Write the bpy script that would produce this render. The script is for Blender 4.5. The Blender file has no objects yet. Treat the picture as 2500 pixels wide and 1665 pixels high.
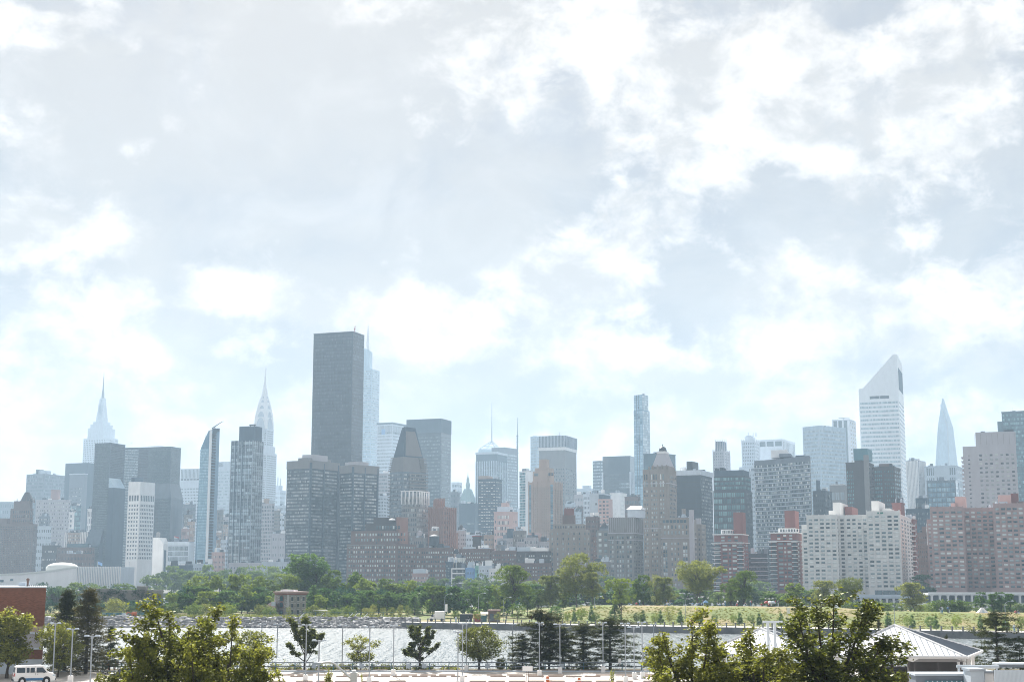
import bpy, math, random
import numpy as np
from mathutils import Vector
S = bpy.context.scene
COL = S.collection
PI = math.pi
# ------------------------------------------------------------------ camera
F = 3500.0                       # focal length in pixels of the 2500 px wide photograph (50 mm lens)
PITCH = math.atan(568 / F)       # horizon on row 1400
CZ = 14.5                        # eye height over the river
cam_d = bpy.data.cameras.new('camera'); cam = bpy.data.objects.new('camera', cam_d); COL.objects.link(cam)
cam_d.sensor_width = 36; cam_d.lens = 36 * F / 2500
cam_d.clip_start = 1; cam_d.clip_end = 20000
cam.location = (0, 0, CZ); cam.rotation_euler = (PI / 2 + PITCH, 0, 0)
S.camera = cam
# ------------------------------------------------------------------ light
SUN_EL, SUN_AZ = math.radians(37), math.radians(-11)     # azimuth measured from the view axis, to the left
EXPOSURE = 1.38
S.view_settings.view_transform = 'Standard'; S.view_settings.look = 'None'
S.view_settings.gamma = 1; S.view_settings.use_curve_mapping = False; S.view_settings.exposure = EXPOSURE
sun_d = bpy.data.lights.new('sun', 'SUN'); sun = bpy.data.objects.new('sun', sun_d); COL.objects.link(sun)
sun_d.energy = 4.8; sun_d.angle = math.radians(0.53); sun_d.color = (1, .965, .91)
sd = Vector((math.sin(SUN_AZ) * math.cos(SUN_EL), math.cos(SUN_AZ) * math.cos(SUN_EL), math.sin(SUN_EL)))
sun.rotation_euler = sd.to_track_quat('Z', 'Y').to_euler(); sun.location = (0, 0, 400)
c = S.cycles
c.filter_width = 1.05; c.use_denoising = True; c.denoiser = 'OPENIMAGEDENOISE'; c.denoising_prefilter = 'ACCURATE'; c.denoising_input_passes = 'RGB_ALBEDO_NORMAL'; c.max_bounces = 6; c.diffuse_bounces = 3; c.glossy_bounces = 3; c.transmission_bounces = 3
c.volume_bounces = 0; c.use_adaptive_sampling = False; c.caustics_reflective = False; c.caustics_refractive = False; c.sample_clamp_indirect = 6
# ------------------------------------------------------------------ sky with clouds
W = bpy.data.worlds.new('World'); S.world = W; W.use_nodes = True
nt = W.node_tree; nt.nodes.clear()
def N(t, **k):
    n = nt.nodes.new(t)
    for a, b in k.items(): setattr(n, a, b)
    return n
def math_(op, a, b=None, clamp=False):
    n = N('ShaderNodeMath', operation=op, use_clamp=clamp)
    for i, v in enumerate((a, b)):
        if v is None: continue
        if isinstance(v, (int, float)): n.inputs[i].default_value = v
        else: nt.links.new(v, n.inputs[i])
    return n.outputs[0]
def pdir(px, py):
    d = Vector(((px - 1250) / F, math.cos(PITCH) - (832 - py) / F * math.sin(PITCH), math.sin(PITCH) + (832 - py) / F * math.cos(PITCH)))
    return d.normalized()
out = N('ShaderNodeOutputWorld'); bg = N('ShaderNodeBackground'); bg.inputs[1].default_value = 0.1
sky = N('ShaderNodeTexSky', sky_type='NISHITA', sun_disc=False)
sky.sun_elevation = SUN_EL; sky.sun_rotation = SUN_AZ; sky.air_density = 1.0; sky.dust_density = 1.5; sky.ozone_density = 1.0
tc = N('ShaderNodeTexCoord')
mp = N('ShaderNodeMapping'); mp.inputs['Scale'].default_value = (1, 1, 1.35); nt.links.new(tc.outputs['Generated'], mp.inputs[0])
def noise(scale, det, rough, off, dist=0.0):
    m = N('ShaderNodeMapping'); m.inputs['Location'].default_value = off; nt.links.new(mp.outputs[0], m.inputs[0])
    n = N('ShaderNodeTexNoise'); n.inputs['Scale'].default_value = scale; n.inputs['Detail'].default_value = det
    n.inputs['Roughness'].default_value = rough; n.inputs['Distortion'].default_value = dist
    nt.links.new(m.outputs[0], n.inputs['Vector']); return n.outputs[0]
def blob(px, py, rx, ry, w):
    c0 = pdir(px, py)
    v = N('ShaderNodeVectorMath', operation='SUBTRACT'); nt.links.new(tc.outputs['Generated'], v.inputs[0]); v.inputs[1].default_value = c0
    s = N('ShaderNodeVectorMath', operation='MULTIPLY'); nt.links.new(v.outputs[0], s.inputs[0]); s.inputs[1].default_value = (F / rx, 3, F / ry)
    l = N('ShaderNodeVectorMath', operation='LENGTH'); nt.links.new(s.outputs[0], l.inputs[0])
    r = N('ShaderNodeMapRange', interpolation_type='SMOOTHERSTEP'); r.inputs[1].default_value = 1.45; r.inputs[2].default_value = .2
    r.inputs[3].default_value = 0; r.inputs[4].default_value = w; nt.links.new(l.outputs['Value'], r.inputs[0]); return r.outputs[0]
WHITE = [(1240, 90, 330, 130, .26), (1500, 60, 200, 120, .1), (1260, 260, 60, 90, .22), (1800, 200, 300, 190, .24), (2080, 110, 330, 120, .2), (1750, 380, 250, 100, .12),
         (2330, 225, 130, 50, .2), (90, 70, 190, 70, .2), (180, 140, 120, 50, .14), (60, 560, 120, 90, .22), (260, 570, 120, 70, .22), (480, 700, 240, 55, .22),
         (840, 730, 300, 60, .26), (1050, 790, 220, 85, .2), (1400, 680, 200, 90, .22), (1250, 860, 170, 40, .18), (1480, 900, 130, 90, .16), (1650, 870, 120, 60, .16),
         (2010, 720, 170, 110, .2), (1920, 850, 170, 80, .16), (2330, 800, 220, 120, .16), (2200, 580, 130, 40, .16), (470, 1020, 110, 70, .2), (100, 1060, 120, 80, .18),
         (230, 1000, 70, 60, .12), (150, 760, 170, 90, .1), (650, 830, 60, 30, .14), (1930, 970, 60, 25, .16), (1760, 990, 160, 60, .1), (2250, 1010, 200, 60, .1), (80, 1230, 200, 40, .2)]
GREY = [(700, 380, 460, 260, -.34), (1010, 560, 300, 130, -.2), (1330, 380, 150, 170, -.2), (2280, 560, 250, 90, -.22), (2400, 400, 150, 120, -.16), (1900, 520, 160, 70, -.12), (1230, 960, 200, 90, -.12),
        (330, 830, 190, 70, -.1), (600, 800, 200, 45, -.14), (1680, 700, 120, 90, -.3), (2120, 640, 70, 70, -.22), (40, 500, 80, 60, -.1), (420, 455, 120, 40, -.2), (1400, 30, 70, 60, -.25),
        (2080, 30, 110, 40, -.35), (120, 10, 60, 20, -.25), (1250, 560, 90, 70, -.12)]
n1 = noise(10.5, 10, .6, (3.1, 1.7, .4), .35)
n0 = noise(34.0, 7, .62, (7.7, .3, 2.2), .3)
acc = math_('ADD', math_('MULTIPLY', n1, 1.15), math_('MULTIPLY', math_('SUBTRACT', n0, .5), .8))
for b in WHITE + GREY: acc = math_('ADD', acc, blob(*b[:4], b[4] * (.95 if b[4] > 0 else .66)))
sepz = N('ShaderNodeSeparateXYZ'); nt.links.new(tc.outputs['Generated'], sepz.inputs[0])
low = N('ShaderNodeMapRange', interpolation_type='SMOOTHSTEP'); nt.links.new(sepz.outputs[2], low.inputs[0]); low.inputs[1].default_value = .22; low.inputs[2].default_value = .02; low.inputs[4].default_value = .12
acc = math_('ADD', acc, low.outputs[0])
wm = N('ShaderNodeMapRange', interpolation_type='SMOOTHSTEP'); nt.links.new(acc, wm.inputs[0]); wm.inputs[1].default_value = .49; wm.inputs[2].default_value = .80
n2 = noise(7.0, 8, .6, (1.3, 8.7, 4.4), .3)
gm = N('ShaderNodeMapRange', interpolation_type='SMOOTHSTEP'); nt.links.new(n2, gm.inputs[0]); gm.inputs[1].default_value = .36; gm.inputs[2].default_value = .6
SKYK = .55
def mixc(f, a, b):
    m = N('ShaderNodeMix', data_type='RGBA'); 
    if isinstance(f, (int, float)): m.inputs['Factor'].default_value = f
    else: nt.links.new(f, m.inputs['Factor'])
    for k, v in ((6, a), (7, b)):
        if isinstance(v, tuple): m.inputs[k].default_value = (*v, 1)
        else: nt.links.new(v, m.inputs[k])
    return m.outputs[2]
cloudgrey = (3.86 * SKYK, 3.82 * SKYK, 3.8 * SKYK)
paleblue = (3.1 * SKYK, 3.24 * SKYK, 3.52 * SKYK)
white = (8.0 * SKYK, 7.7 * SKYK, 7.5 * SKYK)
n4 = noise(13.0, 9, .62, (6.6, 2.9, 7.1), .5)
wisp = N('ShaderNodeMapRange', interpolation_type='SMOOTHSTEP'); nt.links.new(n4, wisp.inputs[0]); wisp.inputs[1].default_value = .44; wisp.inputs[2].default_value = .74; wisp.inputs[4].default_value = .42
veil = mixc(wisp.outputs[0], mixc(gm.outputs[0], paleblue, cloudgrey), (5.6 * SKYK, 5.5 * SKYK, 5.4 * SKYK))
base = mixc(.95, sky.outputs[0], veil)
n3 = noise(17.0, 7, .6, (2.2, 5.1, 9.3), .2)
gm2 = N('ShaderNodeMapRange', interpolation_type='SMOOTHSTEP'); nt.links.new(n3, gm2.inputs[0]); gm2.inputs[1].default_value = .40; gm2.inputs[2].default_value = .62; gm2.inputs[4].default_value = .72
fin = mixc(wm.outputs[0], base, mixc(gm2.outputs[0], white, cloudgrey))
nt.links.new(fin, bg.inputs[0]); nt.links.new(bg.outputs[0], out.inputs[0])

# ------------------------------------------------------------------ helpers
rng = np.random.default_rng(11)
RR = random.Random(5)
def P(px, py, D):
    """the point D metres ahead that the photograph shows at this pixel"""
    dz = (832 - py) / F
    y = math.cos(PITCH) - dz * math.sin(PITCH); z = math.sin(PITCH) + dz * math.cos(PITCH)
    k = D / y
    return Vector(((px - 1250) / F * k, D, CZ + z * k))
def gx(px, D, z=3.0): # X of a pixel column at depth D and height z
    return (px - 1250) / F * (D * math.cos(PITCH) + (z - CZ) * math.sin(PITCH))
def gdist(py, z):     # depth at which a level surface of height z meets this pixel row
    dz = (832 - py) / F
    y = math.cos(PITCH) - dz * math.sin(PITCH); zz = math.sin(PITCH) + dz * math.cos(PITCH)
    return (z - CZ) / zz * y
def nodes_of(name):
    m = bpy.data.materials.new(name); m.use_nodes = True
    t = m.node_tree; t.nodes.clear()
    o = t.nodes.new('ShaderNodeOutputMaterial'); b = t.nodes.new('ShaderNodeBsdfPrincipled'); t.links.new(b.outputs[0], o.inputs[0])
    return m, t, b, o
def mat(name, col, rough=.8, var=.14, scale=.25, metal=0.0, spec=.35, streak=True):
    if col[0] < .7: col = (col[0] * .92, col[1], min(.9, col[2] * 1.09))  # cool tint of hazy sky light put into the base colour
    m, t, b, o = nodes_of(name)
    b.inputs['Roughness'].default_value = rough; b.inputs['Metallic'].default_value = metal; b.inputs['Specular IOR Level'].default_value = spec
    g = t.nodes.new('ShaderNodeTexCoord'); mp = t.nodes.new('ShaderNodeMapping'); t.links.new(g.outputs['Object'], mp.inputs[0])
    mp.inputs['Scale'].default_value = (scale, scale, scale * (.35 if streak else 1))
    n = t.nodes.new('ShaderNodeTexNoise'); n.inputs['Scale'].default_value = 1; n.inputs['Detail'].default_value = 6; n.inputs['Roughness'].default_value = .65
    t.links.new(mp.outputs[0], n.inputs['Vector'])
    r = t.nodes.new('ShaderNodeMapRange'); r.inputs[1].default_value = .3; r.inputs[2].default_value = .7; r.inputs[3].default_value = 1 - var; r.inputs[4].default_value = 1 + var
    t.links.new(n.outputs[0], r.inputs[0])
    x = t.nodes.new('ShaderNodeVectorMath'); x.operation = 'SCALE'; x.inputs[0].default_value = col[:3]; t.links.new(r.outputs[0], x.inputs['Scale'])
    t.links.new(x.outputs[0], b.inputs['Base Color'])
    return m
def pane_mat(name, stops, rough=.12, spec=.6):
    """window panes: each pane takes its own tone (blinds, dark rooms, sky reflections painted in) from the ramp"""
    m, t, b, o = nodes_of(name)
    b.inputs['Roughness'].default_value = rough; b.inputs['Specular IOR Level'].default_value = spec
    g = t.nodes.new('ShaderNodeNewGeometry'); oi = t.nodes.new('ShaderNodeObjectInfo')
    a = t.nodes.new('ShaderNodeMath'); a.operation = 'ADD'; t.links.new(g.outputs['Random Per Island'], a.inputs[0]); t.links.new(oi.outputs['Random'], a.inputs[1])
    fr = t.nodes.new('ShaderNodeMath'); fr.operation = 'FRACT'; t.links.new(a.outputs[0], fr.inputs[0])
    r = t.nodes.new('ShaderNodeValToRGB'); r.color_ramp.interpolation = 'LINEAR'
    e = r.color_ramp.elements; e[0].position = stops[0][0]; e[0].color = (*stops[0][1], 1); e[1].position = stops[-1][0]; e[1].color = (*stops[-1][1], 1)
    for p_, c_ in stops[1:-1]:
        q = e.new(p_); q.color = (*c_, 1)
    t.links.new(fr.outputs[0], r.inputs[0]); t.links.new(r.outputs[0], b.inputs['Base Color'])
    return m
def leaf_mat(name, c1, c2, tr=.28):
    m, t, b, o = nodes_of(name); t.nodes.remove(b)
    g = t.nodes.new('ShaderNodeNewGeometry'); oi = t.nodes.new('ShaderNodeObjectInfo')
    x = t.nodes.new('ShaderNodeMix'); x.data_type = 'RGBA'; x.inputs[6].default_value = (*c1, 1); x.inputs[7].default_value = (*c2, 1)
    ad = t.nodes.new('ShaderNodeMath'); ad.operation = 'MULTIPLY_ADD'; ad.inputs[1].default_value = .55 if 'near' in name else .38; t.links.new(g.outputs['Random Per Island'], ad.inputs[0])
    o2 = t.nodes.new('ShaderNodeMath'); o2.operation = 'MULTIPLY'; o2.inputs[1].default_value = .45 if 'near' in name else .62; t.links.new(oi.outputs['Random'], o2.inputs[0]); t.links.new(o2.outputs[0], ad.inputs[2])
    t.links.new(ad.outputs[0], x.inputs[0])
    d = t.nodes.new('ShaderNodeBsdfDiffuse'); l = t.nodes.new('ShaderNodeBsdfTranslucent'); t.links.new(x.outputs[2], d.inputs[0])
    h = t.nodes.new('ShaderNodeHueSaturation'); h.inputs['Hue'].default_value = .488; h.inputs['Saturation'].default_value = 1.1; h.inputs['Value'].default_value = 1.5
    t.links.new(x.outputs[2], h.inputs['Color']); t.links.new(h.outputs[0], l.inputs[0])
    mx = t.nodes.new('ShaderNodeMixShader'); mx.inputs[0].default_value = tr; t.links.new(d.outputs[0], mx.inputs[1]); t.links.new(l.outputs[0], mx.inputs[2])
    gl = t.nodes.new('ShaderNodeBsdfGlossy'); gl.inputs['Roughness'].default_value = .45; gl.inputs[0].default_value = (.6, .6, .5, 1)
    m2 = t.nodes.new('ShaderNodeMixShader'); m2.inputs[0].default_value = .05 if 'near' in name else .015; t.links.new(mx.outputs[0], m2.inputs[1]); t.links.new(gl.outputs[0], m2.inputs[2])
    t.links.new(m2.outputs[0], o.inputs[0])
    return m
def mesh(name, V, Fs, mats, mi=None, smooth=False):
    V = np.asarray(V, np.float32)
    me = bpy.data.meshes.new(name)
    me.vertices.add(len(V)); me.vertices.foreach_set('co', V.ravel())
    if not isinstance(Fs, list): Fs = [Fs]
    Fs = [np.asarray(f, np.int32) for f in Fs if len(f)]
    loops = np.concatenate([f.ravel() for f in Fs]); tot = np.concatenate([np.full(len(f), f.shape[1], np.int32) for f in Fs])
    me.loops.add(len(loops)); me.loops.foreach_set('vertex_index', loops)
    me.polygons.add(len(tot)); me.polygons.foreach_set('loop_start', np.concatenate([[0], np.cumsum(tot)[:-1]]).astype(np.int32))
    if not isinstance(mats, (list, tuple)): mats = [mats]
    for m in mats: me.materials.append(m)
    if mi is not None: me.polygons.foreach_set('material_index', np.asarray(mi, np.int32))
    if smooth: me.polygons.foreach_set('use_smooth', np.ones(len(tot), bool))
    me.update(calc_edges=True)
    return me
BOXF = np.array([[0, 3, 2, 1], [4, 5, 6, 7], [0, 1, 5, 4], [1, 2, 6, 5], [2, 3, 7, 6], [3, 0, 4, 7]])
class MB:
    def __init__(s): s.v = []; s.f = {}; s.n = 0; s.order = []
    def add(s, V, faces, m=0):
        V = np.asarray(V, float).reshape(-1, 3)
        for f in faces: s.order.append((tuple(int(i) + s.n for i in f), m))
        s.v.append(V); s.n += len(V); return s
    def box(s, x0, x1, y0, y1, z0, z1, m=0):
        return s.add([(x0, y0, z0), (x1, y0, z0), (x1, y1, z0), (x0, y1, z0), (x0, y0, z1), (x1, y0, z1), (x1, y1, z1), (x0, y1, z1)], BOXF, m)
    def prism(s, lo, z0, hi, z1, m=0):     # lo, hi: matching plan outlines (counter-clockwise); z1 may be a list
        k = len(lo); za = z0 if hasattr(z0, '__len__') else [z0] * k; zb = z1 if hasattr(z1, '__len__') else [z1] * k
        V = [(p[0], p[1], za[i]) for i, p in enumerate(lo)] + [(p[0], p[1], zb[i]) for i, p in enumerate(hi)]
        return s.add(V, [tuple(range(k))[::-1], tuple(range(k, 2 * k))] + [(i, (i + 1) % k, k + (i + 1) % k, k + i) for i in range(k)], m)
    def tube(s, p0, p1, r0, r1=None, n=8, m=0):
        p0, p1 = Vector(p0), Vector(p1); r1 = r0 if r1 is None else r1
        d = (p1 - p0).normalized() if (p1 - p0).length > 1e-6 else Vector((0, 0, 1))
        u = d.orthogonal().normalized(); w = d.cross(u)
        V = [p0 + (u * math.cos(2 * PI * i / n) + w * math.sin(2 * PI * i / n)) * r0 for i in range(n)] + [p1 + (u * math.cos(2 * PI * i / n) + w * math.sin(2 * PI * i / n)) * r1 for i in range(n)]
        return s.add([tuple(v) for v in V], [tuple(range(n))[::-1], tuple(range(n, 2 * n))] + [(i, (i + 1) % n, n + (i + 1) % n, n + i) for i in range(n)], m)
    def path(s, pts, r, n=6, m=0):
        for a, b in zip(pts[:-1], pts[1:]): s.tube(a, b, r, r, n, m)
        return s
    def lathe(s, prof, cx=0, cy=0, n=20, m=0, sx=1, sy=1):
        V = []; Fc = []
        for r, z in prof:
            for i in range(n): V.append((cx + r * sx * math.cos(2 * PI * i / n), cy + r * sy * math.sin(2 * PI * i / n), z))
        for j in range(len(prof) - 1):
            for i in range(n): Fc.append((j * n + i, j * n + (i + 1) % n, (j + 1) * n + (i + 1) % n, (j + 1) * n + i))
        Fc.append(tuple(range(n))[::-1]); Fc.append(tuple(range((len(prof) - 1) * n, len(prof) * n)))
        return s.add(V, Fc, m)
    def mesh(s, name, mats, smooth=False):
        me = bpy.data.meshes.new(name)
        V = np.concatenate(s.v); me.from_pydata([tuple(v) for v in V], [], [f for f, _ in s.order])
        for m in (mats if isinstance(mats, (list, tuple)) else [mats]): me.materials.append(m)
        if any(m for _, m in s.order): me.polygons.foreach_set('material_index', [m for _, m in s.order])
        if smooth: me.polygons.foreach_set('use_smooth', [True] * len(s.order))
        me.update(); return me
    def build(s, name, mats, parent=None, smooth=False, loc=(0, 0, 0)):
        return link(name, s.mesh(name, mats, smooth), parent, loc)
def link(name, me, parent=None, loc=(0, 0, 0)):
    o = bpy.data.objects.new(name, me); COL.objects.link(o); o.location = loc
    if parent: o.parent = parent
    return o
def thing(name, label, cat, loc=(0, 0, 0), rz=0, group=None):
    o = bpy.data.objects.new(name, None); COL.objects.link(o); o.location = loc; o.rotation_euler = (0, 0, rz); o.empty_display_size = 1
    return tag(o, label, cat, group)
def tag(o, label, cat, group=None):
    o['label'] = label; o['category'] = cat
    if group: o['group'] = group
    return o
def struct(o): o['kind'] = 'structure'; return o
def stuff(o): o['kind'] = 'stuff'; return o
def copy_thing(r, loc, rz, label, scale=None, group=None, mats=None):
    def cp(o, par):
        q = o.copy(); COL.objects.link(q)
        if par: q.parent = par
        for ch in kids.get(o.name, ()): cp(ch, q)
        return q
    kids = {}
    stack = [r]
    while stack:
        o = stack.pop(); kids[o.name] = list(o.children); stack += kids[o.name]
    q = cp(r, None); q.location = loc; q.rotation_euler = (0, 0, rz); q['label'] = label
    if scale: q.scale = scale
    if group: q['group'] = group
    elif 'group' in q.keys() and group == '': del q['group']
    return q

# ------------------------------------------------------------------ materials
M = {}
def mm(k, *a, **kw): M[k] = mat(k, *a, **kw)
mm('white_concrete', (.84, .835, .83), .8, .08); mm('pale_stone', (.68, .69, .70), .85, .1); mm('pale_grey', (.56, .585, .60), .8, .1)
mm('mid_grey', (.19, .205, .225), .8, .12); mm('warm_grey', (.25, .225, .205), .85, .12); mm('dark_grey', (.055, .066, .073), .7, .15); mm('black_metal', (.035, .037, .04), .5, .2)
mm('beige', (.72, .715, .70), .85, .08); mm('tan_brick', (.48, .35, .27), .9, .1); mm('pink_brick', (.45, .295, .26), .9, .09); mm('pink_stucco', (.62, .40, .34), .9, .06)
mm('red_brick', (.235, .085, .065), .9, .14); mm('orange_brick', (.34, .165, .115), .9, .12); mm('brown_brick', (.185, .115, .09), .9, .14); mm('dark_brown', (.075, .06, .052), .85, .15)
mm('brown_stone', (.31, .25, .205), .9, .12); mm('grey_stone', (.25, .225, .20), .9, .12); mm('rose_grey', (.50, .45, .44), .9, .08); mm('slate', (.065, .098, .125), .8, .12)
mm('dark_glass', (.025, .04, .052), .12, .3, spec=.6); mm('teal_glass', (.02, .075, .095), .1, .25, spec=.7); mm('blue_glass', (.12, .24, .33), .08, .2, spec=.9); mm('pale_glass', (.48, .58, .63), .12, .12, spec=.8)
mm('grey_glass', (.085, .115, .14), .12, .2, spec=.7); mm('aluminium', (.82, .84, .86), .4, .06, metal=.15); mm('white_paint', (.84, .84, .84), .6, .05); mm('green_copper', (.24, .34, .31), .7, .15)
mm('bark', (.07, .052, .04), .95, .25, 3); mm('pale_bark', (.16, .135, .11), .95, .25, 3); mm('steel', (.45, .46, .47), .4, .05, metal=.6); mm('rust', (.25, .10, .06), .8, .2); mm('red_paint', (.45, .05, .04), .6, .1)
mm('teal_paint', (.08, .2, .22), .6, .1); mm('green_paint', (.05, .22, .15), .6, .1); mm('blue_paint', (.06, .18, .33), .5, .05); mm('rubber', (.02, .02, .02), .9, .1); mm('orange_plastic', (.6, .14, .03), .5, .05)
mm('lamp_grey', (.33, .34, .35), .6, .06); mm('lime_render', (.3, .55, .4), .8, .05); mm('sky_render', (.25, .4, .6), .8, .05); mm('ivory', (.68, .64, .56), .8, .06)
g = pane_mat
M['panes_dark'] = g('panes_dark', [(0, (.02, .03, .035)), (.6, (.05, .065, .075)), (.85, (.16, .18, .19)), (1, (.4, .41, .4))])
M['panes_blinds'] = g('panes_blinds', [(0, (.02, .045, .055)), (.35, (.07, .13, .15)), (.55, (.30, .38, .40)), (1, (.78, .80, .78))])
M['panes_strip'] = g('panes_strip', [(0, (.03, .04, .05)), (.4, (.10, .12, .13)), (.7, (.30, .33, .34)), (1, (.58, .60, .58))])
M['panes_teal'] = g('panes_teal', [(0, (.02, .07, .085)), (.6, (.07, .19, .22)), (1, (.22, .40, .43))])
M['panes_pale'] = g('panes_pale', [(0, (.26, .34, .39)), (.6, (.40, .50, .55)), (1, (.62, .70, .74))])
M['panes_grey'] = g('panes_grey', [(0, (.045, .07, .09)), (.7, (.115, .16, .185)), (1, (.30, .37, .40))])
M['panes_blue'] = g('panes_blue', [(0, (.06, .15, .22)), (.6, (.15, .30, .40)), (1, (.35, .52, .60))])
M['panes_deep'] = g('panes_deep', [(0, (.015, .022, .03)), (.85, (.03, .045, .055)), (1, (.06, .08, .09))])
M['panes_lit'] = g('panes_lit', [(0, (.16, .19, .20)), (.5, (.36, .40, .42)), (1, (.62, .65, .66))])
M['panes_slab'] = g('panes_slab', [(0, (.03, .045, .06)), (.7, (.045, .06, .075)), (1, (.08, .10, .12))])
M['panes_mirror'] = g('panes_mirror', [(0, (.045, .085, .10)), (1, (.105, .155, .175))])
M['panes_sky'] = g('panes_sky', [(0, (.27, .46, .58)), (.8, (.36, .56, .68)), (1, (.46, .66, .76))])  # sky reflection painted into the pane tones
M['panes_spark'] = g('panes_spark', [(0, (.06, .07, .08)), (.35, (.12, .13, .14)), (.6, (.5, .5, .48)), (1, (.75, .75, .72))])

# ------------------------------------------------------------------ buildings
CT, ST = math.cos(PITCH), math.sin(PITCH)
PANE_V = np.array([(0, 0, 0), (1, 0, 0), (1, 0, 1), (0, 0, 1), (.06, 1, .06), (.94, 1, .06), (.94, 1, .94), (.06, 1, .94)], float)
PANE_F = np.array([[4, 5, 6, 7], [0, 1, 5, 4], [1, 2, 6, 5], [2, 3, 7, 6], [3, 0, 4, 7]])
class Bld:
    """grid-aligned block: its left, near and right edges on the photograph give the plan at depth D; x runs along the front, y into the block"""
    def __init__(s, name, label, xl, xm, xr, yt, D, wall, phi=None, z0=2.5, cat='building', depth=None, body=True, base=0, group=None):
        s.D, s.xm, s.yt, s.z0 = D, xm, yt, z0
        C = P(xm, yt, D); s.C = C; s.h = C.z - z0
        zc = C.y * CT + (C.z - CZ) * ST
        def run(px, dx, dy): # metres along (dx,dy) from C until column px
            u = px - 1250; den = F * dx - u * dy * CT
            return (u * zc - F * C.x) / den if abs(den) > 1e-6 else -1
        best = None
        for ph in ([phi] if phi is not None else [20, 17, 23, 14, 26, 11, 30, 8, 35, 5, 40, 46, 52]):
            r = math.radians(ph); a = run(xl, -math.cos(r), math.sin(r)); b = run(xr, math.sin(r), math.cos(r)) if xr > xm + .5 else -1
            if depth: b = depth
            elif xr <= xm + .5: b = .7 * a
            if a <= 0: continue
            sc = 0 if .35 * a <= b <= 1.8 * a and b < 75 else (abs(math.log(max(b, .1) / a)) + (9 if b <= 0 else 0))
            if best is None or sc < best[0] - 1e-6: best = (sc, ph, a, b)
            if sc == 0: break
        _, ph, a, b = best
        if b <= 0 or b > 140: b = min(.8 * a, 60)
        s.phi = math.radians(ph); s.a, s.b = a, b
        s.L = (-math.cos(s.phi), math.sin(s.phi)); s.run = run
        o = C + Vector((s.L[0] * a, s.L[1] * a, 0))
        s.root = thing(name, label, cat, (o.x, o.y, z0), -s.phi, group)
        s.wall = wall; s.acc = {}; s.nparts = {}; s.base = base
        if body: s.box('wall', wall, 0, a, 0, b, base, s.h)
    def lx(s, px, y, z):     # local x of the point at block depth y and height z that falls on column px
        o = s.root.location; u = px - 1250; c_, s_ = math.cos(s.phi), math.sin(s.phi)
        X0, Y0, Z0 = o.x + s_ * y, o.y + c_ * y, s.z0 + z
        return (u * (Y0 * CT + (Z0 - CZ) * ST) - F * X0) / (F * c_ + u * s_ * CT)
    def fx(s, px): return s.a - s.run(px, *s.L)
    def sy(s, px): return s.run(px, math.sin(s.phi), math.cos(s.phi))
    def fz(s, py): return P(s.xm, py, s.D).z - s.z0
    def box(s, name, m, x0, x1, y0, y1, z0, z1, label=None):
        b = MB().box(x0, x1, y0, y1, z0, z1); o = b.build(name, M[m] if isinstance(m, str) else m, s.root)
        if label: o['label'] = label
        return o
    def pent(s, name, m, px0, px1, yt, d0=.2, d1=.8, yb=None, bands=0):
        z1 = s.fz(yt); zb = s.h - .01 if yb is None else s.fz(yb)
        x0 = min(s.lx(px0, s.b * d0, z1), s.a * .93); x1 = min(s.lx(px1, s.b * d0, z1), s.lx(px1, s.b * d1, z1)); x1 = max(x1, x0 + max(1.2, s.a * .08))
        return s.box(name, m, x0, x1, s.b * d0, s.b * d1, zb, z1)
    def panes(s, face, u0, u1, z0, z1, nc, nr, fw, fh, m, name='window', mode='stuff', plane=None, prob=1.0, outd=.12, cap=300):
        du, dz = (u1 - u0) / nc, (z1 - z0) / nr
        w, h = du * fw, dz * fh
        U, Z = np.meshgrid(u0 + du * (np.arange(nc) + (1 - fw) / 2), z0 + dz * (np.arange(nr) + (1 - fh) / 2)); U = U.ravel(); Z = Z.ravel()
        if prob < 1:
            k = rng.random(len(U)) < prob; U = U[k]; Z = Z[k]
        if plane is None: plane = 0 if face == 'F' else s.a
        def place(V):
            if face == 'F': return np.stack([V[..., 0], plane - V[..., 1], V[..., 2]], -1)
            return np.stack([plane + V[..., 1], V[..., 0], V[..., 2]], -1)
        base = PANE_V * np.array([w, outd, h])
        if mode == 'parts':
            me = mesh(name, place(base), PANE_F, M[m])
            used = s.nparts.get(name, 0)
            order = np.argsort(-Z)
            n = min(len(U), cap - used)
            for i in order[:n]:
                o = link(name, me, s.root, (U[i], 0, Z[i]) if face == 'F' else (0, U[i], Z[i]))
            s.nparts[name] = used + n; U = U[order[n:]]; Z = Z[order[n:]]
            if not len(U): return
        if isinstance(m, tuple):
            ma, mb_, pd = m; sel = np.zeros(len(U), bool); i = 0; r_ = random.Random(int(s.xm) + nc)
            order = np.lexsort((U, np.round(Z, 2)))
            while i < len(U):
                k_ = r_.randint(2, 9); sel[order[i:i + k_]] = r_.random() < pd; i += k_
            for q_, m_ in ((~sel, ma), (sel, mb_)):
                if q_.any():
                    off = np.stack([U[q_], np.zeros(q_.sum()), Z[q_]], -1); V = place(base[None] + off[:, None, :]).reshape(-1, 3)
                    s.acc.setdefault((name, m_), []).append((V, (PANE_F[None] + (np.arange(q_.sum()) * 8)[:, None, None]).reshape(-1, 4)))
            return
        off = np.stack([U, np.zeros_like(U), Z], -1)
        V = place(base[None] + off[:, None, :]).reshape(-1, 3)
        Fi = (PANE_F[None] + (np.arange(len(U)) * 8)[:, None, None]).reshape(-1, 4)
        s.acc.setdefault((name, m), []).append((V, Fi))
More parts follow.
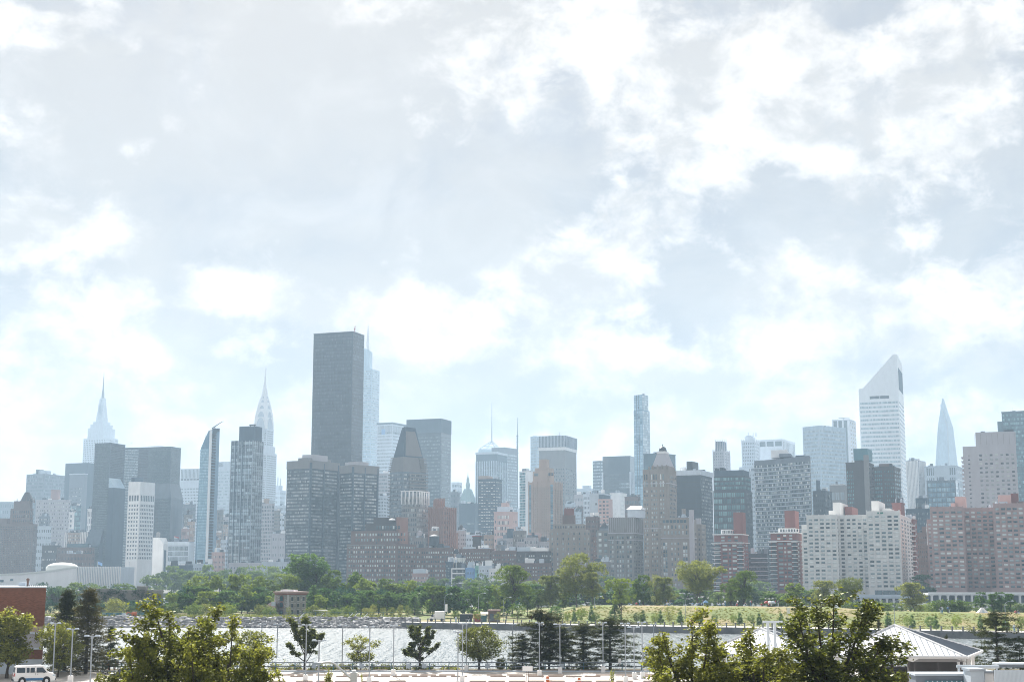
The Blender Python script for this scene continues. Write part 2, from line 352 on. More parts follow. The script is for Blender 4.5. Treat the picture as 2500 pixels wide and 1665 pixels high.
    def both(s, nf, ns, nr, fw, fh, m, zt=1.5, zb=3.0, name='window', mode='stuff', top=None, side_m=None, fws=None, margin=.03, prob=1.0):
        z1 = (s.h if top is None else top) - zt; z0 = max(zb, 0)
        if not nr: nr = max(2, int((z1 - z0) / 3.5))
        if nf: s.panes('F', s.a * margin, s.a * (1 - margin), z0, z1, nf, nr, fw, fh, m, name, mode, prob=prob)
        if ns and s.b > 1: s.panes('S', s.b * margin, s.b * (1 - margin), z0, z1, ns, nr, fws or fw, fh, side_m or m, name, mode, prob=prob)
        return s
    def bands(s, name, m, zs, t, o=.25, x0=None, x1=None):
        b = MB()
        for z in zs: b.box(-o if x0 is None else x0, s.a + o if x1 is None else x1, -o, s.b + o if x1 is None else s.b * .5, z, z + t)
        return stuff(b.build(name, M[m], s.root))
    def fins(s, name, m, nf, ns, w, o, z0, z1, skip_ends=False):
        b = MB()
        for i in range(nf + 1):
            x = s.a * i / nf; b.box(x - w / 2, x + w / 2, -o, .2, z0, z1)
        for i in range(1, ns + 1):
            y = s.b * i / ns; b.box(s.a - .2, s.a + o, y - w / 2, y + w / 2, z0, z1 - .01)
        return stuff(b.build(name, M[m], s.root))
    def parapet(s, m, t=1.0, o=.3, z=None):
        z = s.h if z is None else z
        s.box('parapet', m, -o, s.a + o, -o, s.b + o, z - t * .6, z + t * .4); return s
    def clutter(s, n, m='mid_grey', top=None, seed=1, hmax=4):
        r = random.Random(seed * 77 + int(s.xm)); z = (s.h if top is None else top) - .1
        for i in range(n):
            x = r.uniform(.05, .85) * s.a; y = r.uniform(.1, .6) * s.b; w = r.uniform(1.5, 5); d = r.uniform(1.5, 4); h = r.uniform(1, hmax)
            b = MB().box(x, min(x + w, s.a), y, y + d, z, z + h).box(x + .2, min(x + w, s.a) - .2, y + .2, y + d - .2, z + h, z + h + .25)
            if r.random() < .3: b.tube((x + .6, y + .6, z + h), (x + .6, y + .6, z + h + r.uniform(1.5, 4)), .09, .05, 4)
            if r.random() < .3: b.lathe([(.7, z), (.7, z + h * .8), (.5, z + h), (.1, z + h + .3)], x - 1.2 if x > 2 else x + w + 1, y, 8)
            b.build('roof_unit', M[r.choice([m, 'pale_grey', 'dark_grey', 'white_paint'])], s.root)
        return s
    def tank(s, fxr, fyr, r=2.2, h=4, m='dark_brown', z=None):
        z = s.h if z is None else z; x = s.a * fxr; y = s.b * fyr
        b = MB().lathe([(r * .95, z + 1.6), (r, z + 1.7), (r, z + 1.6 + h), (r * 1.05, z + 1.65 + h), (.1, z + h + 3.0)], x, y, 14)
        for k in range(4): b.tube((x + r * .7 * math.cos(k * PI / 2 + .7), y + r * .7 * math.sin(k * PI / 2 + .7), z - .1), (x + r * .7 * math.cos(k * PI / 2 + .7), y + r * .7 * math.sin(k * PI / 2 + .7), z + 1.7), .18, n=5)
        b.build('water_tank', M[m], s.root); return s
    def mast(s, px, y0, y1, r=.3, m='steel', dy=.5):
        x = s.fx(px); y = s.b * dy
        MB().tube((x, y, s.fz(y0)), (x, y, s.fz(y1)), r, r * .4, 6).build('mast', M[m], s.root); return s
    def done(s):
        for (name, m), L in s.acc.items():
            n = 0; Vs = []; Fs = []
            for V, Fi in L: Vs.append(V); Fs.append(Fi + n); n += len(V)
            stuff(link(name + '_grid', mesh(name + '_grid', np.concatenate(Vs), np.concatenate(Fs), M[m]), s.root))
        s.acc = {}; return s
# ------------------------------------------------------------------ the city across the river
def T(name, label, xl, xm, xr, yt, D, wall, w=None, par=None, pents=(), cl=0, tank=None, zt=1.5, zb=3.0, mode='stuff', done=True, fws=None, sm=None, **kw):
    b = Bld(name, label, xl, xm, xr, yt, D, wall, **kw)
    if w: b.both(w[0], w[1], w[2], w[3], w[4], w[5], zt, zb, mode=mode, fws=fws, side_m=sm)
    if w and D < 1500 and w[0] >= 4 and b.h > 12:
        b.fins('pier', wall, w[0] // 2, max(1, w[1] // 2), .5, .32, 0, b.h - .6)
        b.bands('string_course', wall, [b.h * k_ / 4 for k_ in (1, 2, 3)], .5, .42)
    if D < 1900: par = par or wall; cl = max(cl, 5)
    if par: b.parapet(par)
    for p in pents: b.pent(*p)
    if cl: b.clutter(cl)
    if tank: b.tank(*tank)
    return b.done() if done else b

# --- far skyline
def stacked(b, m, tiers, cx=None, name='tower_tier'):
    """set-back tiers centred on the block: (row bottom, row top, silhouette half width in px)"""
    k = b.D / F / (math.cos(b.phi) + math.sin(b.phi)) * 1.02
    cx = b.a / 2 if cx is None else cx
    for i, (yb, yt, hw) in enumerate(tiers):
        r = hw * k; b.box(name, m, cx - r, cx + r, b.b / 2 - r, b.b / 2 + r, b.fz(yb) - .2, b.fz(yt))
def frustum(mb, cx, cy, r0, z0, r1, z1):
    q = lambda r: [(cx - r, cy - r), (cx + r, cy - r), (cx + r, cy + r), (cx - r, cy + r)]
    return mb.prism(q(r0), z0, q(r1), z1)
b = Bld('spire_skyscraper', 'pale stepped stone skyscraper with a tall antenna spire, faint in the haze', 204, 262, 289, 1068, 3100, 'pale_stone')
b.panes('F', 1, b.a - 1, 20, b.h - 3, 14, 60, .4, .6, 'panes_grey'); b.panes('S', 1, b.b - 1, 20, b.h - 3, 9, 60, .4, .6, 'panes_grey')
stacked(b, 'pale_stone', [(1068, 1043, 29), (1043, 1034, 24), (1034, 1027, 19)])
k = b.D / F / 1.28; mb = MB(); cx, cy = b.a / 2, b.b / 2
frustum(mb, cx, cy, 14 * k, b.fz(1028), 10 * k, b.fz(1000)); frustum(mb, cx, cy, 10 * k, b.fz(1000) - .1, 6.5 * k, b.fz(968))
mb.build('mooring_mast', M['pale_stone'], b.root)
MB().lathe([(4.4 * k, b.fz(968)), (4.2 * k, b.fz(958)), (2.9 * k, b.fz(950)), (2.3 * k, b.fz(944)), (1.2 * k, b.fz(925)), (.3 * k, b.fz(902))], cx, cy, 10).build('antenna_spire', M['mid_grey'], b.root)
for i in (-1, 0, 1): b.box('buttress', 'pale_grey', cx + i * 5 * k - 1.2 * k, cx + i * 5 * k + 1.2 * k, cy - 13 * k, cy + 2, b.fz(1027), b.fz(985 - 12 * (i == 0)))
b.done()

b = Bld('needle_skyscraper', 'pale skyscraper with a tiered arched metal crown and needle spire', 620, 652, 668, 1046, 2250, 'pale_stone')
b.panes('F', 1, b.a - 1, 20, b.h - 2, 9, 62, .45, .6, 'panes_grey'); b.panes('S', 1, b.b - 1, 20, b.h - 2, 8, 62, .45, .6, 'panes_grey')
k = b.D / F / 1.28; cx, cy = b.a / 2, b.b / 2; mb = MB()
prof = [(23, 1046), (21.5, 1024), (19.5, 1008), (16, 992), (11.5, 975), (8, 965), (5.2, 950), (2.6, 935), (1.2, 915), (.35, 895)]
for (r0, y0), (r1, y1) in zip(prof[:-1], prof[1:]): frustum(mb, cx, cy, r0 * k, b.fz(y0) - .1, r1 * k, b.fz(y1))
mb.build('crown', M['aluminium'], b.root)
for (hw, yb, yt) in [(17, 1058, 1018), (14.5, 1034, 1003), (11.5, 1016, 988), (8.5, 1000, 974), (5, 985, 965)]:   # nested arches on the two faces in view
    zb_, zt_ = b.fz(yb), b.fz(yt); r = hw * k; n = 12
    arc = [(r * math.cos(t), zb_ + (zt_ - zb_) * math.sin(t)) for t in [PI * i / n for i in range(n + 1)]]
    rr = {1018: 22.8, 1003: 20.2, 988: 16.5, 974: 12.4, 965: 9.2}[yt] * k
    for face in 'FS':
        V = []
        for d in (rr + .2, -1):
            for (x, z) in arc: V.append((cx + x, cy - d, z) if face == 'F' else (cx + d, cy + x, z))
        q = n + 1
        MB().add(V, [tuple(range(q)), tuple(range(q, 2 * q))[::-1]] + [(i, i + 1, q + i + 1, q + i) for i in range(n)]).build('crown_arch', M['pale_grey'], b.root)
lo = MB(); w2 = 31 * k
lo.box(cx - w2, cx + w2, cy - w2, cy + w2, 0, b.fz(1105)).box(cx - 27 * k, cx + 27 * k, cy - 27 * k, cy + 27 * k, 0, b.fz(1088)); lo.build('shoulder', M['pale_stone'], b.root)
for i in range(30):
    z0 = 30 + i * (b.fz(1110) - 30) / 30
    if i % 1 == 0: b.acc.setdefault(('window', 'panes_grey'), [])
for f_ in 'FS':
    u0 = (cx if f_ == 'F' else cy) - w2
    b.panes(f_, u0 + 1, u0 + 2 * w2 - 1, 30, b.fz(1110), 14, 48, .45, .55, 'panes_grey', plane=(cy - w2 if f_ == 'F' else cx + w2))
b.done()

T('stepped_tower', 'pale stepped tower with two small spires beside the needle skyscraper', 660, 684, 698, 1196, 2400, 'pale_grey', (8, 5, 20, .4, .5, 'panes_grey'),
  pents=[('spire', 'pale_grey', 677, 680, 1163, .4, .5), ('spire', 'pale_grey', 683, 686, 1166, .4, .5), ('penthouse', 'pale_grey', 670, 690, 1184)])
T('office_tower', 'hazy pale block behind the shoulder of the needle skyscraper', 676, 696, 705, 1233, 2100, 'pale_grey', (6, 3, 14, .5, .5, 'panes_grey'), cl=2)

b = Bld('slab_tower', 'tall plain dark glass slab tower, highest in the skyline', 766, 862, 889.5, 809, 1500, 'dark_glass')
b.both(26, 11, 72, .8, .72, ('panes_deep', 'panes_slab', .6), 2, 6); b.parapet('dark_grey', .8, .15)
r = random.Random(3)
for i in range(13):
    px = 790 + i * 5.6 + r.uniform(-2, 2); hh = r.uniform(2, 6); x = b.fx(px)
    MB().tube((x, b.b * .4, b.h), (x, b.b * .4, b.h + hh), .12, .06, 5).build('antenna', M['steel'], b.root)
x = b.fx(863)
MB().tube((x, 3, b.h), (x, 3, b.h + 5.5), .35, .3, 6).tube((x, 3, b.h + 4.5), (x + 1.2, 3, b.h + 6.5), .3, .2, 6).box(x - .6, x + .7, 2.4, 3.4, b.h + 2.4, b.h + 3.6).build('red_hoist', M['red_paint'], b.root)
b.done()

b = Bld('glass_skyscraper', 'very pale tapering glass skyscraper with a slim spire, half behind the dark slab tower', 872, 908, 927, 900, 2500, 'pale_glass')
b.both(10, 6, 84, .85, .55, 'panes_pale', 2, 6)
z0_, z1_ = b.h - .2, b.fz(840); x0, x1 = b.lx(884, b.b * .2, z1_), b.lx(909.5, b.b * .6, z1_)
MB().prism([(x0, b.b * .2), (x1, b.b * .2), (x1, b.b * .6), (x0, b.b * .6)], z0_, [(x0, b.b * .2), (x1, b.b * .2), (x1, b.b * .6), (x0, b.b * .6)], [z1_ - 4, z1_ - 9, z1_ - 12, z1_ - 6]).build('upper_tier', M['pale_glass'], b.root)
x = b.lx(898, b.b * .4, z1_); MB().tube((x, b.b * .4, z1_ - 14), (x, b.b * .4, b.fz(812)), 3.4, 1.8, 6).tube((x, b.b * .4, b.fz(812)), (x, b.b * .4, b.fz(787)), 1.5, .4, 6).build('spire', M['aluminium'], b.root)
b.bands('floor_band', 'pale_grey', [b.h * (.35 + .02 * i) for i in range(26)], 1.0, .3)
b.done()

b = Bld('office_tower', 'broad pale office tower with a dark top band and a small blue sign', 921, 958, 994, 1031, 2400, 'pale_stone')
b.both(14, 14, 42, .55, .5, 'panes_grey', 14, 6)
b.box('top_band', 'slate', -.6, b.a + .6, -.6, b.b + .6, b.h - 2.5, b.h + .5)
b.panes('F', 1, b.a - 1, b.h - 20, b.h - 4, 16, 1, .5, .9, 'panes_grey', 'louvre'); b.panes('S', 1, b.b - 1, b.h - 20, b.h - 4, 16, 1, .5, .9, 'panes_grey', 'louvre')
b.box('logo_panel', 'sky_render', b.fx(932), b.fx(941), -.5, .05, b.fz(1059), b.fz(1046)); b.done()
T('office_tower', 'light ribbed lower tower tucked under the broad pale office tower', 924, 946, 960, 1155, 1700, 'rose_grey', (8, 5, 30, .6, .5, 'panes_grey'), cl=3)

b = Bld('black_slab_tower', 'large dark office slab with faint window rows behind the wedge topped tower', 993, 1077, 1101.5, 1022, 1900, 'dark_glass')
b.both(22, 8, 40, .75, .45, 'panes_grey', 22, 4); b.box('top_panel', 'slate', -.3, b.a + .3, -.3, b.b + .3, b.h - 18, b.h + .6); b.done()

b = Bld('wedge_tower', 'dark apartment tower with balconied edges and a sharp sloping wedge top', 952, 984, 1040, 1150, 1250, 'grey_glass')
a_, bb = b.a, b.b; h0 = b.h; zt = b.fz(1043); zm = b.fz(1114)
q0, q1, q2 = [(0, 0), (a_, 0), (a_, bb), (0, bb)], [(a_ * .2, .8), (a_, .5), (a_, bb * .87), (a_ * .2, bb * .87)], [(a_ * .78, 1.6), (a_, 1.0), (a_, bb * .52), (a_ * .78, bb * .52)]
stp = MB()
for k_ in range(7):
    t_ = k_ / 7; q_ = [(p[0] + (r_[0] - p[0]) * t_, p[1] + (r_[1] - p[1]) * t_) for p, r_ in zip(q0, q1)]
    za_, zb_ = h0 + (zm - h0) * t_, h0 + (zm - h0) * (k_ + 1) / 7; stp.prism(q_, za_ - .1, q_, zb_)
    stp.box(q_[0][0] - 1.5, q_[0][0] + 1, -.7, bb * .3, za_ + .6, za_ + 1.5); stp.box(a_ - 1, a_ + 1.3, q_[2][1] - 6, q_[2][1] + 1.4, za_ + .6, za_ + 1.5)
stp.build('shoulder', M['warm_grey'], b.root)
MB().add([(a_ + .15, bb * .1, zm + 1), (a_ + .15, bb * .82, zm + 1), (a_ + .15, bb * .5, zt - 3), (a_ + .15, bb * .1, zt - 3), (a_ - .3, bb * .1, zm + 1), (a_ - .3, bb * .82, zm + 1), (a_ - .3, bb * .5, zt - 3), (a_ - .3, bb * .1, zt - 3)], [(0, 1, 2, 3), (0, 4, 5, 1), (1, 5, 6, 2), (2, 6, 7, 3), (3, 7, 4, 0)]).build('pale_side_panel', M['warm_grey'], b.root)
MB().prism(q1, zm - .1, q2, [zt, zt + .8, zt + .4, zt]).build('wedge_top', M['slate'], b.root)
b.panes('S', bb * .06, bb * .5, zm, zt - 6, 1, 8, .9, .12, 'panes_grey', 'ledge', plane=a_)
b.both(9, 14, 27, .7, .5, 'panes_strip', 1, 3)
bal = MB()
for i in range(26):
    z = 28 + i * (h0 - 28) / 26
    bal.box(-1.6, 1.2, -.9, bb * .35, z, z + .9); bal.box(a_ - 1, a_ + 1.5, bb * .25, bb + 1.3, z + .4, z + 1.3)
stuff(bal.build('balcony', M['warm_grey'], b.root)); b.done()

b = Bld('finned_tower', 'glass and brown tower crowned by white vertical posts', 981, 1018, 1046, 1212, 1150, 'warm_grey')
b.both(8, 7, 18, .72, .6, 'panes_strip', 1, 3)
fn = MB()
for u in [i / 4 for i in range(5)]: fn.box(b.a * u - .35, b.a * u + .35, -.8, 0, b.h - 6, b.h + 5)
for u in [i / 5 for i in range(1, 6)]: fn.box(b.a, b.a + .8, b.b * u - .35, b.b * u + .35, b.h - 6, b.h + 5)
fn.box(-.4, b.a + .9, -.95, -.2, b.h + 4.2, b.h + 4.9).box(b.a + .2, b.a + .95, -.9, b.b + .5, b.h + 4.25, b.h + 4.95)
fn.build('crown_frame', M['white_paint'], b.root); b.pent('penthouse', 'grey_glass', 988, 1016, 1200); b.done()

b = Bld('orange_brick_tower', 'orange brick stepped tower with fluted upright ribs', 1048, 1083, 1112, 1240, 1150, 'orange_brick')
b.both(6, 5, 16, .35, .5, 'panes_dark', 2, 2); b.fins('rib', 'orange_brick', 7, 6, 1.0, .7, 0, b.h + 1.2)
b.pent('upper_tier', 'orange_brick', 1058, 1085, 1219, .1, .8); b.pent('glazed_loggia', 'pale_glass', 1053, 1084, 1236, .03, .9)
x0, x1 = b.fx(1058), b.fx(1085); cr = MB()
for i in range(6): cr.box(x0 + (x1 - x0) * i / 6, x0 + (x1 - x0) * (i + .6) / 6, b.b * .09, b.b * .12, b.fz(1236), b.fz(1215))
cr.build('crown_fin', M['orange_brick'], b.root); b.done()
T('brick_block', 'low orange brick wing at the foot of the fluted orange tower', 1036, 1052, 1118, 1300, 1180, 'orange_brick', (3, 8, 8, .35, .5, 'panes_dark'), cl=2)

# twin dark towers
for nm, lab, xl, xm, xr, yt, pp in (('twin_tower', 'dark twin tower with strip windows and brown penthouse, directly below the tall slab', 701, 759, 829, 1125, (738, 800, 1106)),
                                    ('twin_tower', 'dark twin tower with strip windows, lower and beside the wedge topped tower', 831, 862, 925, 1136, (842, 900, 1124))):
    b = Bld(nm, lab, xl, xm, xr, yt, 1200, 'dark_glass', group='twin dark strip window towers')
    nr = 33; z1 = b.h - 7; z0_ = 4
    b.panes('F', .8, b.a - .6, z0_, z1, 18 if xl < 800 else 10, nr, .8, .52, ('panes_lit', 'panes_grey', .34), prob=.93)
    b.panes('S', .8, b.b * .42, z0_, z1, 5, nr, .93, .5, ('panes_lit', 'panes_grey', .34), prob=.86); b.panes('S', b.b * .46, b.b * .92, z0_, z1, 5, nr, .93, .5, ('panes_lit', 'panes_grey', .34), prob=.86)
    for u in (.0, .44, .94): b.box('service_column', 'slate', b.a - .2, b.a + .5, b.b * u, b.b * (u + .035), 2, b.h - 1)
    b.box('service_column', 'slate', b.a - .9, b.a + .45, -.45, .3, 2, b.h - 1)
    b.box('top_band', 'warm_grey', -.3, b.a + .3, -.3, b.b + .3, b.h - 6, b.h + .8)
    b.pent('penthouse', 'rose_grey', *pp, .25, .75); b.pent('penthouse', 'warm_grey', pp[0] - 10, pp[1] + 8, pp[2] + 9, .1, .9); b.done()
T('slim_tower', 'narrow grey ribbed building between the twin towers and the wedge topped tower', 922, 936, 956, 1210, 1500, 'pale_grey', (4, 5, 26, .6, .5, 'panes_grey'), cl=2)

# pair of teal glass towers, far left
b = Bld('faceted_tower', 'green grey mirrored tower with a chamfered waist beside the white concrete block', 232, 270, 306, 1081, 1500, 'grey_glass')
b.both(16, 14, 82, .94, .62, 'panes_mirror', 1, 3, side_m='panes_slab')  # darker side panes: the facet's shade is put into the colour
a_, bb = b.a, b.b
zl, zh = b.fz(1330), b.fz(1310)
MB().prism([(-3, -6), (a_ * .8, -6), (a_ * .8, 2), (-3, 2)], 0, [(-3, -6), (a_ * .8, -6), (a_ * .8, 2), (-3, 2)], zl).prism([(-3, -6), (a_ * .8, -6), (a_ * .8, 2), (-3, 2)], zl, [(-1, -.3), (a_ * .8, -.3), (a_ * .8, 2), (-1, 2)], zh + 8).build('lower_facet', M['grey_glass'], b.root)
zc0, zc1 = b.fz(1190), b.fz(1166)
MB().prism([(a_ - 1, 0), (a_ + 7, 0), (a_ + 7, bb * .75), (a_ - 1, bb * .75)], 0, [(a_ - 1, 0), (a_ + 7, 0), (a_ + 7, bb * .75), (a_ - 1, bb * .75)], zc0).build('lower_wing', M['slate'], b.root)
MB().prism([(a_ - 1, 0), (a_ + 7, 0), (a_ + 7, bb * .75), (a_ - 1, bb * .75)], zc0, [(a_ - 1, 0), (a_ + .2, 0), (a_ + .2, bb * .75), (a_ - 1, bb * .75)], zc1).build('sloped_glass', M['pale_glass'], b.root)
b.panes('F', 0, a_ * .78, 3, zl - 1, 14, 20, .94, .6, 'panes_mirror', plane=-6)
b.parapet('slate', .8, .1).mast(312 - 8, 1081, 1076, .4); b.done()
b = Bld('faceted_tower', 'wider green grey mirrored tower rising behind the white concrete block', 304, 418, 442, 1090, 1560, 'grey_glass')
a_, bb = b.a, b.b
for (p0, p1, nm_, m_, o_) in ((304, 339, 'pale_facet', 'panes_pale', .0), (339, 363, 'dark_facet', 'panes_slab', .0), (363, 418, 'teal_facet', 'panes_mirror', 0)):  # tone per facet paints how each one catches the light
    b.panes('F', b.fx(p0) + .3, b.fx(p1) - .3, 6, b.h - 1.5, max(6, int((p1 - p0) / 2.2)), 82, .95, .6, m_, nm_)
b.panes('S', .5, bb - .5, 6, b.h - 1.5, 12, 82, .95, .6, 'panes_mirror', 'side_facet')
zc = b.fz(1180)
MB().prism([(b.fx(363), -5), (a_ + 5, -5), (a_ + 5, bb), (b.fx(363), bb)], 0, [(b.fx(363), -5), (a_ + 5, -5), (a_ + 5, bb), (b.fx(363), bb)], zc - 16).prism([(b.fx(363), -5), (a_ + 5, -5), (a_ + 5, bb), (b.fx(363), bb)], zc - 16, [(b.fx(363), -.3), (a_ + .2, -.3), (a_ + .2, bb), (b.fx(363), bb)], zc).build('lower_facet', M['grey_glass'], b.root)
b.panes('F', b.fx(400), a_ + 4.6, 6, zc - 17, 14, 54, .94, .6, 'panes_mirror', plane=-5); b.panes('F', b.fx(364), b.fx(399), 6, zc - 17, 12, 54, .94, .6, 'panes_slab', plane=-5)
b.box('roof_rail', 'steel', a_ * .48, a_ * .8, 3, 3.4, b.h + 1.2, b.h + 1.6); b.parapet('slate', .8, .1); b.done()

b = Bld('white_concrete_tower', 'white concrete tower with small deep set windows and blank top and base', 314, 343, 379, 1175, 1250, 'white_concrete')
zr0, zr1 = b.fz(1366), b.fz(1228)
b.panes('F', b.a * .06, b.a * .94, zr0, zr1, 4, 14, .5, .55, 'panes_grey'); b.panes('S', b.b * .05, b.b * .96, zr0, zr1, 8, 14, .55, .55, 'panes_grey')
zt0, zt1 = b.fz(1222), b.fz(1208)
b.panes('F', b.a * .06, b.a * .94, zt0, zt1, 4, 1, .62, 1, 'panes_grey', 'tall_window', 'parts'); b.panes('S', b.b * .05, b.b * .96, zt0, zt1, 8, 1, .62, 1, 'panes_grey', 'tall_window', 'parts')
b.pent('penthouse', 'slate', 321, 350, 1163, .2, .8); b.done()

b = Bld('chapel_block', 'pale angular building with a slanted roof and one tall slit window', 371, 399, 411, 1326, 1300, 'white_concrete')
MB().prism([(0, 0), (b.a, 0), (b.a, b.b), (0, b.b)], b.h - .1, [(0, 0), (b.a * .55, 0), (b.a * .8, b.b), (0, b.b)], [b.fz(1311), b.fz(1311), b.fz(1312), b.fz(1312)]).build('slant_roof', M['white_concrete'], b.root)
b.box('slit_window', 'slate', b.a - .1, b.a + .15, b.b * .2, b.b * .62, 4, b.fz(1342)); b.tank(.3, .5, 1.8, 3, 'warm_grey', b.fz(1313)); b.done()
b = T('low_office', 'low grey office with ribbon windows left of the leaning blue glass tower', 402, 462, 474, 1322, 1350, 'pale_grey', None, done=False)
b.panes('F', 1, b.a - 1, b.h * .06, b.h * .48, 16, 3, .85, .5, 'panes_spark', 'ribbon_window'); b.box('roof_fascia', 'pale_stone', -.3, b.a + .3, -.5, b.b + .3, b.h - 3, b.h + .3)
b.panes('F', 1, b.a - 1, b.h * .56, b.h - 3.5, 22, 3, .7, .8, 'panes_grey'); b.done()
b = T('office_tower', 'pale tower with fluted top and dark louvre row behind the leaning blue glass tower', 441, 488, 500, 1143, 2300, 'pale_stone', (12, 3, 30, .5, .5, 'panes_grey'), zt=30, done=False)
b.panes('F', .5, b.a - .5, b.fz(1166), b.h - 1, 14, 1, .4, 1, 'panes_grey', 'flute', outd=.2); b.panes('F', .5, b.a - .5, b.fz(1171), b.fz(1167), 6, 1, .8, 1, 'panes_deep', 'louvre'); b.done()
T('office_block', 'dull grey block below the fluted top tower', 447, 470, 478, 1231, 1700, 'mid_grey', (7, 3, 12, .6, .5, 'panes_grey'), cl=3)
T('brick_block', 'small tan brick building by the foot of the leaning blue glass tower', 458, 471, 476, 1273, 1500, 'tan_brick', (4, 2, 10, .4, .5, 'panes_spark'), cl=2)
T('brick_block', 'small rose brick rooftops just above the low ribbon window office', 444, 456, 462, 1290, 1480, 'pink_brick', (4, 2, 8, .4, .5, 'panes_spark'), cl=3)

# leaning blue glass tower
b = Bld('curved_glass_tower', 'slender blue glass tower with a curved leaning edge and crane on top', 490, 517, 536, 1046, 1250, 'blue_glass', body=False)
a_, bb = b.a, b.b
zs = [0, b.fz(1300), b.fz(1180), b.fz(1092), b.fz(1072), b.fz(1050)]
lx = [-1.5, -1, 0, 1.0, 4.2, 8.2]; kx = [a_ + 0, a_ + 0, a_, a_, a_, a_]; fl = MB()
q = lambda i: [(lx[i], 0), (kx[i], 0), (a_ + 0.2, bb), (lx[i], bb)]
for i in range(5): fl.prism(q(i), zs[i], q(i + 1), zs[i + 1])
fl.build('wall', M['blue_glass'], b.root)
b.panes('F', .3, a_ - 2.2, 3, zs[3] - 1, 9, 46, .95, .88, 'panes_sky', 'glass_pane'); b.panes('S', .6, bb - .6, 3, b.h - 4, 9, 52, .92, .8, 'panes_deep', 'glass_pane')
b.box('corner_fin', 'aluminium', a_ - 1.9, a_ + .25, -.3, .5, 3, b.h - 1)
MB().prism([(lx[4], .5), (a_, .5), (a_, bb), (lx[4], bb)], zs[4] - 2, [(lx[5], 2), (a_ + .2, 2), (a_ + .2, bb), (lx[5], bb)], [zs[5], zs[5] + 2, zs[5] + 3, zs[5] + 1]).build('slant_crown', M['slate'], b.root)
x = b.fx(515); zc = b.h
MB().tube((x, bb * .5, zc - 1), (x, bb * .5, zc + 2), .5, .5, 6).tube((x - 3, bb * .5, zc + 1), (x + 7, bb * .5, zc + 6.5), .5, .25, 6).tube((x + 7, bb * .5, zc + 6.5), (x + 9, bb * .5, zc + 6.7), .2, .15, 5).build('roof_crane', M['mid_grey'], b.root)
MB().tube((3, 3, zs[4] - 3), (3, 3, zs[4] + 5), .25, .1, 5).build('mast', M['mid_grey'], b.root); b.done()

b = T('office_tower', 'pale office tower with a mast between the blue glass tower and the gridded glass tower', 528, 566, 584, 1126, 2300, 'pale_grey', (10, 3, 34, .8, .5, 'panes_pale'), zt=14, done=False)
b.mast(557, 1126, 1105, .6).pent('fluted_top', 'slate', 534, 562, 1127, .0, .9, 1138); b.done()
T('brick_block', 'brown narrow block in the gap under the pale tower with the mast', 527, 540, 546, 1245, 1600, 'warm_grey', (3, 2, 16, .4, .5, 'panes_grey'), cl=2)
T('brick_block', 'pinkish stepped masonry building beside the leaning blue glass tower base', 505, 530, 536, 1318, 1280, 'tan_brick', (7, 2, 9, .45, .5, 'panes_spark'), cl=3)
T('brick_block', 'sandy low building in front of the pinkish stepped masonry one', 518, 542, 548, 1348, 1240, 'pink_stucco', (7, 2, 6, .45, .5, 'panes_spark'), cl=2)
T('pale_block', 'grey block with white top between sandy building and the gridded glass tower', 540, 553, 562, 1318, 1320, 'pale_grey', (4, 2, 10, .5, .5, 'panes_grey'), cl=2)

b = Bld('gridded_glass_tower', 'gridded glass tower with a dark windowless box on its top', 565, 618, 643, 1074, 1300, 'grey_glass')
b.both(11, 10, 42, .86, .82, ('panes_pale', 'panes_grey', .5), 1, 3, fws=.6)
b.box('top_box', 'slate', b.fx(582), b.fx(619), b.b * .05, b.b * .8, b.h - .1, b.fz(1039))
for px in (577, 593.5): b.box('dark_rib', 'slate', b.fx(px) - .5, b.fx(px) + .5, -.5, .2, 2, b.h)
b.bands('floor_band', 'mid_grey', [3 + i * (b.h - 3) / 21 for i in range(21)], .5, .2); b.fins('mullion', 'pale_grey', 6, 5, .3, .3, 2, b.h)
b.box('hoist', 'dark_grey', b.fx(602), b.fx(616), 4, 6, b.fz(1038) + .6, b.fz(1036) + .8)
for px in (604, 614): b.box('hoist_leg', 'dark_grey', b.fx(px) - .3, b.fx(px) + .3, 4.6, 5.4, b.fz(1039) - .1, b.fz(1038) + .7)
b.done()
b = T('masonry_tower', 'tan masonry building with a regular window grid behind the gridded glass tower', 630, 664, 670, 1229, 1500, 'rose_grey', (8, 2, 21, .6, .6, 'panes_grey'), done=False)
b.pent('penthouse', 'tan_brick', 644, 658, 1216); b.done()
T('masonry_block', 'blank grey building next to the tall dark twin tower', 664, 696, 702, 1302, 1450, 'rose_grey', (5, 1, 6, .3, .3, 'panes_grey'), cl=3)
b = T('stepped_block', 'stepped white terraced building above the blank grey one', 664, 688, 694, 1258, 1600, 'pale_stone', (6, 2, 12, .6, .35, 'panes_grey'), done=False)
b.pent('terrace', 'white_concrete', 664, 682, 1243, .1, .9); b.done()

# far left
b = Bld('gothic_tower', 'brown brick tower block with a pointed gothic crown, seen through haze', -12, 82, 92, 1278, 1500, 'brown_brick')
b.both(22, 3, 26, .4, .5, 'panes_dark', 2, 3)
b.pent('upper_tower', 'brown_brick', 26, 82, 1240, .1, .9); b.pent('upper_tower', 'brown_brick', 34, 80, 1222, .2, .8); b.pent('wing', 'brown_brick', -10, 26, 1264, .1, .9)
x0, x1 = b.fx(43), b.fx(74); zb_ = b.fz(1222)
MB().prism([(x0, b.b * .3), (x1, b.b * .3), (x1, b.b * .7), (x0, b.b * .7)], zb_ - .1, [(x0 + 4, b.b * .45), (x1 - 5, b.b * .45), (x1 - 5, b.b * .55), (x0 + 4, b.b * .55)], b.fz(1200)).build('gothic_roof', M['dark_brown'], b.root)
for px in (36, 47, 58, 66, 78): MB().tube((b.fx(px), b.b * .25, zb_ - 2), (b.fx(px), b.b * .25, b.fz(1222 - (12 if px == 58 else 7))), .9, .1, 5).build('pinnacle', M['brown_brick'], b.root)
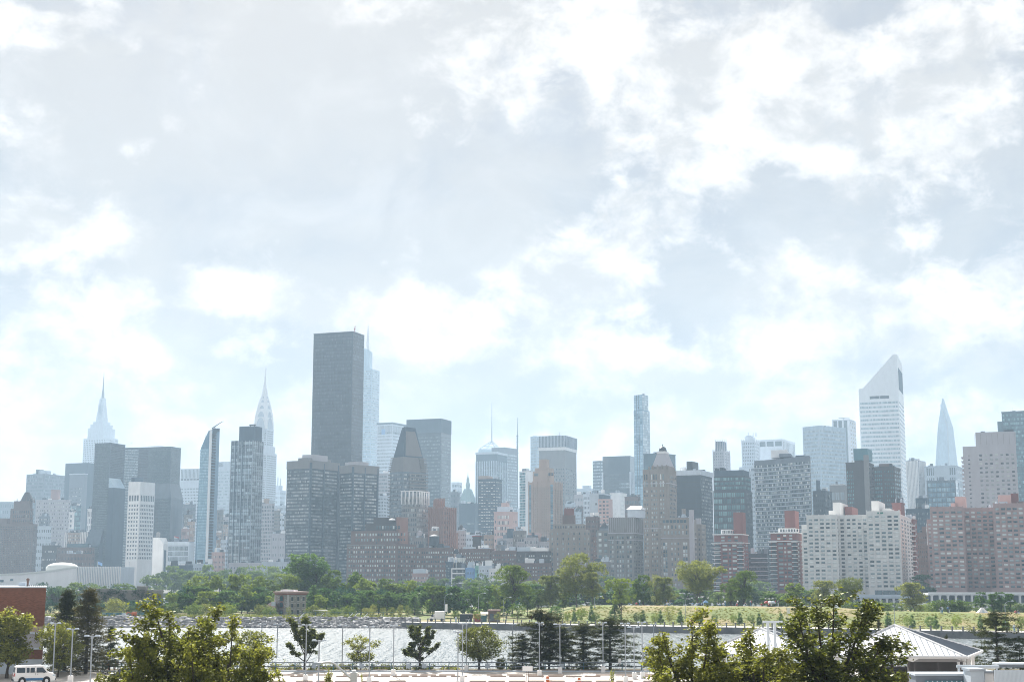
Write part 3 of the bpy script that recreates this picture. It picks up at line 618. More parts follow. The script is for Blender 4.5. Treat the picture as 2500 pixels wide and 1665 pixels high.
b.panes('F', b.fx(28), b.fx(80), b.h + 1, b.fz(1243), 10, 3, .4, .6, 'panes_dark', plane=b.b * .1); b.done()
T('hill_block', 'distant grey blue building at the far edge beyond the gothic tower', -20, 24, 34, 1224, 2600, 'mid_grey', (8, 2, 12, .5, .5, 'panes_grey'))
b = T('ribbed_office', 'grey ribbed office tower with rooftop machinery left of the antenna spire skyscraper', 65, 108, 168, 1156, 2300, 'mid_grey', (16, 22, 30, .55, .6, 'panes_grey'), done=False)
b.pent('plant_room', 'pale_grey', 90, 125, 1146, .1, .5); b.pent('plant_room', 'dark_grey', 88, 102, 1144, .05, .3); b.clutter(4); b.mast(131, 1152, 1141, .8); b.done()
b = T('grey_slab', 'plain grey slab with a light ledge beneath the antenna spire skyscraper', 160, 214, 240, 1129, 2100, 'slate', (1, 0, 3, .01, .01, 'panes_grey'), done=False)
z = b.fz(1158); b.box('lower_slab', 'mid_grey', b.fx(180), b.a + 1, -8, 0, 0, z); b.box('ledge', 'pale_stone', b.fx(180) - .5, b.a + 1.5, -8.5, .3, z - .2, z + 1.2)
b.panes('F', b.fx(181), b.a - 2, 40, z - 18, 9, 18, .4, .35, 'panes_spark', plane=-8); b.done()
T('brick_apartments', 'rose brick apartment block with bright window rows beside the gothic tower', 88, 160, 172, 1220, 1700, 'rose_grey', (16, 3, 22, .4, .45, 'panes_spark'), cl=4, pents=[('penthouse', 'pink_brick', 125, 148, 1194, .3, .8)])
T('teal_block', 'teal glass block between brick apartments and mirrored towers', 170, 190, 198, 1234, 1720, 'teal_glass', (6, 2, 16, .9, .6, 'panes_teal'))
T('striped_pylon', 'slim white striped service tower beside the teal glass block', 169, 179, 182, 1250, 1650, 'white_concrete', (1, 0, 14, .4, .5, 'panes_grey'))
T('striped_pylon', 'slim white striped service tower beside the mirrored tower', 214, 222, 227, 1242, 1640, 'white_concrete', (2, 1, 10, .35, .7, 'panes_grey'))
b = T('finned_block', 'low white block of close upright fins near the mirrored towers', 160, 214, 224, 1298, 1620, 'mid_grey', None, done=False); b.fins('upright_fin', 'white_concrete', 14, 3, 1.0, .6, 0, b.h); b.done()
T('dark_low_block', 'dark low building with a row of lit panels beside the domed hall', 103, 140, 148, 1331, 1500, 'dark_brown', (12, 2, 3, .7, .25, 'panes_spark'), cl=4, zt=2, zb=14)
T('dark_low_block', 'brown low building with greenish roof behind the domed hall', 140, 222, 230, 1336, 1480, 'brown_brick', (18, 2, 6, .5, .4, 'panes_dark'), cl=5, pents=[('upper_storey', 'teal_glass', 163, 222, 1326, .05, .9)])
T('pale_low_block', 'pale hazy low block between gothic tower and brick apartments', 90, 112, 126, 1284, 1650, 'pale_grey', (5, 3, 8, .5, .4, 'panes_grey'), pents=[('penthouse', 'teal_glass', 102, 116, 1283, .0, .5)], cl=2)
T('dark_low_block', 'brown terrace of old houses right behind the ribbed white hall', 150, 224, 230, 1352, 1400, 'brown_brick', (20, 2, 5, .4, .5, 'panes_dark'), cl=5)

# domed assembly hall
hall = thing('assembly_hall', 'long low white hall with a swooping roof, fluted end and shallow dome', 'building', (0, 0, 2.5))
D = 1150
def hx(px): return P(px, 1400, D).x
def hz(py): return P(0, py, D).z - 2.5
top = [(-60, 1404), (0, 1401), (40, 1399.5), (85, 1396), (130, 1391), (160, 1386.5), (187, 1383)]
mb = MB(); V = []
for px, py in top: V += [(hx(px), D, 0), (hx(px), D, hz(py)), (hx(px), D + 45, hz(py)), (hx(px), D + 45, 0)]
n = len(top)
mb.add(V, [(4 * i, 4 * i + 4, 4 * i + 5, 4 * i + 1) for i in range(n - 1)] + [(4 * i + 1, 4 * i + 5, 4 * i + 6, 4 * i + 2) for i in range(n - 1)] + [(0, 1, 2, 3), (4 * n - 1, 4 * n - 2, 4 * n - 3, 4 * n - 4)])
mb.build('wall', M['white_concrete'], hall)
mb = MB(); 
for (pa, ya), (pb, yb) in zip(top[:-1], top[1:]):
    mb.add([(hx(pa), D - .6, hz(ya) - 1), (hx(pb), D - .6, hz(yb) - 1), (hx(pb), D - .6, hz(yb) + .4), (hx(pa), D - .6, hz(ya) + .4), (hx(pa), D + 45, hz(ya) - 1), (hx(pb), D + 45, hz(yb) - 1), (hx(pb), D + 45, hz(yb) + .4), (hx(pa), D + 45, hz(ya) + .4)], [(0, 1, 2, 3), (3, 2, 6, 7), (0, 3, 7, 4), (1, 5, 6, 2)])
mb.build('roof', M['ivory'], hall)
MB().box(hx(187), hx(294), D - .5, D + 42, 0, hz(1383)).build('fluted_wing', M['pale_grey'], hall)
for i in range(27):
    x = hx(188) + (hx(294) - hx(188)) * i / 26; MB().box(x - .3, x + .3, D - 1.5, D - .5, 0, hz(1382)).build('flute', M['white_concrete'], hall)
MB().box(hx(-40), hx(10), D - .3, D + .3, hz(1420), hz(1414)).box(hx(26), hx(33), D - .3, D + .3, hz(1417), hz(1412)).build('window', M['teal_glass'], hall)
r = (hx(165) - hx(88)) / 2; cx_ = (hx(165) + hx(88)) / 2; zb_ = hz(1390); hh = hz(1371.5) - zb_
MB().lathe([(r * 1.02, zb_ - 4), (r * 1.02, zb_ + 2)] + [(r * math.cos(t), zb_ + 2 + (hh - 2) * math.sin(t)) for t in [i * PI / 2 / 9 for i in range(9)]] + [(.2, zb_ + hh)], cx_, D + 26, 28).build('dome', M['ivory'], hall, True)
fl = thing('flagpole', 'white flag on a pole above the fluted hall roof', 'flag', (hx(234), D + 4, hz(1383) + 2.5))
MB().tube((0, 0, 0), (0, 0, 4.5), .12, .08, 6).build('pole', M['white_paint'], fl)
V = []; nx = 7
for i in range(nx):
    for j in range(2): V.append((i * .6, .25 * math.sin(i * 1.2), 4.4 - j * 2.2 - i * .22))
MB().add(V, [(2 * i, 2 * i + 1, 2 * i + 3, 2 * i + 2) for i in range(nx - 1)]).build('flag', M['sky_render'], fl)
fl = thing('flagpole', 'bare flagpole in front of the white concrete tower', 'flagpole', (hx(323) , 1140, 2.5)); MB().tube((0, 0, 0), (0, 0, 21), .2, .1, 6).lathe([(.05, 21), (.3, 21.2), (.05, 21.5)], 0, 0, 8).build('pole', M['steel'], fl)
fl = thing('flagpole', 'striped red and white flag over the mirrored tower plaza', 'flag', (P(425, 1320, 1450).x, 1450, P(425, 1320, 1450).z)); MB().tube((0, 0, -3), (0, 0, 5), .15, .1, 6).build('pole', M['white_paint'], fl)
for k, (m_, z_) in enumerate((('red_paint', 3.4), ('white_paint', 2.2), ('red_paint', 1.0))): MB().prism([(0, 0), (5, .6), (5, .7), (0, .1)], [z_ + .6, z_ - .9, z_ - .9, z_ + .6], [(0, 0), (5, .6), (5, .7), (0, .1)], [z_ + 1.8, z_ + .3, z_ + .3, z_ + 1.8]).build('stripe', M[m_], fl)

# --- centre
b = Bld('domed_palace', 'grey green office palace with a domed cupola and needle', 1118, 1155, 1166, 1226, 2300, 'green_copper')
k = b.D / F / 1.28; cx, cy = b.a / 2, b.b / 2; mb = MB()
for (r0, y0, r1, y1) in ((22, 1227, 17, 1212), (17, 1212.5, 9, 1192)): frustum(mb, cx, cy, r0 * k, b.fz(y0), r1 * k, b.fz(y1))
mb.build('mansard_roof', M['green_copper'], b.root)
MB().lathe([(6 * k, b.fz(1192.5)), (6 * k, b.fz(1185)), (7 * k, b.fz(1184)), (6.5 * k, b.fz(1178)), (4.5 * k, b.fz(1176)), (4.5 * k, b.fz(1169)), (3.5 * k, b.fz(1166)), (1.5 * k, b.fz(1162)), (.4 * k, b.fz(1152))], cx, cy, 12).build('cupola', M['green_copper'], b.root)
for i in (.2, .4, .6, .8): b.box('dormer', 'pale_stone', b.a * i - 1.3, b.a * i + 1.3, -.2, 5, b.fz(1226), b.fz(1220))
b.done()
T('pale_tower', 'white hazy tower beside the domed cupola', 1102, 1118, 1128, 1176, 2500, 'pale_stone', (4, 2, 16, .7, .4, 'panes_grey'))
T('grey_block', 'plain grey block below the domed cupola', 1100, 1116, 1124, 1200, 1900, 'mid_grey', (4, 2, 16, .5, .45, 'panes_grey'), cl=2)
T('grey_block', 'grey block with louvre bands below the cupola palace', 1121, 1160, 1168, 1229, 1700, 'slate', (4, 1, 10, .8, .3, 'panes_grey'), zt=20)
T('pale_low_block', 'pale low rooftops between orange brick tower and banded tower', 1112, 1160, 1172, 1305, 1250, 'pale_stone', (12, 3, 8, .4, .4, 'panes_grey'), cl=6)
b = Bld('crystal_tower', 'far office tower with a glass pyramid crown and needle mast', 1168, 1206, 1222, 1096, 2900, 'pale_glass')
x0, x1, x = b.fx(1170), b.fx(1208), b.fx(1192.5); zb_, za = b.fz(1094), b.fz(1073); mb = MB(); y0_, y1_ = 2, b.b - 2
cor = [(x0, y0_), (x1, y0_), (x1, y1_), (x0, y1_)]
for cxy in cor: mb.tube((*cxy, b.h - 1), (*cxy, zb_ + 1), .8, .8, 5).tube((*cxy, zb_), (x, b.b / 2, za), .9, .7, 5)
for i in range(4):
    p, q = cor[i], cor[(i + 1) % 4]; mb.tube((*p, zb_), (*q, zb_), .8, .8, 5)
    for t in (.35, .65): mb.tube((p[0] + (x - p[0]) * t, p[1] + (b.b / 2 - p[1]) * t, zb_ + (za - zb_) * t), (q[0] + (x - q[0]) * t, q[1] + (b.b / 2 - q[1]) * t, zb_ + (za - zb_) * t), .6, .6, 4)
mb.build('pyramid_frame', M['pale_grey'], b.root); MB().tube((x, b.b / 2, za - 4), (x, b.b / 2, b.fz(978)), 1.5, .3, 6).build('needle', M['steel'], b.root); b.done()
b = Bld('mast_tower', 'thin dark broadcast mast on a far tower next to the ribbed grey tower', 1254, 1268, 1276, 1240, 2800, 'pale_grey')
x = b.fx(1262); MB().tube((x, 3, b.h - 1), (x, 3, b.fz(1060)), 2.2, 1.6, 6).tube((x, 3, b.fz(1060)), (x, 3, b.fz(1018)), .9, .3, 6).build('mast', M['slate'], b.root)
for i in range(5): MB().lathe([(1.2, b.fz(1120 - 14 * i)), (2.6, b.fz(1119 - 14 * i)), (1.2, b.fz(1117 - 14 * i))], x, 3, 8).build('antenna_ring', M['slate'], b.root)
b.done()
b = Bld('ribbed_tower', 'grey tower with upright ribs and a taller back wing, centre of the skyline', 1162, 1213, 1238, 1103, 2300, 'slate')
b.both(12, 6, 40, .7, .6, 'panes_grey', 22, 4); b.fins('rib', 'pale_grey', 12, 6, 1.0, .8, 2, b.h - 14); b.box('cornice', 'pale_grey', -.8, b.a + .8, -.8, b.b + .8, b.h - 3, b.h + .6)
b.done()
b = T('ribbed_tower', 'taller pale grey wing joined behind the ribbed grey tower', 1200, 1232, 1263, 1091, 2400, 'mid_grey', (6, 12, 42, .6, .5, 'panes_pale'), zt=10)
T('balcony_tower', 'dark apartment tower with white balcony strips in front of the ribbed tower', 1167, 1211, 1226, 1169, 1500, 'slate', (7, 4, 34, .72, .36, 'panes_spark'), pents=[('penthouse', 'tan_brick', 1168, 1203, 1160, .1, .8)], cl=2)
b = T('pink_terraced_block', 'pinkish terraced building with white windows and a rooftop tank room', 1206, 1252, 1264, 1249, 1350, 'pink_stucco', None, done=False)
b.panes('F', b.a * .18, b.a * .8, 4, b.h - 2, 8, 12, .75, .6, 'panes_spark'); b.panes('F', b.a * .02, b.a * .14, 4, b.h - 6, 1, 10, .5, .4, 'panes_dark'); b.panes('S', 1, b.b - 1, 4, b.h - 6, 3, 10, .3, .4, 'panes_dark')
b.pent('penthouse', 'pale_stone', 1214, 1252, 1236, .05, .9); b.pent('tank_room', 'pink_stucco', 1224, 1244, 1226, .2, .7)
MB().lathe([(.2, b.fz(1226)), (2.2, b.fz(1225)), (3.0, b.fz(1222)), (2.9, b.fz(1221.8)), (.2, b.fz(1223))], b.fx(1236), b.b * .5, 14).build('satellite_dish', M['steel'], b.root); b.done()
b = T('two_tone_slab', 'slim slab with one dark teal face and one white face', 1268, 1283, 1302, 1150, 1600, 'white_concrete', None, done=False)
b.panes('F', .2, b.a - .2, 4, b.h - 1, 4, 40, .95, .85, 'panes_teal', 'glass_pane'); b.panes('S', b.b * .45, b.b * .5, 8, b.h - 12, 1, 1, .5, 1, 'panes_dark'); b.done()

b = Bld('art_deco_tower', 'tan stepped tower with tall blue window strips', 1291, 1352, 1372, 1176, 1250, 'tan_brick')
for u0, u1, m_, nc in ((.015, .1, 'panes_blue', 1), (.86, .985, 'panes_blue', 1)): b.panes('F', b.a * u0, b.a * u1, 20, b.h - 2, nc, 32, .95, .85, m_, 'bay_window')
b.panes('F', b.a * .14, b.a * .84, 4, b.h - 4, 8, 36, .34, .55, 'panes_grey'); b.panes('S', b.b * .05, b.b * .95, 4, b.h - 6, 7, 36, .4, .6, 'panes_grey')
b.fins('pier', 'tan_brick', 6, 5, .9, .5, 0, b.h + 1)
for m_, p0, p1, yt, d0, d1 in (('tan_brick', 1301, 1353, 1148, .1, .9), ('tan_brick', 1306, 1352, 1140, .2, .8), ('tan_brick', 1316, 1341, 1118, .3, .7)): b.pent('setback_tier', m_, p0, p1, yt, d0, d1)
b.panes('F', b.fx(1302), b.fx(1312), b.fz(1160), b.fz(1153), 1, 1, 1, 1, 'panes_grey', plane=b.b * .1); b.panes('F', b.fx(1336), b.fx(1350), b.fz(1160), b.fz(1153), 2, 1, .8, 1, 'panes_grey', plane=b.b * .1); b.clutter(2); b.done()

b = Bld('crowned_tower', 'wide grey tower with a ribbed dark crown behind the tan stepped tower', 1316, 1379, 1407, 1063, 1900, 'warm_grey')
b.both(14, 6, 32, .5, .45, 'panes_dark', 42, 4)
b.box('ribbed_crown', 'slate', -.5, b.a + .5, -.5, b.b + .5, b.fz(1091), b.h + .4); b.box('white_gallery', 'white_concrete', -.8, b.a + .8, -.8, b.b + .8, b.fz(1098), b.fz(1090.5))
cf = MB()
for i in range(19): cf.box(b.a * i / 18 - .4, b.a * i / 18 + .4, -1.2, -.4, b.fz(1090), b.h)
for i in range(1, 11): cf.box(b.a + .4, b.a + 1.2, b.b * i / 10 - .4, b.b * i / 10 + .4, b.fz(1090), b.h)
stuff(cf.build('crown_rib', M['pale_grey'], b.root)); b.mast(1352, 1063, 1049, .7).mast(1346, 1063, 1052, .4); b.done()
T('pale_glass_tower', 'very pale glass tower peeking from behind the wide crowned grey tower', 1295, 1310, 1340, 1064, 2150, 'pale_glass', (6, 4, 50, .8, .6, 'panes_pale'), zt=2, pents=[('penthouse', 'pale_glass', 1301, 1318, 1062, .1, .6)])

T('pale_low_block', 'pale block right of the wide crowned grey tower', 1402, 1426, 1432, 1207, 1700, 'rose_grey', (6, 1, 12, .4, .4, 'panes_grey'), cl=3)
T('grey_block', 'faint grey towers in the gap before the dark cube tower', 1408, 1444, 1452, 1192, 2300, 'pale_grey', (8, 2, 10, .6, .5, 'panes_grey'), pents=[('upper_tier', 'pale_grey', 1422, 1444, 1184, .1, .9)])
T('grey_block', 'narrow pale block with dark ends left of the blank grey tower', 1424, 1438, 1444, 1206, 1500, 'pale_stone', (4, 1, 18, .5, .5, 'panes_grey'), cl=2)
b = T('cube_tower', 'dark blue office cube with window slots at its corner', 1471, 1538, 1556, 1112, 2000, 'dark_glass', (20, 0, 30, .85, .6, 'panes_deep'), zt=24, done=False)
b.panes('F', b.a * .6, b.a * .97, b.h - 46, b.h - 36, 8, 1, .6, .7, 'panes_pale', 'slot_window'); b.panes('F', b.a * .8, b.a * .97, b.h - 70, b.h - 60, 4, 1, .6, .7, 'panes_pale', 'slot_window'); b.fins('pale_fin', 'pale_stone', 1, 6, 1.8, .8, 2, b.h - 22); b.done()
T('glass_tower', 'light grey glass tower hidden half behind the dark blue cube', 1447, 1466, 1490, 1124, 2100, 'grey_glass', (6, 4, 36, .85, .5, 'panes_pale'))
b = T('blank_tower', 'blank grey apartment slab with a tan windowed wing', 1440, 1470, 1492, 1204, 1350, 'pale_grey', (1, 0, 5, .15, .12, 'panes_spark'), done=False, phi=20)
b.box('tan_wing', 'pink_stucco', b.fx(1463), b.fx(1491), -4, 6, 0, b.fz(1218)); b.panes('F', b.fx(1464), b.fx(1490), 4, b.fz(1220), 3, 22, .62, .5, 'panes_strip', plane=-4); b.box('dark_top', 'slate', b.fx(1462), b.a + .6, -.5, b.b * .8, b.fz(1218), b.h - 1); b.done()
T('white_tile_tower', 'white tiled building with one grey side, behind the gabled penthouse', 1489, 1514, 1530, 1203, 1700, 'white_concrete', (1, 5, 20, .01, .5, 'panes_grey'), cl=2)
T('brown_block', 'dark reddish block just above the gabled white penthouse', 1525, 1558, 1563, 1212, 1500, 'brown_brick', (8, 1, 10, .6, .4, 'panes_grey'))

b = Bld('blue_skyscraper', 'thin sky blue glass skyscraper with a notched top, standing alone above its neighbours', 1547, 1568, 1586, 1000, 1900, 'blue_glass')
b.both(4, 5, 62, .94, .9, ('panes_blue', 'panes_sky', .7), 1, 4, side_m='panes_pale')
b.box('upper_shaft', 'blue_glass', b.fx(1548), b.a, 0, b.b * .82, b.h - .1, b.fz(963)); b.panes('F', b.fx(1548) + .3, b.a - .3, b.h, b.fz(964), 4, 6, .94, .9, 'panes_sky'); b.panes('S', .5, b.b * .8, b.h, b.fz(964), 4, 6, .94, .9, 'panes_pale')
for u in (.36, .62): b.box('dark_slot', 'slate', b.a * u - .35, b.a * u + .35, -.35, .1, 4, b.fz(963))
b.box('mechanical_opening', 'dark_glass', b.a * .5, b.a * .62, -.3, .1, b.fz(996), b.fz(992)); b.box('roof_hoist', 'mid_grey', b.a * .85, b.a * 1.05, 4, 6, b.fz(963), b.fz(960)); b.done()

# --- riverside brick and stone
b = Bld('brown_apartment_block', 'broad dark brick apartment block with terraced roof above the grove', 847, 970, 1017, 1326, 1050, 'brown_brick')
b.both(20, 7, 9, .5, .48, 'panes_blinds', 1, 3); b.pent('upper_terrace', 'brown_brick', 857, 1000, 1294, .12, .9); b.pent('penthouse', 'dark_brown', 892, 990, 1276, .25, .8); b.pent('penthouse', 'dark_brown', 912, 985, 1260, .35, .75); b.pent('chimney_block', 'orange_brick', 968, 992, 1260, .3, .7)
b.panes('F', b.fx(860), b.fx(985), b.h + 1, b.fz(1297), 18, 2, .5, .5, 'panes_blinds', plane=b.b * .12); b.panes('F', b.fx(905), b.fx(965), b.fz(1292), b.fz(1279), 9, 1, .6, .6, 'panes_blinds', plane=b.b * .25)
MB().lathe([(2.4, b.fz(1268)), (2.4, b.fz(1266)), (1.6, b.fz(1264)), (.1, b.fz(1263))], b.fx(942), b.b * .3, 14).build('white_dome', M['white_paint'], b.root)
for u in (.0, .27, .52): b.box('cornice', 'warm_grey', b.a * u, b.a * u + b.a * .24, -.4, 0, b.h - 1.2, b.h - .6)
for i in range(5): b.box('balcony', 'warm_grey', b.a * .03, b.a * .12, -1.2, 0, 10 + i * 5.2, 10.9 + i * 5.2)
b.clutter(6, 'pale_grey'); b.done()
b = T('brick_block', 'brown brick house with a black rooftop water tank under the orange tower', 1015, 1098, 1107, 1337, 1040, 'brown_brick', (14, 2, 8, .55, .45, 'panes_blinds'), cl=4, done=False); b.tank(.5, .4, 3.6, 7, 'dark_grey'); b.done()
T('brick_block', 'small slate block with pale water tank beside the black tank', 1010, 1030, 1040, 1312, 1120, 'warm_grey', (4, 2, 8, .5, .5, 'panes_grey'), tank=(.5, .5, 2, 3, 'rose_grey'))
T('mansard_house', 'low brick house with a white mansard top beside the dark brick block', 1006, 1040, 1046, 1400, 960, 'pink_brick', (8, 1, 3, .5, .5, 'panes_blinds'), pents=[('mansard', 'pale_grey', 1008, 1042, 1388, .05, .9)], cl=3)
T('slim_house', 'slim bluish glazed house next to the white balcony house', 1089, 1102, 1106, 1372, 965, 'slate', (3, 1, 9, .8, .5, 'panes_grey'), cl=1)
b = T('white_balcony_house', 'small white house with five stacked balconies near the shore trees', 1104, 1134, 1139, 1387, 960, 'dark_grey', (4, 1, 5, .6, .6, 'panes_strip'), zt=.5, zb=.5, done=False)
for i in range(6): b.box('balcony', 'white_paint', -.2, b.a + .3, -.9, .2, i * b.h / 5 - .5, i * b.h / 5 + .35)
b.box('side_post', 'white_paint', -.4, .3, -.8, .3, 0, b.h); b.done()
T('pale_block', 'ivory stepped flats above the white balcony house', 1108, 1122, 1136, 1362, 990, 'ivory', (2, 3, 8, .3, .5, 'panes_grey'), cl=2)
T('blue_house', 'small blue fronted house in the low jumble', 1138, 1155, 1158, 1386, 955, 'sky_render', (4, 1, 3, .5, .4, 'panes_grey'), cl=2)
T('green_house', 'narrow mint green house in the low jumble', 1156, 1168, 1171, 1381, 958, 'lime_render', (2, 1, 3, .4, .5, 'panes_deep'), cl=1)
T('pale_block', 'pale rendered house behind the shoulder of the dark round tree', 1170, 1200, 1206, 1381, 950, 'pale_stone', (5, 1, 4, .4, .4, 'panes_dark'), cl=4)
T('white_house', 'white flat roofed house with rooftop units in the low jumble', 1196, 1236, 1242, 1388, 945, 'white_concrete', (6, 1, 4, .5, .5, 'panes_grey'), cl=5)
T('brick_row', 'long dark brick row with white attic storey below the pinkish terraces', 1122, 1196, 1206, 1340, 1030, 'brown_brick', (14, 2, 9, .45, .4, 'panes_blinds'), pents=[('attic', 'pale_grey', 1130, 1162, 1334, .1, .8), ('attic', 'pale_grey', 1172, 1198, 1336, .1, .8)], cl=3)
b = T('chimney_stack', 'dark square chimney with a red rim above the long brick row', 1154, 1170, 1175, 1309, 1060, 'dark_brown', None, done=False); b.box('rim', 'red_paint', -.3, b.a + .3, -.3, b.b + .3, b.h - .1, b.h + .6); b.box('top_room', 'pale_stone', b.a * .3, b.a * .9, b.b * .2, b.b * .8, b.h + .5, b.h + 4); b.done()
T('brick_row', 'brownish flats between the long brick row and the dark stepped block', 1200, 1262, 1270, 1344, 1020, 'brown_brick', (11, 2, 8, .45, .4, 'panes_blinds'), cl=6)
T('brick_row', 'dark brick flats with white penthouses left of the dark stepped block', 1262, 1340, 1348, 1346, 1000, 'dark_brown', (14, 1, 8, .45, .42, 'panes_blinds'), pents=[('white_penthouse', 'white_concrete', 1300, 1342, 1336, .05, .7), ('white_penthouse', 'pale_grey', 1262, 1298, 1334, .2, .8)], cl=4)
T('brick_row', 'lower brown flats behind the round dark tree by the shore', 1258, 1340, 1346, 1375, 940, 'brown_brick', (12, 1, 6, .45, .4, 'panes_blinds'), cl=3)
b = T('flat_roof_block', 'grey roofs with a dark tank box behind the dark brick rows', 1214, 1280, 1300, 1314, 1150, 'rose_grey', (14, 4, 10, .3, .4, 'panes_grey'), cl=5, done=False); b.box('tank_box', 'slate', b.fx(1236), b.fx(1247), 2, 8, b.h - .1, b.h + 8); b.done()
T('flat_roof_block', 'tan roofs directly under the tan stepped tower', 1262, 1330, 1342, 1322, 1110, 'rose_grey', (12, 3, 8, .3, .4, 'panes_grey'), cl=5, pents=[('glazed_room', 'pale_glass', 1294, 1318, 1305, .1, .7), ('pink_room', 'pink_stucco', 1290, 1322, 1300, .3, .9)])

b = Bld('stepped_brick_block', 'dark brown stepped apartment block with roof garden and red brick turret', 1342, 1434, 1440, 1292, 1000, 'brown_stone')
b.both(13, 1, 11, .4, .5, 'panes_blinds', 1, 3); b.fins('pier', 'brown_stone', 7, 1, 1.0, .35, 0, b.h - 2)
b.pent('upper_terrace', 'brown_stone', 1350, 1430, 1278, .1, .95); b.pent('turret', 'brown_brick', 1373, 1405, 1256, .3, .7); b.pent('turret', 'red_brick', 1377, 1402, 1240, .34, .66)
for i in range(5): b.box('battlement', 'red_brick', b.fx(1377) + i * 1.55, b.fx(1377) + i * 1.55 + .8, b.b * .33, b.b * .36, b.fz(1241), b.fz(1237))
b.panes('F', b.fx(1353), b.fx(1428), b.h + .6, b.fz(1281), 12, 1, .5, .6, 'panes_dark', plane=b.b * .1); b.clutter(2); b.done()
T('brown_block', 'dark weathered flats between the stepped brown block and the stone apartments', 1448, 1478, 1484, 1310, 1030, 'brown_brick', (6, 1, 10, .4, .4, 'panes_dark'), cl=4)
b = Bld('stone_apartments', 'grey stone apartment house carrying a gabled white penthouse', 1486, 1546, 1570, 1262, 980, 'grey_stone')
b.both(0, 6, 15, .45, .5, 'panes_dark', 12, 3)
for u0, u1, nc, m_ in ((.03, .2, 2, 'panes_blinds'), (.3, .62, 3, 'panes_blinds'), (.72, .94, 2, 'panes_blinds')): b.panes('F', b.a * u0, b.a * u1, 3, b.h - 12, nc, 11, .55, .55, m_)
for u in (.24, .66): b.box('pier', 'grey_stone', b.a * u - .6, b.a * u + .6, -.45, .1, 0, b.h - 8)
b.fins('parapet_flute', 'rose_grey', 12, 5, .35, .25, b.h - 10, b.h + .4); b.box('cornice', 'rose_grey', -.5, b.a + .5, -.5, b.b + .5, b.h - 11, b.h - 10.2); b.box('cornice', 'rose_grey', -.4, b.a + .4, -.4, b.b + .4, b.fz(1318), b.fz(1316))
b.box('low_wing', 'grey_stone', -9, 0, 1, b.b - 1, 0, b.fz(1293)); b.panes('F', -8.6, -.5, 3, b.fz(1296), 2, 10, .5, .5, 'panes_blinds', plane=1)
x0, x1 = b.fx(1527), b.fx(1559); z0_ = b.h - .1; zw, zr = b.fz(1242), b.fz(1233); y0_, y1_ = b.b * .2, b.b * .7
b.box('penthouse', 'pale_stone', x0, x1, y0_, y1_, z0_, zw)
MB().prism([(x0 - .5, y0_ - .6), (x1 + .5, y0_ - .6), (x1 + .5, y1_ + .6), (x0 - .5, y1_ + .6)], zw, [(x0 + .3, (y0_ + y1_) / 2 - .2), (x1 - .6, (y0_ + y1_) / 2 - .2), (x1 - .6, (y0_ + y1_) / 2 + .2), (x0 + .3, (y0_ + y1_) / 2 + .2)], zr).build('gable_roof', M['white_paint'], b.root); b.done()

b = Bld('stone_tower', 'tall brown stone apartment tower with a tapering top and small dark dome', 1569, 1632, 1651, 1144, 1020, 'brown_stone')
for u0, u1, nc in ((.03, .2, 2), (.3, .56, 3), (.64, .84, 2)): b.panes('F', b.a * u0, b.a * u1, 4, b.h - 14, nc, 22, .46, .48, 'panes_blinds'); b.panes('F', b.a * u0, b.a * u1, b.h - 13, b.h - 3, nc, 2, .5, .8, 'panes_blinds')
b.panes('S', b.b * .08, b.b * .94, 4, b.h - 4, 5, 25, .5, .5, 'panes_dark')
for z in (b.fz(1180), b.fz(1290)): b.box('string_course', 'rose_grey', -.4, b.a + .4, -.4, b.b + .4, z, z + .7)
for u in (.25, .6, .88): b.box('pier', 'brown_stone', b.a * u - .5, b.a * u + .5, -.4, .1, 0, b.h + 2)
x0, x1 = b.fx(1588), b.fx(1630); y0_, y1_ = b.b * .12, b.b * .95; xt0, xt1 = b.fx(1598), b.fx(1618)
b.box('belfry', 'brown_stone', x0, x1, y0_, y1_, b.h - .1, b.fz(1136))
MB().prism([(x0 + .5, y0_ + .3), (x1 - .5, y0_ + .3), (x1 - .5, y1_ - .3), (x0 + .5, y1_ - .3)], b.fz(1136) - .1, [(xt0, b.b * .35), (xt1, b.b * .35), (xt1, b.b * .75), (xt0, b.b * .75)], b.fz(1103)).build('taper_roof', M['rose_grey'], b.root)
b.box('lantern_base', 'white_concrete', xt0 - .2, xt1 + .2, b.b * .33, b.b * .77, b.fz(1103) - .1, b.fz(1098))
xc = (xt0 + xt1) / 2; rr_ = (xt1 - xt0) / 2
MB().lathe([(rr_, b.fz(1098)), (rr_ * .95, b.fz(1094)), (rr_ * .8, b.fz(1089)), (rr_ * .45, b.fz(1086)), (.25, b.fz(1085)), (.2, b.fz(1082)), (.5, b.fz(1081)), (.08, b.fz(1079))], xc, b.b * .55, 14).build('dome', M['black_metal'], b.root)
for i in range(4): MB().tube((b.fx(1592 + i * 11), y0_ - .1, b.h), (b.fx(1592 + i * 11), y0_ - .1, b.fz(1133)), .8, .4, 5).build('pinnacle', M['brown_stone'], b.root)
b.panes('F', b.fx(1592), b.fx(1627), b.h + 1, b.fz(1138), 4, 1, .4, .8, 'panes_dark', 'arched_opening', plane=y0_); b.done()

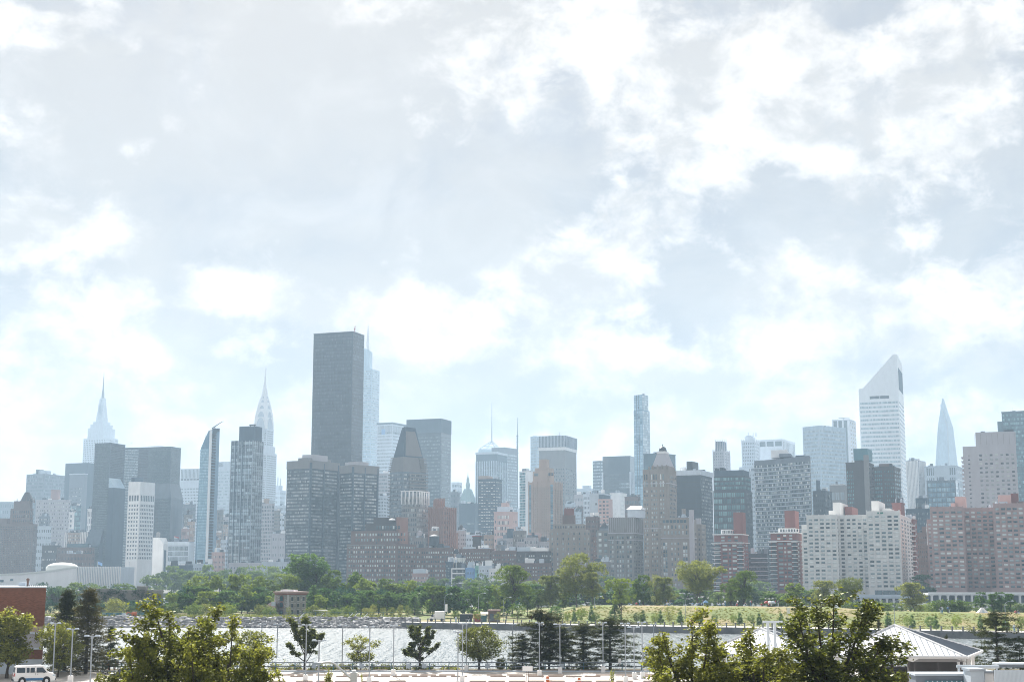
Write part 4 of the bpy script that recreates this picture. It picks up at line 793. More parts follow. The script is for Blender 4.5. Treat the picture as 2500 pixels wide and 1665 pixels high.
b = Bld('stone_apartments', 'brown stone wing with arched top windows and a pale corner pier', 1614, 1686, 1700, 1266, 975, 'brown_stone')
for u0, u1, nc, m_ in ((.05, .2, 2, 'panes_teal'), (.72, .88, 2, 'panes_teal')): b.panes('F', b.a * u0, b.a * u1, 3, b.fz(1322), nc, 12, .8, .8, 'panes_blinds', 'bay_window')
b.panes('F', b.a * .3, b.a * .62, 3, b.fz(1320), 3, 9, .4, .5, 'panes_blinds'); b.panes('F', b.a * .06, b.a * .92, b.fz(1306), b.fz(1278), 7, 2, .42, .6, 'panes_blinds')
for i in range(7):
    x = b.a * (.1 + .118 * i); w = .9; zb_ = b.fz(1275); ar = [(x - w, zb_), (x + w, zb_)] + [(x + w * math.cos(t), zb_ + 2 + w * math.sin(t)) for t in [k * PI / 6 for k in range(7)]]
    V = [(p[0], -.12, p[1]) for p in ar] + [(p[0], .1, p[1]) for p in ar]; n = len(ar)
    MB().add(V, [tuple(range(n)), ] + [(j, (j + 1) % n, n + (j + 1) % n, n + j) for j in range(n)]).build('arched_window', M['teal_glass'], b.root)
b.panes('S', b.b * .3, b.b * .95, 3, b.h - 8, 4, 11, .4, .5, 'panes_dark')
b.box('corner_pier', 'rose_grey', b.a - 1, b.a + 1.6, -.5, 3.5, 0, b.fz(1244)); b.box('cornice', 'rose_grey', -.4, b.a + .3, -.4, b.b + .3, b.fz(1313), b.fz(1311)); b.box('parapet', 'brown_stone', -.3, b.a, -.3, .6, b.h - .5, b.h + 1); b.clutter(3, 'pale_grey'); b.done()
T('stone_apartments', 'rear stone wing stepping down beside the dark window gridded slab', 1660, 1712, 1722, 1280, 1010, 'brown_stone', (6, 3, 12, .35, .45, 'panes_dark'), pents=[('turret', 'rose_grey', 1698, 1712, 1264, .1, .4), ('turret', 'brown_stone', 1664, 1674, 1240, .2, .6)])
T('teal_top_block', 'blue green glass block behind the domed stone tower', 1571, 1610, 1649, 1106, 1500, 'teal_glass', (10, 6, 24, .9, .5, 'panes_teal'), zt=14)
b = T('dark_slab', 'charcoal slab with a blank front and a gridded window side', 1650, 1710, 1739, 1148, 1150, 'dark_grey', None, done=False)
b.panes('S', b.b * .04, b.b * .97, 3, b.h - 5, 8, 30, .5, .5, 'panes_strip'); b.box('pale_parapet', 'pale_stone', -.4, b.a + .4, -.4, b.b + .4, b.h - 3.5, b.h + .5); b.pent('black_penthouse', 'black_metal', 1676, 1705, 1123, .2, .7)
for i in range(20): b.box('floor_line', 'dark_brown', 0, b.a, -.08, .05, 5 + i * (b.h - 10) / 20, 5.2 + i * (b.h - 10) / 20)
b.done()
b = T('gothic_crown_tower', 'pinkish slim tower with a dark gothic openwork crown', 1741, 1768, 1781, 1100, 1900, 'rose_grey', (5, 3, 44, .35, .5, 'panes_grey'), done=False)
b.fins('rib', 'rose_grey', 5, 3, 1.0, .8, 0, b.h + 2); b.pent('crown', 'slate', 1746, 1773, 1076, .12, .88)
cr = MB()
for i in range(7): cr.tube((b.fx(1746) + i * (b.fx(1772) - b.fx(1746)) / 6, b.b * .1, b.fz(1100)), (b.fx(1746) + i * (b.fx(1772) - b.fx(1746)) / 6, b.b * .1, b.fz(1071 + i % 2)), .8, .3, 5)
cr.build('crown_pinnacle', M['rose_grey'], b.root); b.done()

b = Bld('teal_grid_building', 'teal glass building with a dark square grid and set back top floors', 1741, 1820, 1836, 1196, 1100, 'dark_grey')
b.panes('F', b.a * .01, b.a * .97, 3, b.h - 1, 7, 15, .82, .7, 'panes_teal', 'grid_window'); b.panes('S', b.b * .06, b.b * .95, 3, b.h - 1, 6, 22, .45, .55, 'panes_dark')
mu = MB()
for i in range(15): mu.box(b.a * (.01 + .96 * i / 14) - .12, b.a * (.01 + .96 * i / 14) + .12, -.3, 0, 3, b.h - .5)
stuff(mu.build('mullion', M['dark_grey'], b.root))
b.box('setback', 'dark_grey', .5, b.a - .5, 1.5, b.b - 1, b.h - .1, b.fz(1160)); b.panes('F', .8, b.a - .8, b.h + .4, b.fz(1162), 20, 3, .8, .62, 'panes_teal', plane=1.5); b.panes('S', 2, b.b - 1.5, b.h + .4, b.fz(1162), 8, 3, .8, .62, 'panes_teal', plane=b.a - .5)
b.box('top_storey', 'slate', 0.8, b.a - 1.5, 2, b.b - 1.5, b.fz(1160) - .1, b.fz(1146)); b.pent('plant_room', 'dark_grey', 1745, 1754, 1139, .2, .5, 1147); b.pent('plant_room', 'dark_grey', 1757, 1772, 1138, .2, .6, 1147); b.done()

for (lab, xl, xm, xr, yt, D_, px0, px1, pyt, wx0, wx1, wyt, seed) in (
        ('red brick balcony block nearest the charcoal slab, brick lift house behind its roof', 1743, 1812, 1826, 1304, 900, 1790, 1820, 1248, 1760, 1793, 1291, 1),
        ('red brick balcony block beside the pale beige apartments, brick lift house on top', 1881, 1944, 1961, 1300, 870, 1915, 1950, 1244, 1900, 1950, 1288, 2)):
    b = Bld('red_brick_apartments', lab, xl, xm, xr, yt, D_, 'red_brick', group='pair of red brick balcony blocks')
    nr = 12; z0_, z1 = 2, b.fz(yt + 22)
    b.panes('F', b.a * .28, b.a * .48, z0_, z1, 1, nr, .85, .52, 'panes_blinds', 'window', 'parts'); b.panes('F', b.a * .5, b.a * .6, z0_, z1, 1, nr, .75, .48, 'panes_blinds', 'window', 'parts'); b.panes('F', b.a * .63, b.a * .8, z0_, z1, 1, nr, .85, .52, 'panes_blinds', 'window', 'parts')
    for i in range(nr + 1):
        z = z0_ + (z1 - z0_) * i / nr
        for (u0, u1) in ((-.05, .24), (.82, 1.04)):
            o = b.box('balcony', 'white_concrete', b.a * u0, b.a * u1, -1.7, .6, z - .2, z + .12)
            MB().box(b.a * u0 + .05, b.a * u1 - .05, -1.68, -1.6, z + .12, z + 1.1).build('railing', M['dark_grey'], o)
    b.panes('F', b.a * -.0, b.a * .22, z0_, z1, 1, nr, .7, .6, 'panes_strip', 'balcony_window', 'parts'); b.panes('F', b.a * .84, b.a * 1.0, z0_, z1, 1, nr, .7, .6, 'panes_strip', 'balcony_window', 'parts')
    b.box('roof_slab', 'white_concrete', -1.5, b.a + 1, -1.8, b.b + .5, z1 + .3, z1 + .7); b.box('roof_slab', 'white_concrete', -.8, b.a + .6, -.9, b.b + .4, b.h - .2, b.h + .4)
    b.panes('F', b.a * .2, b.a * .9, z1 + 1, b.h - .6, 3, 2, .5, .55, 'panes_blinds', 'window', 'parts'); b.panes('S', 1, b.b - 1, z0_, z1, 2, nr, .5, .5, 'panes_strip')
    b.pent('white_penthouse', 'white_concrete', wx0, wx1, wyt, .1, .7); b.pent('lift_house', 'red_brick', px0, px1, pyt, .4, .95)
    b.panes('F', b.fx(wx0) + .4, b.fx(wx1) - .4, b.h + .6, b.fz(wyt) - .4, 7, 1, .6, .8, 'panes_strip', plane=b.b * .1); b.done()
b = T('terraced_wing', 'dark terraced flats with white balcony edges between the two red brick blocks', 1824, 1872, 1884, 1352, 930, 'dark_grey', (6, 2, 9, .6, .4, 'panes_deep'), done=False)
for i in range(9): b.box('balcony', 'pale_grey', -.6 + (i > 6) * 3, b.a + .6, -1.0, .4, i * b.h / 9, i * b.h / 9 + .4)
b.pent('upper_terrace', 'brown_brick', 1826, 1850, 1346, .2, .9); b.done()
b = T('terraced_wing', 'dark balconied side wing between red brick block and the beige apartments', 1958, 1972, 1978, 1306, 910, 'dark_grey', (2, 1, 12, .6, .4, 'panes_deep'), done=False)
for i in range(13): b.box('balcony', 'pale_grey', -.5, b.a + .6, -1.0, .4, i * b.h / 13, i * b.h / 13 + .35)
b.done()

# curved slab: plan follows a bent line of short facets
b = Bld('curved_slab', 'long curved grey apartment slab with many small windows', 1840, 1976, 1991, 1116, 1150, 'pale_grey', body=False, phi=14)
n = 12; L = b.a; pts = []
for i in range(n + 1):
    t = i / n; pts.append((L * t, 7.0 * math.sin(PI * t * .9) * (1 - t) + 5 * (1 - t)))
lo = pts + [(L, 20), (0, 28)]
zt = [b.h + 1.5 - 3.0 * (1 - i / n) for i in range(n + 1)] + [b.h + 1.5, b.h - 2]
MB().prism(lo, 0, lo, zt).build('wall', M['mid_grey'], b.root)
nr = 31
Vs, Fs, cnt = [], [], 0; Bv, Bf, bc = [], [], 0
bandmb = MB()
for i in range(n):
    p, q_ = np.array(pts[i]), np.array(pts[i + 1]); d = q_ - p; ln = np.linalg.norm(d); d /= ln; nn = np.array([d[1], -d[0]])
    hh = b.h - 4.5 - 2.6 * (1 - (i + .5) / n)
    for r_ in range(nr):
        z = 3 + hh * r_ / nr
        for j in range(3):
            if rng.random() < .08: continue
            u0 = ln * (j + .08) / 3; w = ln / 3 * .74; fhh = hh / nr * .55
            base = PANE_V * np.array([w, .14, fhh])
            V = np.stack([p[0] + d[0] * (u0 + base[:, 0]) + nn[0] * base[:, 1], p[1] + d[1] * (u0 + base[:, 0]) + nn[1] * base[:, 1], z + base[:, 2]], -1)
            Vs.append(V); Fs.append(PANE_F + cnt); cnt += 8
        a0, a1 = p + nn * .3, q_ + nn * .3
        zz = z - hh / nr * .28
        bandmb.prism([tuple(a0), tuple(a1), tuple(q_), tuple(p)], zz, [tuple(a0), tuple(a1), tuple(q_), tuple(p)], zz + hh / nr * .2)
stuff(link('window_grid', mesh('window_grid', np.concatenate(Vs), np.concatenate(Fs), M['panes_blinds']), b.root))
stuff(bandmb.build('floor_band', M['pale_grey'], b.root))
b.panes('S', .5, 19, 3, b.h - 3, 5, nr, .5, .5, 'panes_blinds'); b.pent('white_penthouse', 'white_concrete', 1882, 1934, 1093, .1, .7, 1112); b.pent('plant_room', 'mid_grey', 1902, 1942, 1104, .05, .6, 1112); b.pent('dark_penthouse', 'slate', 1942, 1972, 1107, .1, .6, 1117); b.pent('ledge', 'pale_stone', 1838, 1884, 1117, .5, 1.0, 1126); b.done()

b = T('stepped_gothic_tower', 'pale stepped stone tower with pinnacles left of the big windowed office', 1811, 1843, 1853, 1075, 2000, 'pale_stone', (7, 3, 40, .4, .5, 'panes_grey'), done=False)
b.fins('rib', 'pale_stone', 7, 3, .9, .7, 0, b.h + 2); b.pent('upper_tier', 'pale_stone', 1818, 1844, 1064, .2, .8); b.pent('upper_tier', 'pale_stone', 1821, 1838, 1060, .3, .7)
for px in (1823, 1834, 1841): b.mast(px, 1062, 1052, .9, 'pale_grey')
b.box('lower_block', 'pale_grey', -3, b.a * 1.9, -10, 0, 0, b.fz(1140)); b.done()
b = T('big_window_office', 'grey office with three huge dark windows along its top', 1849, 1911, 1941, 1071, 2050, 'pale_stone', (3, 0, 12, .85, .55, 'panes_grey'), zt=26, done=False)
b.panes('F', b.a * .02, b.a * .98, b.fz(1088), b.fz(1076), 3, 1, .86, 1, 'panes_grey', 'huge_window', 'parts'); b.panes('S', 1, b.b - 1, 8, b.h - 3, 10, 1, .5, 1, 'panes_grey', 'slot'); b.done()
b = T('pale_teal_tower', 'pale green glass office tower in front of the striped tower', 1960, 2000, 2064, 1039, 1800, 'pale_glass', (14, 20, 40, .9, .55, 'panes_pale'), zt=4, done=False)
b.fins('mullion', 'pale_grey', 14, 20, .25, .25, 4, b.h); b.done()
b = T('striped_tower', 'pale tower with broad upright dark stripes and a rooftop crane beam', 2031, 2074, 2089, 1022, 2050, 'pale_stone', None, done=False)
for u in (.08, .36, .66): b.panes('F', b.a * u, b.a * (u + .2), 6, b.h - 2, 1, 1, 1, 1, 'panes_grey', 'dark_stripe', 'parts')
b.panes('S', 1, b.b - 1, 8, b.h - 2, 3, 40, .5, .5, 'panes_spark'); b.box('roof_beam', 'steel', b.a * .35, b.a * 1.0, 3, 4, b.h + 1.6, b.h + 2.6); b.box('beam_post', 'steel', b.a * .6, b.a * .66, 3.1, 3.9, b.h - .1, b.h + 1.7); b.done()

# slant topped tower
b = Bld('slant_top_tower', 'tall silver tower with a steep slanted top and horizontal window bands', 2096, 2193, 2205.5, 945, 1850, 'aluminium')
zt = b.fz(864); za = b.h
x1 = b.fx(2107); a_, bb = b.a, b.b
xs = b.fx(2182)
V = [(0, 0, za - .1), (a_, 0, za - .1), (a_, bb, za - .1), (0, bb, za - .1), (x1, 0, za + .5), (xs, 0, zt - .8), (a_, 0, zt), (a_, bb, zt - 4), (xs, bb, zt - 5), (x1, bb, za + .5)]
MB().add(V, [(0, 1, 6, 5, 4), (3, 9, 8, 7, 2), (4, 5, 8, 9), (5, 6, 7, 8), (1, 2, 7, 6), (0, 4, 9, 3), (0, 3, 2, 1)]).build('slanted_top', M['aluminium'], b.root)
nr = 42
b.panes('F', 1, a_ - 1, 4, b.fz(976), 34, nr, .97, .46, 'panes_pale', 'band_window'); b.panes('S', 1, bb - 1, 4, b.fz(976), 20, nr, .97, .46, 'panes_pale', 'band_window')
b.panes('F', b.fx(2122), b.fx(2170), b.fz(971), b.fz(964), 2, 1, .97, 1, 'panes_deep', 'louvre', 'parts')
b.box('side_louvre', 'slate', a_ - .1, a_ + .3, bb * .12, bb * .92, b.fz(948), b.fz(895)); b.mast(2188, 864, 860, .5, dy=.1); b.done()
b = T('dark_brown_tower', 'dark brown apartment tower with a taller teal topped core and pale rib', 2065, 2118, 2133, 1128, 1150, 'dark_brown', (0, 2, 24, .4, .5, 'panes_deep'), done=False)
for u0, u1, nc in ((.02, .34, 4), ): b.panes('F', b.a * u0, b.a * u1, 3, b.h - 6, nc, 30, .5, .6, 'panes_teal')
b.pent('tall_core', 'dark_brown', 2085, 2119, 1096, .05, .7); b.box('teal_top', 'teal_paint', b.fx(2084.5), b.a + .4, -.2, b.b * .75, b.fz(1122), b.fz(1094)); b.panes('F', b.fx(2087), b.fx(2114), b.h + 1, b.fz(1110), 5, 2, .6, .6, 'panes_teal', plane=b.b * .05)
b.box('pale_rib', 'warm_grey', b.a - 3, b.a + .6, -.6, 3, 0, b.fz(1110)); b.done()
b = T('dark_brown_tower', 'lower dark brown tower with rounded corner bays beside the teal topped one', 2132, 2182, 2198, 1139, 1170, 'dark_brown', None, done=False)
b.panes('F', b.a * .04, b.a * .42, 3, b.h - 2, 4, 28, .7, .55, 'panes_teal'); b.panes('F', b.a * .5, b.a * .98, 3, b.h - 2, 5, 28, .4, .5, 'panes_teal'); b.panes('S', 1, b.b - 1, 3, b.h - 2, 3, 28, .5, .55, 'panes_teal')
b.pent('penthouse', 'brown_brick', 2146, 2180, 1130, .1, .7); b.clutter(2); b.done()
T('dark_low_tower', 'small dark brown block right of the curved grey slab', 1985, 2014, 2030, 1198, 1250, 'dark_grey', (6, 4, 18, .5, .5, 'panes_dark'), pents=[('penthouse', 'slate', 1992, 2000, 1170, .2, .6)])
b = T('grey_low_tower', 'grey block with a bright roof bar and ribbed top windows', 2026, 2062, 2070, 1184, 1350, 'warm_grey', (6, 1, 18, .5, .4, 'panes_grey'), zt=16, done=False)
b.panes('F', .5, b.a - .5, b.h - 14, b.h - 6, 14, 1, .6, .9, 'panes_pale', 'rib_window'); b.box('roof_bar', 'white_paint', 1, b.a - .5, 0, 2, b.h + .2, b.h + 1.1); b.done()

# pale beige riverside apartments: three blocks of one building
b = Bld('beige_apartments', 'wide pale beige apartment building with hundreds of windows and two roof towers', 1974, 2198, 2225, 1256, 830, 'beige', phi=20)
a_, bb = b.a, b.b
xA, xB, xC = b.fx(2046), b.fx(2064), b.fx(2119)
nr = 18; z0_, z1 = 4, b.h - 1.5
b.box('west_block', 'beige', 0, xA, -6.5, .1, 0, b.h + .3); b.box('east_block', 'beige', xC, a_ + .2, -6.6, .1, 0, b.fz(1247))
b.panes('F', .3, xA - .3, z0_, z1, 5, nr, .64, .5, 'panes_blinds', 'window', 'parts', plane=-6.5); b.panes('F', xC + .3, a_ - .2, z0_, z1 + 1.5, 5, nr, .64, .5, 'panes_blinds', 'window', 'parts', plane=-6.6)
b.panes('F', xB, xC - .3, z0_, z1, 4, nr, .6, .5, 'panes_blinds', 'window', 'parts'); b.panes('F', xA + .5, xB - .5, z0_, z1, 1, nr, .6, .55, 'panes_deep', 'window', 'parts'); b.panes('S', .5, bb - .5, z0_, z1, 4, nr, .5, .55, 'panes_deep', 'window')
for i in range(6): b.box('pier', 'beige', xA * i / 5 - .3, xA * i / 5 + .3, -7.0, -6.4, 0, b.h + .6); b.box('pier', 'beige', xC + (a_ - xC) * i / 5 - .3, xC + (a_ - xC) * i / 5 + .3, -7.1, -6.5, 0, b.fz(1247) + .5)
for i in range(5): b.box('pier', 'beige', xB + (xC - xB) * i / 4 - .28, xB + (xC - xB) * i / 4 + .28, -.4, .1, 0, b.h + .3)
ac = []
for i in range(70):   # window air conditioners
    blk = RR.choice(((.3, xA - .3, 5, -6.5, z1), (xC + .3, a_ - .2, 5, -6.6, z1 + 1.5), (xB, xC - .3, 4, 0, z1)))
    cw = (blk[1] - blk[0]) / blk[2]; x = blk[0] + cw * (RR.randrange(blk[2]) + .5) + RR.uniform(-.5, .3); z = z0_ + (blk[4] - z0_) / nr * (RR.randrange(nr) + .16)
    if not ac: acme = MB().box(-.35, .35, -.45, 0, -.25, .2).box(-.3, .3, -.5, -.4, -.2, .15).mesh('air_conditioner', M['white_paint'])
    o = link('air_conditioner', acme, b.root, (x, blk[3], z)); ac.append(o)
b.panes('S', -5.9, -.4, z0_, z1, 1, nr, .5, .5, 'panes_blinds', 'window', plane=xA)
b.pent('roof_tower', 'beige', 2033, 2061, 1220, .2, .7); b.pent('roof_tower_step', 'beige', 2023, 2036, 1240, .25, .65); b.pent('roof_tower', 'beige', 2127, 2156, 1218, .2, .7, 1250); b.pent('roof_tower_step', 'beige', 2154, 2166, 1236, .25, .65, 1250)
b.pent('brick_chimney', 'red_brick', 2062, 2070, 1228, .4, .8); b.box('sloped_end', 'beige', -4.5, 0, 1, bb - 2, 0, b.h - 5); b.panes('F', -4.3, -.3, 4, b.h - 7, 1, 16, .6, .5, 'panes_blinds', 'window', plane=1)
b.box('podium_glazing', 'teal_glass', xC + 3, a_ - 1, -7.1, -6.5, 0.4, 2.8); b.parapet('beige', .8, .2); b.box('green_awning', 'green_paint', b.fx(2145), b.fx(2159), -6.9, -6.4, b.fz(1254), b.fz(1250)); b.clutter(3, 'white_paint'); b.done()
tb = T('brick_tower_stub', 'plain red brick tower stub rising behind the beige apartments', 2178, 2200, 2208, 1228, 900, 'red_brick', None)
b = T('red_balcony_house', 'reddish house with a stack of white balconies beside the beige apartments', 2204, 2232, 2238, 1268, 900, 'red_brick', (3, 1, 14, .4, .4, 'panes_strip'), done=False)
for i in range(13): b.box('balcony', 'white_concrete', b.a * .42, b.a + .4, -1.2, .2, 4 + i * 3.1, 4.7 + i * 3.1)
b.pent('roof_room', 'brown_brick', 2208, 2228, 1262, .2, .8); b.done()
b = T('slate_block', 'slate grey flats with a small green pyramid roof lantern', 2212, 2268, 2276, 1242, 1050, 'slate', (12, 2, 15, .45, .5, 'panes_grey'), done=False)
x = b.fx(2268); MB().prism([(x - 2.2, .5), (x + 2.2, .5), (x + 2.2, 5), (x - 2.2, 5)], b.h - 2, [(x - .1, 2.6), (x + .1, 2.6), (x + .1, 2.9), (x - .1, 2.9)], b.fz(1236)).build('pyramid_lantern', M['green_copper'], b.root); b.done()
b = T('brown_block', 'brown old flats in the gap before the pink brick apartments', 2232, 2268, 2276, 1300, 960, 'brown_brick', (7, 1, 11, .4, .45, 'panes_dark'), cl=3, done=False)
b.box('white_shaft', 'white_concrete', b.fx(2263), b.fx(2269), -.6, 2, b.h - 8, b.fz(1278)); b.pent('upper_part', 'brown_brick', 2250, 2270, 1284, .2, .8); b.done()

b = Bld('pink_apartments', 'large pink brick apartment building with a balconied grid of windows and pink roof rooms', 2274, 2513, 2530, 1237, 800, 'pink_brick', phi=19)
a_, bb = b.a, b.b; xA, xC = b.fx(2352), b.fx(2426); nr = 19; z0_, z1 = 4, b.h - 1.6
b.box('west_block', 'pink_brick', 0, xA, -10.4, .1, 0, b.h + .4); b.box('east_block', 'pink_brick', xC, a_ + .3, -10.6, .1, 0, b.fz(1229))
b.panes('F', .4, xA - .2, z0_, z1, 5, nr, .68, .5, 'panes_blinds', 'window', 'parts', plane=-10.4); b.panes('F', xA + .3, xC - .3, z0_, z1, 5, nr, .64, .5, 'panes_blinds', 'window', 'parts'); b.panes('F', xC + .4, a_ - .2, z0_, z1 + 1.4, 6, nr, .68, .5, 'panes_blinds', 'window', 'parts', plane=-10.6)
for i in range(6): b.box('pier', 'pink_brick', xA * i / 5 - .28, xA * i / 5 + .28, -10.9, -10.3, 0, b.h + .7)
for i in range(6): b.box('pier', 'pink_brick', xA + (xC - xA) * i / 5 - .26, xA + (xC - xA) * i / 5 + .26, -.45, .1, 0, b.h + .3)
for i in range(7): b.box('pier', 'pink_brick', xC + (a_ - xC) * i / 6 - .28, xC + (a_ - xC) * i / 6 + .28, -11.1, -10.5, 0, b.fz(1229) + .4)
b.panes('S', -9.8, -.4, z0_, z1, 2, nr, .4, .5, 'panes_blinds', 'window', plane=xA)
b.pent('pink_roof_room', 'pink_stucco', 2331, 2359, 1206, .3, .8); b.pent('pink_roof_room', 'pink_stucco', 2321, 2333, 1222, .3, .7); b.pent('pink_roof_room', 'pink_stucco', 2436, 2468, 1205, .2, .7); b.pent('brick_roof_room', 'red_brick', 2467, 2482, 1200, .3, .8); b.pent('brick_roof_room', 'brown_brick', 2480, 2496, 1220, .3, .8)
b.box('podium', 'pink_brick', b.fx(2412), a_ + 2, -13, -10, 0, 4.2); b.box('sloped_end', 'pink_brick', -3, 0, 1, bb - 2, 0, b.h - 6); b.panes('F', -2.8, -.2, 4, b.h - 8, 1, 17, .5, .5, 'panes_blinds', 'window', plane=1)
b.clutter(2, 'mid_grey'); b.done()

b = Bld('rose_grey_tower', 'tall rose grey apartment tower with a blank top block above the pink apartments', 2350, 2480, 2516, 1086, 1000, 'rose_grey', phi=19)
b.panes('F', b.a * .28, b.a * .98, b.h * .3, b.h - 5, 7, 22, .52, .45, 'panes_strip'); b.panes('S', 1, b.b - 1, 5, b.h - 4, 3, 30, .4, .45, 'panes_strip'); b.panes('F', b.a * .02, b.a * .2, b.h * .3, b.h - 5, 1, 22, .2, .3, 'panes_dark')
b.pent('top_block', 'rose_grey', 2381, 2479, 1052, .02, .9)
x0, x1 = b.fx(2381), b.fx(2479)
for i in range(8): b.box('top_joint', 'warm_grey', x0 + (x1 - x0) * i / 7 - .08, x0 + (x1 - x0) * i / 7 + .08, b.b * .02 - .06, b.b * .02 + .05, b.h + 1, b.fz(1056))
b.pent('roof_canopy', 'dark_grey', 2450, 2474, 1045, .2, .6, 1052.5); b.pent('roof_plant', 'mid_grey', 2394, 2404, 1047, .3, .6, 1052.5)
for i in range(24): b.box('balcony', 'rose_grey', -1.3, .3, 1, b.b * .5, b.h - 8 - i * 2.9, b.h - 7.1 - i * 2.9)
b.done()
b = T('teal_office', 'deep teal glass office tower with a stepped top and two roof masts', 2445, 2520, 2540, 1002, 1500, 'teal_glass', (16, 3, 40, .9, .6, 'panes_teal'), done=False, body=True)
b.mast(2493, 1003, 953, 1.0, 'mid_grey').mast(2497, 1003, 955, .7, 'mid_grey'); b.box('lower_step', 'teal_glass', -5, 0, 1, b.b - 2, 0, b.fz(1024)); b.done()
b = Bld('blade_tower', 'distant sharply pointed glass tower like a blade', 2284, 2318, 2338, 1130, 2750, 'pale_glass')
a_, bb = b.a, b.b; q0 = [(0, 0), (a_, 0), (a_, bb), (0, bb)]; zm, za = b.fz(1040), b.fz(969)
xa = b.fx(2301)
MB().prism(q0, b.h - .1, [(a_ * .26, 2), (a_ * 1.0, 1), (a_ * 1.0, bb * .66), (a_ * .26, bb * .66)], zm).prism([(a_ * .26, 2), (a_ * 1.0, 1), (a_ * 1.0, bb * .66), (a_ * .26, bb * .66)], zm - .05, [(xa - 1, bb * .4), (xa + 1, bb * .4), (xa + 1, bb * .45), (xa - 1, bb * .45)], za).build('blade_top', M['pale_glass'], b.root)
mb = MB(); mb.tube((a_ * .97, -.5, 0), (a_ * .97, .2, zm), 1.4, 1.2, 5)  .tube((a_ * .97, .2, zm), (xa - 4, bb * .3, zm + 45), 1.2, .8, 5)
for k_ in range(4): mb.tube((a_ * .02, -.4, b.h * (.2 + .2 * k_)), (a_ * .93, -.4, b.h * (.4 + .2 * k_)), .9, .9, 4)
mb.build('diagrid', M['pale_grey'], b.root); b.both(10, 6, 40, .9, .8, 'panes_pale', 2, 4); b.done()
b = T('white_fin_tower', 'white tower with close upright piers right of the slanted silver tower', 2213, 2240, 2258, 1124, 1700, 'mid_grey', (8, 6, 30, .6, .5, 'panes_grey'), zt=14, done=False); b.fins('pier', 'white_concrete', 8, 6, 1.2, .8, 0, b.h); b.pent('roof_plant', 'pale_grey', 2216, 2232, 1121, .1, .6); b.done()
b = T('notched_office', 'grey office with tall slot windows in front of the blade tower', 2256, 2334, 2352, 1136, 1650, 'pale_grey', (0, 8, 14, .9, .3, 'panes_grey'), done=False)
for u0, u1, nc in ((.06, .32, 4), (.78, .98, 3)): b.panes('F', b.a * u0, b.a * u1, b.fz(1158), b.fz(1140), nc, 1, .55, 1, 'panes_grey', 'slot_window', 'parts'); b.panes('F', b.a * u0, b.a * u1, 20, b.fz(1160), nc, 12, .55, .5, 'panes_grey')
b.done()
T('blue_glass_box', 'blue grey curtain wall box standing before the notched office', 2263, 2332, 2340, 1172, 1380, 'grey_glass', (12, 2, 20, .93, .7, 'panes_blue'), pents=[('side_wing', 'grey_glass', 2264, 2284, 1170, .1, .9)], cl=2)
T('dark_low_tower', 'short slate block below the white pier tower', 2236, 2262, 2266, 1216, 1150, 'slate', (6, 1, 8, .8, .5, 'panes_grey'))
T('grey_low_tower', 'grey flats beyond the teal grid building and curved slab', 1822, 1846, 1852, 1150, 1500, 'pale_grey', (6, 1, 24, .4, .4, 'panes_grey'))
# packed mid-rise blocks in the gaps of the lower skyline
IR = random.Random(31); used_ = {}
SPOTS = ['above the black tank', 'below the fluted orange tower', 'behind the white balcony house', 'under the cupola palace', 'above the blue house', 'above the mint green house', 'behind the long brick row', 'by the red rimmed chimney', 'below the balcony tower', 'under the pink terraces', 'behind the flat grey roofs', 'below the two tone slab', 'before the tan tower foot', 'left of the stepped brown block', 'below the crowned grey tower', 'behind the brick turret', 'under the cube tower', 'by the blank grey slab', 'left of the gabled penthouse', 'below the white tile tower',
         'under the fluted top tower', 'below the thin office mast', 'between leaning and gridded towers', 'behind the sandy building', 'right of the needle tower foot', 'below the stepped pale tower', 'left of the twin towers', 'behind the brick apartments', 'above the dark low row', 'beside the teal glass block']
XS = [1062, 1090, 1106, 1128, 1142, 1160, 1182, 1168, 1196, 1226, 1244, 1272, 1300, 1330, 1396, 1412, 1430, 1450, 1478, 1504, 462, 544, 554, 528, 654, 676, 690, 112, 150, 184]
YS = [1296, 1318, 1352, 1296, 1350, 1346, 1320, 1322, 1306, 1330, 1322, 1296, 1312, 1320, 1230, 1250, 1236, 1262, 1290, 1270, 1256, 1280, 1262, 1300, 1270, 1246, 1262, 1260, 1306, 1300]
for px, yt, sp in zip(XS, YS, SPOTS):
    w = IR.uniform(20, 34); D_ = IR.uniform(1080, 1300) if px > 1000 else IR.uniform(1480, 1750)
    if px in (1396, 1412, 1430): D_ = 1600
    m_ = IR.choice(['rose_grey', 'pale_grey', 'warm_grey', 'brown_brick', 'pale_stone', 'mid_grey', 'tan_brick', 'grey_stone'])
    kind = {'rose_grey': 'rosy grey', 'pale_grey': 'light grey', 'warm_grey': 'dull grey', 'brown_brick': 'brown brick', 'pale_stone': 'pale stone', 'mid_grey': 'blue grey', 'tan_brick': 'tan brick', 'grey_stone': 'dark stone'}[m_]
    T('midrise_block', 'small %s midrise %s' % (kind, sp), px - w * .6, px + w * .25, px + w * .4, yt, D_, m_, (IR.randint(5, 8), IR.randint(2, 4), 0, IR.uniform(.35, .6), IR.uniform(.4, .55), IR.choice(['panes_grey', 'panes_blinds', 'panes_spark', 'panes_dark'])), cl=5, tank=(.5, .5, 1.6, 2.6, 'dark_brown') if IR.random() < .35 else None)
